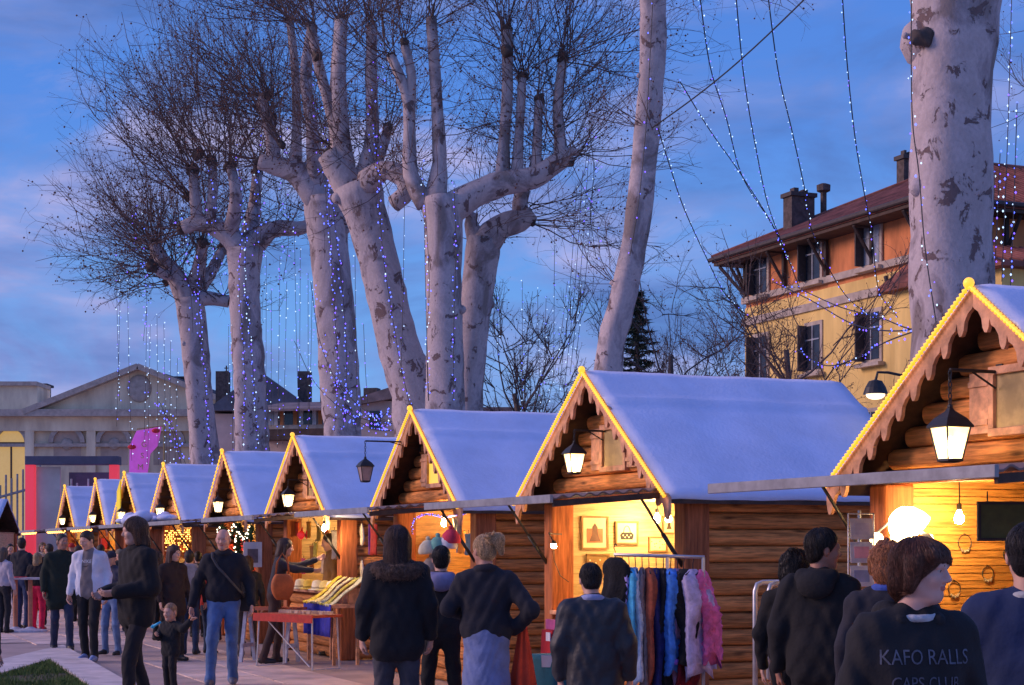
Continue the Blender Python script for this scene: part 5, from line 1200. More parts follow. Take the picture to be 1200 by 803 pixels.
    for s, el, wr in ends:
        cV, cQ = hand_mesh(curl, 0.0045 if Y < 13 else 0.0068); cV = cV.copy(); cQ = cQ.copy()
        if s > 0: pass
        else: cV[:, 0] *= -1; cQ = cQ[:, ::-1]
        # palm towards the thigh, then align to the forearm
        rz = np.array(Matrix.Rotation(R(-75 * s) if s > 0 else R(75), 3, 'Z')); cV = cV @ rz.T
        d = Vector(wr - el).normalized(); qv = Vector((0, 0, -1)).rotation_difference(d); cV = cV @ np.array(qv.to_matrix()).T
        parts.append((cV * (0.94 if hs < 1.1 else 1.15) + wr + np.array(d) * 0.025, cQ, np.zeros(len(cQ), int), ['hand%d' % s]))
    base = Vector(((px - 600) / F * Y, Y, 0))
    cols = {'skin': skin_mat(skin), 'eye': plain((0.42, 0.38, 0.37), 0.3, 0.05), 'iris': plain((0.03, 0.02, 0.015), 0.2, 0.05), 'lip': skin_mat((skin[0] * 0.78, skin[1] * 0.48, skin[2] * 0.5)), 'brow': plain(tuple(c * 0.8 for c in hairc), 0.9), 'stubble': skin_mat(tuple(c * 0.72 for c in skin)),
            'hair': plain(hairc, 0.62, 0.4, 60, stretch=(1, 1, 0.25), bump=0.3) if hair != 'cap' else cloth(hairc), 'frame': plain((0.02, 0.02, 0.02), 0.3), 'trousers': cloth(legs), 'jacket': plain(jacket, jrough, 0.15, 5, bump=0.7, bscale=10), 'shoe': plain(shoe, 0.5), 'collar': cloth(collar if collar and collar is not True else jacket),
            'hood': cloth(hood if hood and hood is not True else jacket), 'fur': plain((0.10, 0.065, 0.05), 1.0, 0.5, 90, bump=1.0, bscale=160)}
    part_of = {'skin': None, 'eye': None, 'iris': None, 'lip': None, 'brow': 'hair', 'stubble': None, 'hair': 'hair' if hair != 'cap' else 'cap', 'frame': 'glasses', 'trousers': 'skirt' if skirt else 'trousers', 'jacket': 'jacket', 'shoe': 'shoes', 'collar': 'collar', 'hood': 'hood', 'fur': 'fur_trim'}
    for s in (1, -1): cols['shoe%d' % s] = cols['shoe']; cols['hand%d' % s] = cols['skin']; part_of['shoe%d' % s] = 'shoe%d' % s; part_of['hand%d' % s] = 'hand%d' % s
    if paint:
        for nm, c in paint['mats'].items(): cols[nm] = cloth(c); part_of[nm] = paint.get('part', {}).get(nm, nm)
    buck = {}
    for V, Q, lab, labs in parts:
        lab_names = np.array(labs, dtype=object)[lab]
        if paint:
            c = V[Q].mean(1)
            lab_names = paint['fn'](c, lab_names)
        V = smooth_borders(V, Q, lab_names)
        for nm in set(lab_names):
            sel = Q[lab_names == nm]; buck.setdefault(part_of[nm], []).append((V, sel, nm))
    root = None
    for pn in [None] + [p for p in buck if p]:
        if pn not in buck: continue
        Vs, Qs, mi, mats, b0 = [], [], [], [], 0
        for V, sel, nm in buck[pn]:
            u, inv = np.unique(sel, return_inverse=True); Vs.append(V[u]); Qs.append(inv.reshape(sel.shape) + b0); b0 += len(u)
            if cols[nm] not in mats: mats.append(cols[nm])
            mi.append(np.full(len(sel), mats.index(cols[nm])))
        o = np_mesh('person' if pn is None else pn.rstrip('-1'), np.concatenate(Vs) * k, np.concatenate(Qs), mats, root, True, np.concatenate(mi))
        if pn is None:
            root = o; o.location = base; o.rotation_euler = (0, 0, R(face)); tag(o, label, 'person', group)
    root['_k'] = k
    if fur:
        rg = np.random.default_rng(NP[0] + 500); hb = [(V, sel) for V, sel, nm in buck['fur_trim']][0]; u, inv = np.unique(hb[1], return_inverse=True)
        st = hair_strands(hb[0][u] * k, inv.reshape(hb[1].shape), np.array(U((0, 0.02, 1.6))) * k, 2200, 0.05, 0.0016, rg, 0.3, 0.9)
        st = [(p_ + np.linspace(0, 1, len(p_))[:, None] * rg.normal(0, 0.014, 3)[None], a_, b_) for p_, a_, b_ in st]
        so = tubes_np('strand', st, 3, plain((0.17, 0.115, 0.09), 0.8, 0.5, 30), [c for c in root.children if c.name.split('.')[0] == 'fur_trim'][0]); so['kind'] = 'stuff'
    if Y < 17 and 'hair' in buck and hair not in ('cap', 'bald'):
        rg = np.random.default_rng(NP[0]); hb = [(V, sel) for V, sel, nm in buck['hair'] if nm == 'hair'][0]; u, inv = np.unique(hb[1], return_inverse=True); hv = hb[0][u] * k; hq = inv.reshape(hb[1].shape)
        near = Y < 8; ln_ = {'crop': 0.03, 'short': 0.05, 'mop': 0.15, 'long': 0.16, 'bob': 0.14, 'messy': 0.07, 'ponytail': 0.10}[hair]
        cw = np.array(hc) * k + np.array((0, 0.03, 0.11)); st = hair_strands(hv, hq, cw, 3600 if near else 1000, ln_, 0.0011 if near else 0.0017, rg, 0.5 if hair == 'messy' else 0.03, 0.5 if hair == 'messy' else (0.3 if hair == 'ponytail' else 0.09))
        ho = [c for c in root.children if c.name.split('.')[0] == 'hair'][0]
        so = tubes_np('strand', st, 3, plain(tuple(min(1, c * 1.9) for c in hairc), 0.42, 0.5, 90), ho); so['kind'] = 'stuff'
    return root

BLK = (0.008, 0.008, 0.010); NAVY = (0.014, 0.018, 0.035); JEANS = (0.085, 0.165, 0.36); DJEANS = (0.035, 0.06, 0.12); BROWNH = (0.045, 0.022, 0.014)
# --- far left group
person('shopper in a dark jacket at the high table, seen from behind', 26, 631, 32.0, 160, (40, 0), jacket=(0.02, 0.022, 0.03), legs=(0.03, 0.055, 0.13))
person('shopper in pale grey jacket at the table end', 4, 642, 30.5, 150, hair='bob', hairc=(0.1, 0.07, 0.05), jacket=(0.42, 0.38, 0.45))
person('shopper in hot pink trousers behind the high table', 44, 648, 31.6, 170, hair='bob', hairc=(0.30, 0.20, 0.10), jacket=(0.015, 0.012, 0.014), legs=(0.75, 0.02, 0.09), shoe=(0.3, 0.05, 0.08), hem=1.0, legw=1.15)
person('dark haired shopper looking into the far stalls', 58, 638, 33.5, 200, (30, 0), jacket=BLK)
person('man in a long dark green coat walking up', 72, 626, 25.3, 20, (25, 0), hair='crop', hairc=(0.03, 0.025, 0.02), skin=(0.40, 0.20, 0.14), jacket=(0.012, 0.020, 0.014), legs=(0.03, 0.04, 0.08), hem=0.62, flare=0.03, bulk=0.012, feet=((0.11, -0.16), (-0.10, 0.12)))
def nike(c, n):
    n = n.copy(); j = n == 'jacket'
    front = j & (c[:, 1] < 0.0) & (np.abs(c[:, 0]) < 0.075 + 0.03 * np.clip((1.2 - c[:, 2]) * 2, 0, 1)) & (c[:, 2] > 0.5)
    n[front] = 'shirt'; return n
P4 = person('young man in an open white jacket over a grey printed shirt', 105, 622, 23.0, -8, (-22, 18), hair='short', hairc=(0.02, 0.015, 0.012), jacket=(0.62, 0.64, 0.74), legs=(0.012, 0.012, 0.014), shoe=(0.22, 0.30, 0.55), hem=0.82, paint={'mats': {'shirt': (0.20, 0.17, 0.17)}, 'fn': nike}, feet=((0.12, -0.14), (-0.10, 0.10)), bulk=0.004)
person('short visitor in jeans and cap behind the young man', 131, 646, 24.3, -20, (0, 10), hair='cap', hairc=(0.03, 0.03, 0.05), jacket=(0.05, 0.05, 0.08), legs=(0.13, 0.20, 0.36), feet=((0.16, -0.05), (-0.16, 0.05)))
person('woman in a black coat with thick collar striding past the bed', 160, 607, 15.6, -52, (-12, 4), hair='bob', hairc=(0.085, 0.045, 0.028), jacket=BLK, legs=(0.013, 0.012, 0.016), hem=0.78, collar=True, bulk=0.030, feet=((0.09, -0.12), (-0.08, 0.16)), arms={1: ((0.26, 0.02, 1.14), (0.13, -0.24, 1.10)), -1: ((-0.26, 0.04, 1.14), (-0.16, -0.24, 1.08))}, fur=True)
person('long haired woman in a brown coat among the crowd', 203, 639, 23.0, 45, (10, 5), hair='long', hairc=(0.055, 0.022, 0.016), jacket=(0.022, 0.012, 0.012), hem=0.66, flare=0.03)
person('dark haired visitor carrying a grey backpack, seen from behind', 222, 646, 24.4, 175, hair='short', jacket=(0.014, 0.014, 0.02), legs=DJEANS)
person('visitor in a red jacket half hidden behind the bald man', 245, 664, 24.6, 160, hair='short', jacket=(0.45, 0.03, 0.03), legs=DJEANS, feet=((0.13, -0.1), (-0.13, 0.1)))
person('small blond child in a dark coat holding the man’s hand', 200, 709, 18.5, -30, (5, 5), hair='crop', hairc=(0.30, 0.17, 0.09), jacket=(0.012, 0.013, 0.016), legs=(0.018, 0.016, 0.018), hs=1.62, bulk=0.05, hem=0.72, legw=1.35, H=1.55 - 69 / F * 18.5 - 0.055,
       arms={1: ((0.37, -0.01, 1.34), (0.53, 0.02, 1.50)), -1: ((-0.28, -0.08, 1.16), (-0.14, -0.30, 1.20))}, h=0.012)
P10 = person('bald man with glasses in a black jacket and blue jeans', 262, 620, 19.0, 4, (-6, 4), hair='bald', hairc=(0.05, 0.03, 0.025), skin=(0.62, 0.33, 0.24), jacket=(0.012, 0.013, 0.020), legs=JEANS, shoe=(0.10, 0.11, 0.16), hem=0.93, glasses=True, bulk=0.012, feet=((0.09, 0.14), (-0.13, -0.18)),
       arms={1: ((0.285, 0.03, 1.16), (0.315, -0.06, 0.92)), -1: ((-0.29, 0.02, 1.16), (-0.34, -0.04, 0.91))}, collar=True, legw=1.05)
person('visitor in dark coat standing past the bald man', 290, 652, 23.8, 190, hair='bob', hairc=BROWNH, jacket=(0.02, 0.018, 0.02), legs=(0.03, 0.025, 0.03))
person('woman leaning over a stall table with outstretched arm', 322, 641, 22.6, 98, (0, 8), hair='bob', hairc=(0.04, 0.018, 0.012), jacket=(0.035, 0.035, 0.045), legs=(0.06, 0.035, 0.03), hem=0.86, lean=10, H=1.66, arms={1: ((0.20, -0.24, 1.30), (0.16, -0.50, 1.36)), -1: ((-0.20, -0.22, 1.28), (-0.12, -0.46, 1.22))}, feet=((0.10, -0.02), (-0.12, 0.16)))
person('stallholder in a brown jacket behind the blue counter', 388, 640, 24.2, -75, (-10, 10), hair='short', jacket=(0.20, 0.10, 0.03), legs=BLK, H=1.72)
for (lab, px, tp, Yx, fc, hr_, hc_, jc, lc) in (('visitor in a maroon coat among the far stalls', 92, 640, 35, 170, 'bob', (.05, .03, .02), (.10, .015, .02), BLK), ('visitor in a dark blue anorak among the far stalls', 118, 639, 33, 200, 'short', (.02, .015, .012), (.02, .03, .08), DJEANS),
    ('visitor with a beige cap among the far stalls', 140, 644, 31, 20, 'cap', (.25, .19, .12), (.03, .03, .03), DJEANS), ('woman in a grey coat behind the long haired woman', 186, 648, 28, 150, 'long', (.08, .05, .03), (.06, .06, .07), BLK), ('visitor in black at the copper tinsel stall', 232, 647, 29, 190, 'short', (.015, .012, .01), BLK, BLK), ('visitor in brown at the white garland stall', 277, 655, 27, 120, 'bob', (.06, .03, .02), (.05, .03, .02), DJEANS), ('visitor in a cream jacket by the entrance frame', 50, 636, 41, 20, 'bob', (.12, .08, .05), (.5, .45, .38), BLK), ('visitor in a red hat at the far end of the row', 84, 637, 43, 190, 'cap', (.5, .03, .03), (.03, .03, .04), BLK), ('visitor in a purple coat near the amber lights', 103, 641, 38, 150, 'long', (.03, .02, .015), (.10, .03, .12), BLK), ('visitor in a grey anorak at the copper tinsel stall', 250, 648, 28, 185, 'short', (.06, .05, .045), (.12, .12, .13), DJEANS), ('dark coated visitor walking by the last chalets', 12, 638, 37, 30, 'short', (.02, .015, .012), (.02, .02, .025), BLK)):
    person(lab, px, tp, Yx, fc, hair=hr_, hairc=hc_, jacket=jc, legs=lc, h=0.018)
# --- middle foreground, backs to the view
person('long haired woman in a black coat with fur hood', 465, 617, 12.7, 186, (-12, 6), hair='long', hairc=(0.040, 0.018, 0.013), jacket=(0.011, 0.011, 0.014), legs=(0.055, 0.055, 0.07), hem=0.72, flare=0.01, bulk=0.016, fur=True, legw=1.15)
person('visitor in black with a grey lilac hood between the two women', 517, 641, 14.0, 182, hair='crop', hairc=(0.012, 0.010, 0.010), jacket=(0.013, 0.012, 0.014), legs=BLK, hem=0.86, hood=(0.20, 0.20, 0.34), feet=((0.16, 0), (-0.16, 0)), bulk=0.01)
person('blond woman with ponytail and glasses, hand on her hip, denim skirt', 570, 628, 12.4, 172, (38, 4), hair='ponytail', hairc=(0.40, 0.25, 0.14), skin=(0.5, 0.25, 0.18), jacket=(0.012, 0.014, 0.024), legs=(0.16, 0.21, 0.40), hem=0.90, skirt=0.40, collar=True, glasses=True, bulk=0.012,
       arms={1: ((0.30, 0.02, 1.18), (0.20, -0.22, 1.12)), -1: ((-0.37, 0.10, 1.17), (-0.22, -0.06, 1.02))})
person('boyish visitor in a worn black leather jacket with pale collar', 697, 667, 10.6, 178, (8, 12), hair='crop', hairc=(0.013, 0.010, 0.009), jacket=(0.022, 0.024, 0.030), jrough=0.55, legs=(0.02, 0.02, 0.03), collar=(0.30, 0.34, 0.52), hem=0.70, bulk=0.028, H=1.44, side=-2)
# --- right foreground
person('man in a black hooded top looking at the postcards', 960, 622, 9.8, 160, (-58, 2), hair='short', hairc=(0.014, 0.010, 0.008), skin=(0.38, 0.17, 0.11), jacket=(0.010, 0.010, 0.012), hem=0.80, hood=True, bulk=0.014, legs=BLK)
person('dark figure half hidden behind the man in the hooded top', 931, 646, 10.7, 150, (-20, 0), hair='messy', hairc=(0.012, 0.010, 0.010), jacket=(0.010, 0.010, 0.011), legs=BLK)
person('curly haired visitor behind the boy in the printed top', 1040, 632, 8.9, 165, (10, 0), hair='messy', hairc=(0.22, 0.085, 0.035), jacket=(0.02, 0.02, 0.03), collar=(0.05, 0.10, 0.40), H=1.565)
P18 = person('boy with a brown mop of hair in a black printed hooded top', 1072, 632, 5.75, 10, (44, 3), hair='mop', hairc=(0.060, 0.024, 0.014), skin=(0.66, 0.38, 0.31), jacket=(0.013, 0.013, 0.016), hem=0.88, hood=True, collar=(0.5, 0.52, 0.56), tee=True, bulk=0.008, legs=DJEANS, h=0.008,
       extra=None)
person('man in a dark blue jacket turned to the jewellery chalet', 1206, 616, 6.2, 158, (10, 0), hair='crop', hairc=(0.018, 0.014, 0.013), jacket=(0.012, 0.026, 0.085), collar=(0.4, 0.4, 0.4), tee=True, hem=0.80, bulk=0.022, legs=BLK)
person('figure in a dark jacket at the edge of the grass bed', -16, 672, 13.5, 95, hair='short', jacket=(0.03, 0.03, 0.045), legs=(0.02, 0.02, 0.022), hem=0.80, bulk=0.02)
# ================================================================== goods, lamps and small things
def ray_local(i, px, py, lx=None, ly=None):
    """where the sight line through a pixel meets the plane x=lx or y=ly of chalet i (chalet coordinates)"""
    d = Vector(((px - 600) / F, 1, (640 - py) / F)); o = Vector((0, 0, EYE)) - CH[i].location
    ox, oy = o.dot(ROW), o.dot(PERP); dx, dy = d.dot(ROW), d.dot(PERP)
    t = (lx - ox) / dx if lx is not None else (ly - oy) / dy
    return Vector((ox + dx * t, oy + dy * t, EYE + d.z * t))
def in_chalet(i, name, label, cat, loc=(0, 0, 0), group=None):
    w = loc2w(i, *loc); return empty(name, tuple(w), RZ, label, cat, group)
def hanging_bulb(i, loc, label, r=0.034, mt='bulb', cord=0.14):
    o = in_chalet(i, 'hanging_bulb', label, 'light bulb', loc, 'bare bulbs in the chalets')
    m = MB(); m.tube([(0, 0, cord), (0.004, 0, cord * .5), (0, 0, 0.05)], 0.005, 6); m.build('cord', M['black'], o)
    m = MB(); m.lathe([(0.012, 0.07), (0.018, 0.06), (0.018, 0.025), (0.013, 0.02)], (0, 0, 0), 10); m.build('socket', M['black'], o)
    m = MB(); m.lathe([(0.012, 0.02), (0.020, 0.0), (r, -0.035), (r * .8, -0.06), (0.006, -0.072)], (0, 0, 0), 12); m.build('bulb', M[mt], o, smooth=True)
    return o
zc = CEIL - 0.13
q = ray_local(0, 1124, 607, lx=-0.9)
hanging_bulb(0, (q.x, q.y, q.z + .03), 'bare bulb on a cord beside the jewellery hoops', cord=CEIL - q.z)
hanging_bulb(1, (-0.55, 1.15, zc), 'bare bulb hidden behind the lintel of the knitwear chalet'); 
q = ray_local(1, 770, 613, lx=-0.9); hanging_bulb(1, (q.x, q.y, zc), 'bare bulb by the pale pictures in the knitwear chalet')
for i in range(2, 9): hanging_bulb(i, (-0.35, 1.1, zc), ['', '', 'bare bulb inside the blue light string chalet', 'bare bulb over the blue counter', 'bare bulb inside the white garland chalet', 'bare bulb inside the copper tinsel chalet', 'bare bulb inside the yellow banner chalet', 'bare bulb inside the second chalet from the far end', 'bare bulb inside the last chalet of the row'][i], r=0.036)
# clip lamp on the far post of the knitwear chalet
w = P(649, 637, 16.0); o = empty('clip_lamp', tuple(w), RZ, 'small clip lamp on the far post of the knitwear chalet', 'lamp')
m = MB(); m.tube([(-.16, .02, .10), (-.06, 0, .055), (-.02, 0, .02)], .006, 6); m.lathe([(.012, .03), (.02, .02), (.03, -.005)], (0, 0, 0), 10); m.tube([(-.16, .02, .10), (-.20, .08, .09), (-.26, .2, .09)], .006, 6); m.build('arm', M['black'], o)
m = MB(); m.sphere((0, 0, -.022), .026, 10, 8); m.build('bulb', M['bulb'], o, smooth=True)
m = MB(); m.tube([(0, 0, 0), (.05, -.02, -.16), (.1, .02, -.30), (.12, .10, -.36)], .004, 5); m.build('cord', M['black'], o)
# globe lamp in the jewellery chalet
q = ray_local(0, 1062, 614, lx=-0.80); o = in_chalet(0, 'stall_lamp', 'big glowing white stall lamp in the jewellery chalet', 'lamp', tuple(q))
m = MB(); m.lathe([(.03, .11), (.06, .10), (.11, .05), (.135, -.02), (.14, -.075), (.125, -.08)], (0, 0, 0), 18); rt = Matrix.Rotation(R(-38), 3, 'Y') @ Matrix.Rotation(R(25), 3, 'X'); m.v = [tuple(rt @ Vector(v)) for v in m.v]; m.build('shade', M['bulb_soft'], o, smooth=True)
m = MB(); m.sphere((-.10, -.16, -.10), .045, 12, 8); m.sphere((-.02, -.05, -.09), .05, 12, 8); m.build('bulb', M['bulb_soft'], o, smooth=True)
m = MB(); m.tube([(-.10, -.16, -.06), (-.06, -.08, .02), (0, .0, .05)], .008, 6); m.build('arm', M['steel'], o)
m = MB(); m.tube([(0.0, .12, -.06), (0, .19, -.08), (0, .22, -.14), (0, .22, -.45), (0, .22, .905 - q.z)], .014, 8); m.lathe([(.07, .925 - q.z), (.07, .935 - q.z), (.012, .95 - q.z)], (0, .22, 0), 12); m.build('stem', M['steel'], o, smooth=True)
# hoops of jewellery on the plank wall
for k, (px, py, r) in enumerate(((1130, 636, .055), (1157, 672, .048), (1118, 690, .05), (1182, 650, .05))):
    q = ray_local(0, px, py, lx=-WALLX + .085); o = in_chalet(0, 'necklace', 'wire hoop necklace with beads hung on the orange planks', 'necklace', tuple(q), 'necklaces on the orange plank wall')
    m = MB(); m.tube([(0.006, r * math.cos(t), r * 1.0 * math.sin(t)) for t in [2 * math.pi * j / 24 for j in range(25)]], .0035, 5, cap=False); m.tube([(-.01, 0, r + .012), (.012, 0, r + .004)], .003, 5); m.build('hoop', M['black'], o)
    for j in range(7): m = MB(); t = -math.pi / 2 + (j - 3) * .22; m.sphere((.01, r * math.cos(t), r * math.sin(t) - .006 * (j % 2)), .008 + .003 * (j % 2), 6, 5); m.build('bead', plain((.35, .30, .22), .25), o)
# dark green board under the awning
a, b = P(1147, 588, 9.9), P(1232, 634, 9.9); o = empty('hanging_board', tuple(a), 0, 'dark green board hanging under the awning of the jewellery chalet', 'sign')
m = MB(); m.box(((b.x - a.x) / 2, 0, (b.z - a.z) / 2), (b.x - a.x, .02, a.z - b.z)); m.build('panel', plain((.09, .10, .022), .6), o)
m = MB(); w_, h_ = b.x - a.x, a.z - b.z
for (cx, cz, sx, sz) in ((w_ / 2, -.008, w_ + .02, .018), (w_ / 2, -h_ + .008, w_ + .02, .018), (.0, -h_ / 2, .018, h_ - .036), (w_, -h_ / 2, .018, h_ - .036)): m.box((cx, -.004, cz), (sx, .03, sz))
m.build('border', M['timber'], o); m = MB(); m.tube([(.05, 0, 0), (.05, 0, .06)], .004, 5); m.tube([(w_ - .05, 0, 0), (w_ - .05, 0, .06)], .004, 5); m.build('hook', M['black'], o)
# postcard rack
p = P(1009, 650, 11.0); o = empty('postcard_rack', (p.x, p.y, 0), R(8), 'tall metal rack of postcards and prints by the jewellery chalet', 'rack')
m = MB(); m.tube([(0, .03, 0), (0, .03, 1.78)], .012, 8); m.box((0, .02, .01), (.4, .3, .02))
for s in (-1, 1): m.tube([(s * .085, 0, 1.15), (s * .085, 0, 1.76)], .005, 6)
for k in range(5): m.tube([(-.085, 0, 1.15 + .152 * k), (.085, 0, 1.15 + .152 * k)], .005, 6)
m.build('rack_frame', M['steel'], o)
cc = [(.85, .45, .55), (.85, .08, .25), (.85, .86, .92), (.72, .76, .9), (.8, .84, .92), (.35, .42, .65)]
for k in range(4):
    m = MB(); m.box((0, -.012, 1.205 + .152 * k), (.15, .006, .135), rot=Matrix.Rotation(R(-8), 3, 'X')); c_ = m.build('postcard', plain(cc[[0, 2, 3, 4][k]], .4), o)
    m = MB(); m.box((.0, -.0165, 1.205 + .152 * k), (.10, .003, .075), rot=Matrix.Rotation(R(-8), 3, 'X')); m.build('print', plain(cc[[1, 5, 0, 3][k]], .4), c_)
# metal trolley
p = P(909, 640, 11.6); o = empty('metal_trolley', (p.x, p.y, 0), R(12), 'bare metal trolley frame with wire shelves by the log wall', 'trolley')
zt = P(0, 683, 11.6).z
for y in (-.13, .13):
    m = MB(); m.tube([(-.10, y, .05), (-.10, y, zt - .06), (-.085, y, zt - .015), (-.045, y, zt), (.22, y, zt), (.27, y, zt - .04), (.285, y, zt - .1), (.285, y, .05)], .018, 10); m.build('upright', M['steel'], o, smooth=True)
for z in (.18, .56, .86):
    m = MB()
    for k in range(7): m.tube([(-.10, -.13 + .0433 * k, z), (.285, -.13 + .0433 * k, z)], .005, 5)
    for x in (-.1, .285): m.tube([(x, -.13, z), (x, .13, z)], .012, 6)
    m.tube([(-.1, -.135, z), (-.1, -.135, z + .14)], .008, 5); m.tube([(-.1, -.135, z + .1), (.285, -.135, z + .1)], .008, 6)
    m.build('shelf', M['steel'], o)
for x in (-.1, .285):
    for y in (-.13, .13): m = MB(); m.lathe([(.02, 0), (.035, .004), (.035, .05), (.02, .054)], (x, y, 0), 10); m.build('wheel', M['black'], o)

# ---- framed pictures in the knitwear chalet
def picture(i, px0, px1, py0, py1, label, art, mount=(.80, .66, .40), frame=(.30, .17, .06), lx=-WALLX + .09):
    a = ray_local(i, px0, (py0 + py1) / 2, lx=lx); b = ray_local(i, px1, (py0 + py1) / 2, lx=lx); c = ray_local(i, (px0 + px1) / 2, py0, lx=lx); d = ray_local(i, (px0 + px1) / 2, py1, lx=lx)
    wy, hz = b.y - a.y, c.z - d.z; o = in_chalet(i, 'picture', label, 'picture', (lx, (a.y + b.y) / 2, (c.z + d.z) / 2), 'pictures in the knitwear chalet')
    m = MB()
    for (y, z, sy, sz) in ((0, hz / 2, wy + .02, .018), (0, -hz / 2, wy + .02, .018), (-wy / 2, 0, .018, hz - .018), (wy / 2, 0, .018, hz - .018)): m.box((.0, y, z), (.022, sy, sz))
    m.build('frame', plain(frame), o)
    m = MB(); m.box((-.004, 0, 0), (.006, wy - .016, hz - .016)); m.build('mount', plain(mount, .6, .06), o)
    S = min(wy, hz)
    for (shape, c) in art:
        m = MB()
        if shape == 'bag': m.prism([(-.30, -.32), (.30, -.32), (.36, -.10), (.26, .02), (-.26, .02), (-.36, -.10)], lambda a_, b_, t: (.001 + .003 * t, a_ * S, b_ * S))
        if shape == 'handle': m.tube([(.003, .17 * S * math.cos(t), .02 * S + .30 * S * math.sin(t)) for t in [math.pi * j / 10 for j in range(11)]], .004, 5)
        if shape == 'spots':
            for j in range(5): m.box((.0055, (-.2 + .1 * j) * S, (-.12 - .09 * (j % 2)) * S), (.002, .05 * S, .06 * S))
        if shape == 'figure': m.prism([(-.22, -.3), (.22, -.3), (.12, -.05), (.10, .2), (0, .34), (-.10, .2), (-.12, -.05)], lambda a_, b_, t: (.001 + .003 * t, a_ * S, b_ * S))
        if shape == 'block': m.box((.002, 0, -.10 * S), (.003, .62 * S, .5 * S))
        if shape == 'flowers':
            rs = random.Random(3)
            for j in range(9): m.sphere((.004, rs.uniform(-.38, .38) * wy, rs.uniform(-.3, .3) * hz), (.003, .05 * S, .05 * S), 7, 4)
        if shape == 'diamond': m.prism([(-.2, 0), (0, -.2), (.2, 0), (0, .2)], lambda a_, b_, t: (.001 + .003 * t, a_ * S, b_ * S))
        m.build('print', plain(c, .6), o)
picture(1, 682, 712, 606, 643, 'framed print of a dark seated figure on the pine wall', [('block', (.42, .14, .06)), ('figure', (.12, .05, .03))])
picture(1, 722, 747, 612, 637, 'framed print of a spotted black handbag', [('bag', (.02, .015, .012)), ('handle', (.02, .015, .012)), ('spots', (.75, .62, .40))])
picture(1, 688, 713, 650, 673, 'brown framed print of pale flowers', [('flowers', (.78, .66, .42))], mount=(.30, .17, .05))
picture(1, 761, 781, 630, 646, 'small framed yellow flower print', [('flowers', (.72, .45, .03))], mount=(.80, .70, .35))
picture(1, 777, 791, 606, 625, 'small framed print with a dark flower, beside the diamond print', [('figure', (.08, .05, .03))]); picture(1, 793, 806, 606, 625, 'small framed print with a dark diamond', [('diamond', (.05, .04, .03))])
# pale inner corner boards of that chalet
# ---- clothes rack with knitwear
Yr = 12.75; xb0, xb1 = P(716, 0, Yr).x, P(822, 0, Yr).x; zb = P(0, 650, Yr).z
o = empty('clothes_rail', (xb0, Yr, 0), R(-4), 'chrome clothes rail standing before the knitwear chalet', 'clothes rail')
Lr = xb1 - xb0
m = MB(); m.tube([(0.02, 0, zb), (Lr + .02, 0, zb - .02)], .013, 10); m.build('top_bar', M['steel'], o, smooth=True)
for x in (.42, Lr + .01): m = MB(); m.tube([(x, 0, zb - .02), (x, .0, .05)], .013, 8); m.tube([(x, -.25, .03), (x, .25, .03)], .014, 8); m.build('upright', M['steel'], o)
rail = o
def garment(t, yaw, z1, width, thick, col, label, name='scarf', ruff=0.0, z0=None, dy=0.0, seed=0, col2=None, shear=0.0):
    rs = random.Random(seed + int(t * 1000)); x = xb0 + Lr * t; z0 = z0 if z0 is not None else zb - .04 - .02 * t
    o = empty(name, (x, Yr + dy, 0), R(yaw), label, name if name != 'knitted_top' else 'top', 'knitwear on the clothes rail')
    m = MB(); nv, nu = 26, 28; vs = []; fs = []; ph = rs.uniform(0, 6)
    for j in range(nv + 1):
        v = j / nv; z = z0 - .05 + (z1 - z0) * v; sh = min(1, .22 + (v / .10) ** .6 * .78) if v < .10 else 1.0
        for i in range(nu):
            a = 2 * math.pi * i / nu; fold = 1 + .30 * math.sin(5 * a + ph + 3 * v) * min(1, v * 4) + .2 * math.sin(8 * v + ph)
            ry = width / 2 * sh * (.88 + .12 * math.sin(3 * v + ph)) * (1 + .1 * v); rx = thick * .74 * (.5 + .5 * sh) * fold
            fz = ruff * (math.sin(23 * v * 3 + 7 * a + rs.random() * 2) + rs.uniform(-.6, .6)) * (1 if v > .06 else .2)
            vs.append(((rx + fz) * math.cos(a) + .022 * math.sin(4 * v + ph) * v + shear * v ** .8 + .25 * rx * math.sin(9 * v + 2 * ph), (ry + fz) * math.sin(a) + .03 * math.sin(6 * v + ph) * v, z + .05 * math.sin(1.5 * a + ph) * v * v + .02 * math.sin(5 * a + ph) * v))
    for j in range(nv):
        for i in range(nu): fs.append((j * nu + i, j * nu + (i + 1) % nu, (j + 1) * nu + (i + 1) % nu, (j + 1) * nu + i))
    fs.append(tuple(range(nu))); fs.append(tuple(range(nv * nu + nu - 1, nv * nu - 1, -1)))
    m.add(vs, fs); m.build('fabric', plain(col, .95, .3, 14, bump=.5, bscale=60), o, smooth=True)
    m = MB(); m.tube([(0, 0, z0 - .06), (0, 0, z0 - .01), (0, .018, z0 + .02), (0, .012, z0 + .045), (0, -.008, z0 + .05), (0, -.016, z0 + .035)], .004, 6); m.tube([(0, -width * .35, z0 - .09), (0, 0, z0 - .05), (0, width * .35, z0 - .09)], .006, 6); m.build('hanger', M['timber'], o)
    if col2:
        m = MB()
        for k in range(26):
            a = rs.uniform(-1, 1); m.sphere((thick * .4 * rs.choice((-1, 1)) + rs.uniform(-.02, .02), a * width * .5, z1 - .03 + rs.uniform(0, .10) - .0), rs.uniform(.016, .03), 6, 5)
        m.build('ruffle', plain(col2, .9, .35, 20), o, smooth=True)
Zp = lambda py: P(0, py, Yr).z
garment(.05, 35, Zp(760), .34, .10, (.008, .008, .010), 'black shawl at the far end of the rail', 'shawl', .004, z0=zb + .03)
garment(.13, 10, Zp(770), .30, .055, (.42, .34, .80), 'lavender scarf on the rail', 'scarf', .006)
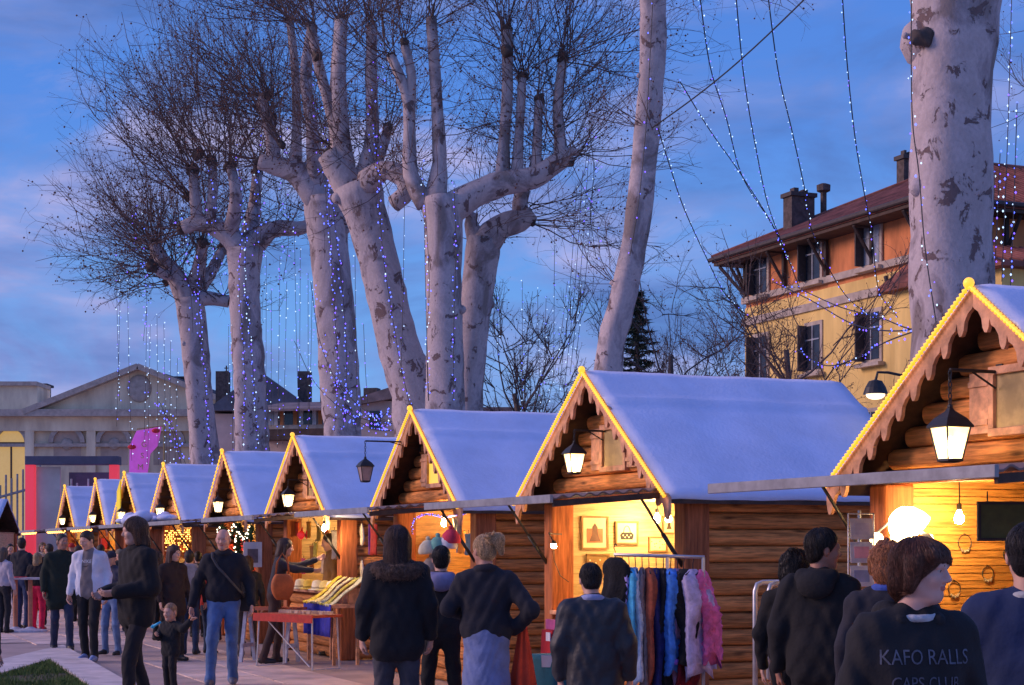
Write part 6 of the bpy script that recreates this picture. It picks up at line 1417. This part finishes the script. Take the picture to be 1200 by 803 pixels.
garment(.20, 6, Zp(770), .34, .05, (.08, .46, .75), 'turquoise scarf on the rail', 'scarf', .003)
garment(.27, 4, Zp(785), .36, .055, (.62, .70, .88), 'pale blue scarf on the rail', 'scarf', .005)
garment(.345, 0, Zp(790), .36, .05, (.26, .20, .20), 'grey brown scarf on the rail', 'scarf', .006)
garment(.42, 0, Zp(800), .38, .06, (.38, .09, .045), 'rust coloured knitted scarf on the rail', 'scarf', .003)
garment(.50, -3, Zp(815), .38, .07, (.016, .022, .13), 'navy blue scarf on the rail', 'scarf', .003)
garment(.58, -5, Zp(815), .38, .07, (.010, .010, .016), 'black scarf between the blue ones', 'scarf', .003)
garment(.66, -10, Zp(785), .40, .085, (.06, .24, .75), 'bright blue woolly scarf on the rail', 'scarf', .007, shear=.02)
garment(.735, -8, Zp(815), .30, .05, (.50, .28, .46), 'mauve scarf next to the bright blue one', 'scarf', .004)
garment(.80, -22, Zp(762), .42, .11, (.010, .009, .011), 'black knitted top beside the grey lilac dress', 'knitted_top', .007, dy=-.02, shear=.06)
garment(.90, -26, Zp(780), .44, .09, (.56, .48, .70), 'grey lilac dress with purple ruffles', 'dress', .003, dy=-.03, shear=.06, col2=(.22, .10, .55))
garment(1.0, -30, Zp(764), .30, .055, (.90, .17, .42), 'hot pink ruffled scarf at the near end of the rail', 'scarf', .012, dy=-.02, shear=.09)
garment(.86, -30, Zp(805), .36, .06, (.20, .01, .02), 'dark red skirt under the lilac dress', 'skirt', .003, z0=Zp(740))
# ---- red cone drape, teal table, red display
p = P(613, 640, 12.5); o = empty('folded_parasol', (p.x, p.y, 0), 0, 'folded orange red parasol cloth standing by the log wall', 'parasol')
zt = P(0, 722, 12.5).z; m = MB(); vs = []; fs = []
for j in range(13):
    v = j / 12
    for i in range(24):
        a = 2 * math.pi * i / 24; r = (.010 + .135 * v) * (1 + .28 * math.cos(6 * a)); vs.append((r * math.cos(a), r * math.sin(a), zt * (1 - v) + .03))
for j in range(12):
    for i in range(24): fs.append((j * 24 + i, j * 24 + (i + 1) % 24, (j + 1) * 24 + (i + 1) % 24, (j + 1) * 24 + i))
m.add(vs, fs); m.build('cloth', plain((.62, .06, .02), .8, .25, 5), o, smooth=True); m = MB(); m.tube([(0, 0, 0), (0, 0, zt + .06)], .014, 8); m.lathe([(.16, 0), (.16, .03), (.02, .04)], (0, 0, 0), 12); m.build('pole', plain((.45, .25, .06)), o)
p = P(660, 640, 12.9); o = empty('display_table', (p.x, p.y, 0), RZ, 'small table under a teal cloth beside the clothes rail', 'table'); zt = P(0, 768, 12.9).z
m = MB(); vs = []; fs = []; nn = 40
for j, (g, z) in enumerate(((0, zt), (1, zt), (1.02, zt - .03), (1.05, zt * .5), (1.1, .02))):
    for i in range(nn):
        a = 2 * math.pi * i / nn; c, s = math.cos(a), math.sin(a); sq = 1 / max(abs(c), abs(s)); w = 1 + (.04 * math.sin(9 * a) if j > 2 else 0) * (j - 2)
        vs.append((.28 * min(sq, 1.3) * c * g * w, .20 * min(sq, 1.3) * s * g * w, z))
for j in range(4):
    for i in range(nn): fs.append((j * nn + i, j * nn + (i + 1) % nn, (j + 1) * nn + (i + 1) % nn, (j + 1) * nn + i))
m.add(vs, fs); m.build('tablecloth', plain((.012, .12, .16), .85), o, smooth=True)
m = MB(); m.box((0, 0, zt - .03), (.46, .34, .03)); m.build('table_top', M['board'], o)
for sx in (-1, 1):
    for sy in (-1, 1): m = MB(); m.box((sx * .2, sy * .14, zt / 2 - .02), (.04, .04, zt - .05)); m.build('leg', M['board'], o)
o2 = empty('price_card', tuple(P(643, 772, 12.62)), R(-15), 'white price card hanging on the teal cloth', 'card'); m = MB(); m.box((0, 0, -.02), (.11, .004, .09), rot=Matrix.Rotation(R(12), 3, 'X')); m.build('card', plain((.72, .72, .76), .6, .05), o2)
p = P(651, 640, 13.9); o = empty('display_box', (p.x, p.y, 0), RZ, 'red draped display box with a pink card on top', 'display'); zt = P(0, 738, 13.9).z
m = MB(); m.box((0, 0, zt / 2), (.30, .22, zt), taper=.72); m.build('drape', plain((.55, .015, .02), .8), o, bevel=.01)
m = MB(); m.box((-.02, -.02, zt + .042), (.20, .03, .08)); m.build('pink_card', plain((.80, .14, .36), .6), o); m = MB(); m.box((.10, -.11, zt - .05), (.08, .006, .07)); m.build('label_card', plain((.7, .7, .75), .6, .05), o)

# ---- blue light string chalet
a = [ray_local(2, x, y, ly=Y0 - .02) for x, y in ((483, 626), (484, 612), (492, 605), (505, 603), (520, 606), (533, 604), (546, 602))]
string_light('blue and violet light string along the chalet opening', [loc2w(2, v.x, v.y, v.z) for v in a], .022, .008, (.4, .35, .25), .008, seed=5, group=None, cr=.006)
def hung(i, px, py0, py1, w, col, label, name='hanging_cloth', ly=None, lx=None, thick=.015, cat='cloth', col2=None):
    a = ray_local(i, px, py0, lx=lx, ly=ly); b = ray_local(i, px, py1, lx=lx, ly=ly); hgt = a.z - b.z
    o = in_chalet(i, name, label, cat, tuple(a)); m = MB(); vs = []; fs = []
    for j in range(9):
        for k in range(9):
            u, v = k / 8 - .5, j / 8
            vs.append((w * u * (1 - .15 * math.sin(3 * v)), .012 * math.sin(u * 14 + v * 3) , -hgt * v + .01 * math.sin(u * 9)))
    for j in range(8):
        for k in range(8): q = j * 9 + k; fs.append((q, q + 1, q + 10, q + 9))
    m.add(vs, fs); c = m.build('fabric', plain(col, .8), o, smooth=True); sl = c.modifiers.new('thick', 'SOLIDIFY'); sl.thickness = thick
    m = MB(); m.tube([(0, 0, .0), (0, .0, .05)], .005, 5); m.tube([(-w / 2, 0, .0), (w / 2, 0, 0)], .006, 5); m.build('hook', M['timber'], o)
    if col2: m = MB(); m.tube([(-w / 2, -.01, 0), (-w / 2 + .01, -.014, -hgt / 2), (-w / 2, -.01, -hgt)], .018, 6); m.build('edging', plain(col2), o)
    return o
hung(2, 438, 614, 650, .26, (.62, .05, .02), 'red cloth with purple edge hung at the opening', ly=Y0 - .1, col2=(.20, .05, .35))
hung(2, 541, 622, 648, .22, (.62, .26, .05), 'orange cloth with blue edge hung on the wall', ly=.9, col2=(.10, .20, .5)); hung(2, 549, 626, 650, .2, (.07, .16, .42), 'blue cloth hung next to the orange cloth', ly=.85)
hung(2, 536, 607, 626, .28, (.38, .33, .30), 'pale pennant hung below the blue lights', ly=Y0 - .05)
p = P(508, 640, 15.6); o = empty('hat_stand', (p.x, p.y, 0), 0, 'stand of white, red and green woolly hats in front of the counter', 'hat stand'); zh = P(0, 642, 15.6).z
m = MB(); m.tube([(0, 0, 0), (0, 0, zh + .06)], .014, 8); m.lathe([(.2, 0), (.2, .03), (.02, .05)], (0, 0, 0), 14); m.tube([(-.06, 0, zh - .04), (.14, 0, zh + .0)], .01, 6); m.build('pole', M['timber'], o)
for (x, z, c) in ((-.05, .0, (.66, .58, .40)), (.04, .03, (.20, .45, .35)), (.13, .05, (.75, .70, .70)), (.16, .10, (.70, .05, .10)), (-.02, -.16, (.30, .24, .20))):
    m = MB(); m.lathe([(.085, z + zh - .06), (.092, z + zh - .03), (.078, z + zh + .02), (.045, z + zh + .06), (.008, z + zh + .075)], (x, 0, 0), 14); m.sphere((x, 0, z + zh + .085), .022, 8, 6); m.build('hat', plain(c, .95), o, smooth=True)
# slippers hung on the corner of the blue counter chalet
for k, py in enumerate((612, 655)):
    q = ray_local(3, 424, py, lx=WALLX + .12); o = in_chalet(3, 'slipper', ('upper' if k == 0 else 'lower') + ' pale felt slipper hung on the log wall', 'slipper', tuple(q), 'slippers hung on the log wall')
    m = MB(); m.tube([(.0, 0, -.02), (0, 0, -.10), (0, .01, -.22), (0, 0, -.30), (0, 0, -.33)], [.02, .05, .055, .045, .015], 10, flat=.5); m.build('sole', plain((.60, .54, .48), .9), o, smooth=True)
    m = MB(); m.tube([(0, 0, .03), (0.01, 0, -.03)], .006, 5); m.build('loop', M['timber'], o)
# ---- blue counter chalet: goods
q = ray_local(3, 353, 627, ly=Y0 - .25); o = in_chalet(3, 'hanging_fish', 'bright red paper fish hanging in the opening', 'decoration', tuple(q))
m = MB(); m.tube([(-.20, 0, 0), (-.15, 0, .0), (-.05, 0, .0), (.06, 0, 0), (.15, 0, 0), (.21, 0, 0)], [.01, .04, .065, .06, .03, .012], 12, flat=.35); m.build('body', mat('red_lit_paper', (.8, .02, .015), .5, .1, 8, emis=(1, .02, .01), es=.5), o, smooth=True)
m = MB(); m.prism([(.19, 0), (.29, .06), (.27, 0), (.29, -.06)], lambda a_, b_, t: (a_, -.008 + .016 * t, b_)); m.prism([(-.03, .05), (.08, .11), (.06, .05)], lambda a_, b_, t: (a_, -.006 + .012 * t, b_)); m.build('fin', plain((.7, .03, .02)), o); m = MB(); m.tube([(0, 0, .05), (0, 0, CEIL - q.z)], .003, 4); m.build('thread', M['cable'], o)
a = ray_local(3, 372, 706, ly=Y0 - .32); b = ray_local(3, 398, 706, ly=Y0 - .32)
o = in_chalet(3, 'display_counter', 'counter draped in royal blue cloth', 'counter', ((a.x + b.x) / 2, Y0 - .28, 0)); wd = abs(b.x - a.x) + .25; zt = a.z
m = MB(); m.box((0, .02, zt - .02), (wd, .42, .04)); m.build('table_top', M['board'], o)
for sx in (-1, 1):
    for sy in (-1, 1): m = MB(); m.box((sx * (wd / 2 - .05), .02 + sy * .16, (zt - .04) / 2), (.04, .04, zt - .04)); m.build('leg', M['board'], o)
m = MB(); vs = []; fs = []
for j in range(6):
    for k in range(25): u = k / 24; vs.append((-wd / 2 + wd * u, -.20 - .016 * math.sin(u * 40) * j / 5, zt + .004 - .42 * j / 5))
for j in range(5):
    for k in range(24): q_ = j * 25 + k; fs.append((q_, q_ + 1, q_ + 26, q_ + 25))
m.add(vs, fs); m.build('blue_cloth', plain((.03, .035, .42), .8), o, smooth=True).modifiers.new('thick', 'SOLIDIFY').thickness = .008
counter3 = o
for k in range(5):
    o = in_chalet(3, 'yellow_scarf', ['golden yellow cloth draped over the blue counter, first from the leaning woman', 'straw yellow cloth second from the leaning woman on the blue counter', 'cream cloth in the middle of the blue counter', 'olive yellow cloth next to the cream one, towards the near post', 'pale cream cloth beside the near post on the blue counter'][k], 'cloth', ((a.x + b.x) / 2 - wd / 2 + .12 + k * wd / 5, Y0 - .26, zt), 'yellow cloths on the blue counter')
    m = MB(); vs = []; fs = []
    for j in range(10):
        v = j / 9; y = -.24 + .5 * v; z = .012 + .40 * max(0, v - .15) + .012 * math.sin(9 * v + k); w = .09 + .02 * math.sin(4 * v + k)
        for kk in range(5): u = kk / 4 - .5; vs.append((u * w * 2, y, z + .012 * math.sin(u * 9 + v * 5)))
    for j in range(9):
        for kk in range(4): q_ = j * 5 + kk; fs.append((q_, q_ + 1, q_ + 6, q_ + 5))
    m.add(vs, fs); m.build('fabric', plain([(.80, .58, .06), (.75, .66, .30), (.78, .70, .42), (.70, .60, .10), (.80, .72, .40)][k], .85, .35, 30), o, smooth=True).modifiers.new('thick', 'SOLIDIFY').thickness = .012
    m = MB(); m.box((0, .16, .10), (.03, .2, .20)); m.build('stand', M['board'], o)
for (px, py0, py1, c, lab) in ((392, 622, 655, (.45, .40, .36), 'grey felt bag hung by the near post of the blue counter chalet'), (383, 618, 640, (.55, .16, .05), 'orange felt hat hung above the blue counter'), (374, 616, 634, (.50, .40, .08), 'mustard felt piece hung above the blue counter'), (366, 640, 665, (.45, .22, .04), 'brown felt bag hung above the blue counter'), (385, 640, 652, (.20, .32, .08), 'green felt leaf hung above the blue counter')):
    hung(3, px, py0, py1, .20, c, lab, 'felt_piece', ly=Y0 + (.0 if px > 390 else .25), cat='felt goods')
more = [(348, 612, 628, (.75, .10, .03), 'scarlet felt star hung over the yellow cloths'), (362, 612, 630, (.80, .42, .05), 'amber felt bell hung over the yellow cloths'), (370, 636, 652, (.78, .66, .10), 'bright yellow felt flower hung over the yellow cloths'), (379, 655, 672, (.72, .55, .36), 'sand coloured felt doll hung over the yellow cloths'), (356, 655, 672, (.65, .08, .20), 'crimson felt purse hung over the yellow cloths'), (343, 640, 660, (.30, .10, .45), 'violet felt purse hung over the yellow cloths')]
for (px, py0, py1, c, lab) in more: hung(3, px, py0, py1, .17, c, lab, 'felt_piece', ly=Y0 + .12, cat='felt goods')
for k, (px, py, c) in enumerate(((352, 700, (.85, .80, .62)), (362, 698, (.82, .62, .12)), (372, 697, (.9, .86, .74)), (381, 696, (.85, .72, .30)), (389, 695, (.9, .85, .70)))):
    q = ray_local(3, px, py, ly=Y0 - .02); o = in_chalet(3, 'felt_hat', ['ivory', 'mustard', 'white', 'honey coloured', 'cream'][k] + ' felt hat standing on the stall counter', 'hat', (q.x, q.y, .925), 'hats on the stall counter')
    m = MB(); m.lathe([(.13, .0), (.135, .012), (.085, .022), (.08, .09), (.065, .13), (.02, .145)], (0, 0, 0), 16); m.build('crown', plain(c, .9), o, smooth=True); m = MB(); m.lathe([(.087, .024), (.088, .048), (.084, .049)], (0, 0, 0), 16); m.build('band', plain(tuple(x * .4 for x in c), .8), o)
q = ray_local(3, 380, 622, ly=Y0 - .30); hanging_bulb(3, (q.x, q.y, CEIL - .16), 'added bare bulb under the awning to brighten the yellow cloths', r=.034, cord=.15)  # extra bulb, added to brighten the goods on the blue counter
q = ray_local(2, 520, 622, ly=Y0 - .10); hanging_bulb(2, (q.x, q.y, CEIL - .14), 'added bare bulb in the opening to brighten the woolly hats', r=.03, cord=.13)  # likewise added, brightens the hats near the front
# red topped folding table with small soaps
ta, tb = P(315, 718, 22.0), P(384, 718, 21.2); p = (ta + tb) / 2; o = empty('folding_table', (p.x, p.y, 0), math.atan2(tb.y - ta.y, tb.x - ta.x), 'folding table with red top and thin steel legs', 'table'); Lt = (tb - ta).length; zt = P(0, 719, 21.6).z
m = MB(); m.box((0, 0, zt - .02), (Lt, .5, .035)); m.build('table_top', plain((.42, .07, .03), .6), o, bevel=.006); m = MB(); m.box((0, -.252, zt - .05), (Lt + .004, .01, .10)); m.build('cloth_edge', plain((.45, .03, .02)), o)
for sx in (-1, 1):
    m = MB(); x = sx * (Lt / 2 - .06); m.tube([(x, -.2, zt - .04), (x + sx * .03, -.22, .02), (x + sx * .03, .22, .02), (x, .2, zt - .04)], .012, 8); m.build('leg', M['steel'], o, smooth=False)
m = MB(); m.tube([(-Lt / 2 + .1, -.15, zt - .05), (Lt / 2 - .1, -.2, .05)], .01, 6); m.build('brace', M['steel'], o)
ft = o; rs = random.Random(9)
m = MB(); m.box((0, 0, .018), (.052, .04, .036)); sm = m.mesh('soap', plain((.66, .50, .36), .6))
for k in range(26):
    u, v = k % 13, k // 13; w = p + (tb - ta).normalized() * ((u - 6) * Lt / 14.5) + Vector((0.1, .03, 0)) + Vector((0, 0.14 * v - .1, zt))
    w.z = zt; s_ = link('soap', sm, None, tuple(w), (0, 0, rs.uniform(-.5, .5))); tag(s_, 'small pale soap lined up on the red table', 'soap', 'soaps on the red folding table')
p = P(312, 640, 22.9); o = empty('trestle_table', (p.x, p.y, 0), R(-20), 'trestle table with pale legs and orange red top beside the folding one', 'table'); zt = P(0, 713, 22.9).z
m = MB(); m.box((0.05, 0, zt), (.9, .45, .035)); m.build('table_top', plain((.40, .10, .05), .6), o)
for sx in (-1, 1):
    m = MB()
    for sy in (-1, 1): m.box((sx * .33 + .05, sy * .12, zt / 2 - .01), (.05, .03, zt + .0), rot=Matrix.Rotation(R(sy * 12), 3, 'X'))
    m.box((sx * .33 + .05, 0, .22), (.04, .36, .05)); m.build('trestle', plain((.55, .55, .62), .6), o)
# ---- garland, notice, tinsel, fleece, banner in the further chalets
o = in_chalet(4, 'garland', 'dark green garland with white lights round the opening', 'garland', (0, 0, 0)); m = MB(); m2 = MB(); rs = random.Random(4); path = []
for k in range(46):
    t = k / 45; path.append(Vector((-1.1 + 2.2 * t, Y0 - .04, 1.78 + .10 * math.cos(t * 12))) if k < 46 else None)
for xx in (-1.1, .2, 1.05):
    for k in range(24): path.append(Vector((xx + rs.uniform(-.04, .04), Y0 - .05, 1.75 - .035 * k)))
for q in path:
    for j in range(7):
        d = Vector((rs.gauss(0, 1), rs.gauss(0, 1), rs.gauss(0, 1))).normalized(); e_ = d.orthogonal().normalized() * .02; m.add([q + e_, q - e_, q + d * .11], [(0, 1, 2)])
    if rs.random() < .8: m2.sphere(tuple(q + Vector((rs.uniform(-.06, .06), -.06, rs.uniform(-.05, .05)))), .012, 5, 4)
m.build('needles', plain((.02, .06, .025), .8), o, fix=False)['kind'] = 'stuff'; m2.build('light', glow('white_garland_light', (1, .85, .6), 5), o)['kind'] = 'stuff'
o = in_chalet(5, 'tinsel', 'copper tinsel and amber lights filling the opening', 'tinsel', (0, 0, 0)); m = MB(); m2 = MB()
for xx in [-1.1 + .16 * k for k in range(15)]:
    ln = rs.uniform(.15, .9)
    for k in range(int(ln / .04)):
        q = Vector((xx + rs.uniform(-.04, .04), Y0 + .02, 1.85 - .04 * k))
        for j in range(5):
            d = Vector((rs.gauss(0, 1), rs.gauss(0, 1), rs.gauss(0, 1))).normalized(); e_ = d.orthogonal().normalized() * .012; m.add([q + e_, q - e_, q + d * .08], [(0, 1, 2)])
        if rs.random() < .7: m2.sphere(tuple(q + Vector((rs.uniform(-.05, .05), -.05, 0))), .013, 5, 4)
m.build('strands', plain((.40, .13, .04), .35, metal=.5), o, fix=False)['kind'] = 'stuff'; m2.build('light', glow('amber_light', (1, .45, .08), 5), o)['kind'] = 'stuff'
o = in_chalet(5, 'fleece_heap', 'heap of pink white fleece snow on the awning', 'fleece', (0, Y0 - .62, CEIL + .0)); m = MB()
for k in range(22): m.sphere((-1.2 + .115 * k, rs.uniform(-.25, .2), .05 + rs.uniform(0, .07)), (rs.uniform(.12, .2), rs.uniform(.12, .22), rs.uniform(.06, .13)), 10, 7)
m.build('tuft', M['snow'], o, smooth=True)['kind'] = 'stuff'
q = ray_local(6, 146, 567, ly=Y0 - .3); o = in_chalet(6, 'cloth_banner', 'bright yellow cloth banner hung from the gable', 'banner', (-.35, -.06, 2.75)); m = MB()
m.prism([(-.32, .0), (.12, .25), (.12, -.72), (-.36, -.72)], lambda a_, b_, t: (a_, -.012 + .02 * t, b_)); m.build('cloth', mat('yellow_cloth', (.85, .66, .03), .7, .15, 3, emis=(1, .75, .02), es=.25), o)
q = ray_local(4, 296, 650, lx=WALLX + .15); o = in_chalet(4, 'notice_board', 'white framed notice on the corner post', 'notice', (q.x, q.y, q.z)); m = MB(); m.box((0, 0, 0), (.02, .30, .40)); m.build('board', plain((.70, .66, .62), .6, .05), o); m = MB(); m.box((.012, 0, -.02), (.006, .17, .22)); m.build('print', plain((.16, .12, .12), .6), o)
# lit goods on the shelves of the far chalets
for i in (4, 5, 6, 7, 8):
    wds = {4: 'fourth', 5: 'fifth', 6: 'sixth', 7: 'seventh', 8: 'eighth'}[i]
    for sI in range(2):
        o = in_chalet(i, 'shelf', ('upper' if sI else 'lower') + ' shelf of red and gold boxes in the %s chalet beyond the jewellery one' % wds, 'shelf', (-WALLX + .2, 1.2, 1.05 + .42 * sI)); m = MB(); m.box((0, 0, -.012), (.24, 1.9, .024)); m.build('plank', M['plank_pale'], o)
        for k in range(9):
            c = [(.65, .05, .03), (.70, .30, .04), (.60, .45, .10), (.55, .02, .04), (.65, .16, .03)][(k * 3 + i + sI) % 5]; hh = .12 + .05 * ((k * 7 + i) % 4)
            m = MB(); m.box((0, -.84 + .21 * k, hh / 2), (.15, .13 + .01 * (k % 3), hh)); m.build('box', plain(c, .5), o)
for i in (6, 7, 8):
    m = MB(); rs = random.Random(i)
    o = in_chalet(i, 'light_garland', ('amber light garland under the awning of the yellow banner chalet', 'amber light garland under the awning, second chalet from the far end', 'amber light garland under the awning of the last chalet')[i - 6], 'string lights', (0, 0, 0))
    for k in range(60): m.sphere((-1.45 + 2.9 * k / 59, Y0 - 1.20, CEIL - .10 + .015 * math.sin(k)), .016, 5, 4)
    m.build('bulb', glow('amber_garland_%d' % i, (1, .40, .06), 6), o)['kind'] = 'stuff'
    m = MB(); m.tube([(-1.45 + 2.9 * k / 20, Y0 - 1.2, CEIL - .085) for k in range(21)], .006, 5); m.build('cable', M['cable'], o)
# ---- high table at the far left
p = P(28, 640, 31.0); o = empty('high_table', (p.x, p.y, 0), R(-6), 'high table with orange legs and pale feet', 'table'); zt = P(0, 678, 31.0).z
m = MB(); m.box((0, 0, zt), (1.1, .5, .035)); m.build('table_top', plain((.55, .50, .55), .5), o); m = MB(); m.box((-.28, 0, zt + .024), (.5, .46, .012)); m.build('red_cloth', plain((.6, .02, .05)), o)
for (px, dx) in ((-.12, 0), (.16, 0)):
    m = MB(); m.tube([(px, -.1, zt), (px, -.1, .04)], .042, 10); m.build('leg', plain((.50, .20, .12), .5), o); m = MB(); m.lathe([(.30, 0), (.30, .03), (.1, .06), (.045, .09)], (px, -.1, 0), 18); m.build('base', plain((.55, .58, .70), .5), o)
# ---- bags carried by visitors
def bag_on(label, name, px, py, Y, rz, size, col, cat, strap=None):
    w = P(px, py, Y); o = empty(name, tuple(w), R(rz), label, cat); m = MB(); sx, sy, sz = size
    vs = []; fs = []; nu = 20
    for j in range(9):
        v = j / 8; g = (math.sin(math.pi * (.12 + .80 * v)) ** .5)
        for i in range(nu):
            a = 2 * math.pi * i / nu; c, s = math.cos(a), math.sin(a); pw = lambda x: math.copysign(abs(x) ** .6, x); vs.append((sx / 2 * pw(c) * g, sy / 2 * pw(s) * g * (1 + .1 * math.sin(5 * a)), sz * (.5 - v)))
    for j in range(8):
        for i in range(nu): fs.append((j * nu + i, j * nu + (i + 1) % nu, (j + 1) * nu + (i + 1) % nu, (j + 1) * nu + i))
    fs += [tuple(range(nu)), tuple(range(9 * nu - 1, 8 * nu - 1, -1))]
    m.add(vs, fs); m.build('bag_body', plain(col, .7, .2, 8), o, smooth=True)
    if strap: m = MB(); m.tube([Vector(q) for q in strap], .012, 8, flat=.5); m.build('strap', plain(tuple(c * .8 for c in col), .7), o, smooth=True)
    return o
bag_on('orange leather handbag on the arm of the leaning woman', 'handbag', 331, 688, 22.30, 10, (.30, .12, .34), (.48, .12, .025), 'bag', [(-.09, 0, .14), (-.07, .0, .32), (0, .02, .44), (.07, .0, .32), (.09, 0, .14)])
bag_on('grey backpack on the back of the dark haired visitor', 'backpack', 223, 678, 24.12, 0, (.30, .18, .42), (.26, .24, .27), 'backpack', [(-.08, .05, .18), (-.1, .16, .24), (-.1, .22, .1)])
k = P10['_k']; w = P10.location
o = empty('shoulder_bag', (w.x, w.y, 0), R(4), 'shoulder bag strap slung across the bald man’s chest', 'bag')
pts = [(.19, .12, .98), (.235, -.02, 1.0), (.17, -.150, 1.08), (.06, -.172, 1.21), (-.05, -.160, 1.33), (-.11, -.115, 1.43), (-.12, -.03, 1.487), (-.10, .08, 1.44)]
m = MB(); m.tube([Vector(q) * k for q in pts], .017, 8, flat=.35); m.build('strap', plain((.05, .045, .045), .7), o, smooth=True)
m = MB(); m.box((.20 * k, .16 * k, .93 * k), (.26, .09, .22)); m.build('bag_body', plain((.03, .03, .035), .7), o, bevel=.02)
# pacifier clip of the child, blue
o = empty('toy_whistle', tuple(P(184, 731, 18.22)), R(-20), 'small bright blue toy whistle held by the child', 'toy'); m = MB(); m.tube([(-.05, 0, -.03), (.045, 0, .018)], [.016, .012], 10); m.sphere((-.055, 0, -.033), .022, 8, 6); m.build('whistle_body', plain((.03, .42, .70), .4), o, smooth=True)
# ---- lettering on clothes, lying on the fabric
from mathutils.bvhtree import BVHTree
def print_on(pers, part, body, size, x, z, col, shear=0.0, sx=1.0):
    ob = [c for c in pers.children if c.name.split('.')[0] == part][0]; me = ob.data
    bv = BVHTree.FromPolygons([v.co for v in me.vertices], [p.vertices for p in me.polygons])
    t = text_mesh(body, size, plain(col, .8, .3, 30), 'lettering', 0.0) if body else None
    if t is None:
        m = MB(); n = 12; up_ = [(-.055 + .11 * i / n, -.012 + .030 * (i / n) ** 1.6) for i in range(n + 1)]; dn = [(-.055 + .11 * i / n, -.012 - .013 * math.sin(math.pi * min(1, i / n * 1.15)) + .030 * (i / n) ** 1.6) for i in range(n + 1)]
        vs = [(a, b, 0) for a, b in up_] + [(a, b, 0) for a, b in dn]; m.add(vs, [(i, i + 1, n + 2 + i, n + 1 + i) for i in range(n)]); t = m.mesh('swoosh', plain(col, .8), fix=False)
    bm = bmesh.new(); bm.from_mesh(t)
    bmesh.ops.subdivide_edges(bm, edges=[e_ for e_ in bm.edges if e_.calc_length() > size * .25], cuts=2, use_grid_fill=True)
    for v in bm.verts:
        q = Vector((x + v.co.x * sx, -1.0, z + v.co.y)); h_ = bv.ray_cast(q, Vector((0, 1, 0)))
        v.co = (q.x, (h_[0].y if h_[0] else -.15) - .004, q.z)
    bm.to_mesh(t); bm.free(); link('lettering' if body else 'emblem', t, pers)
print_on(P18, 'jacket', 'KAFO RALLS', .072, .0, P(0, 769, 5.75).z, (.10, .11, .15), sx=.78)
print_on(P18, 'jacket', 'CAPS CLUB', .060, .0, P(0, 799, 5.75).z, (.085, .09, .125), sx=.78)
print_on(P4, 'shirt', 'NIKE', .065, -.005, P(0, 658, 23).z, (.70, .70, .74)); print_on(P4, 'shirt', None, .12, -.005, P(0, 663, 23).z, (.03, .02, .02))
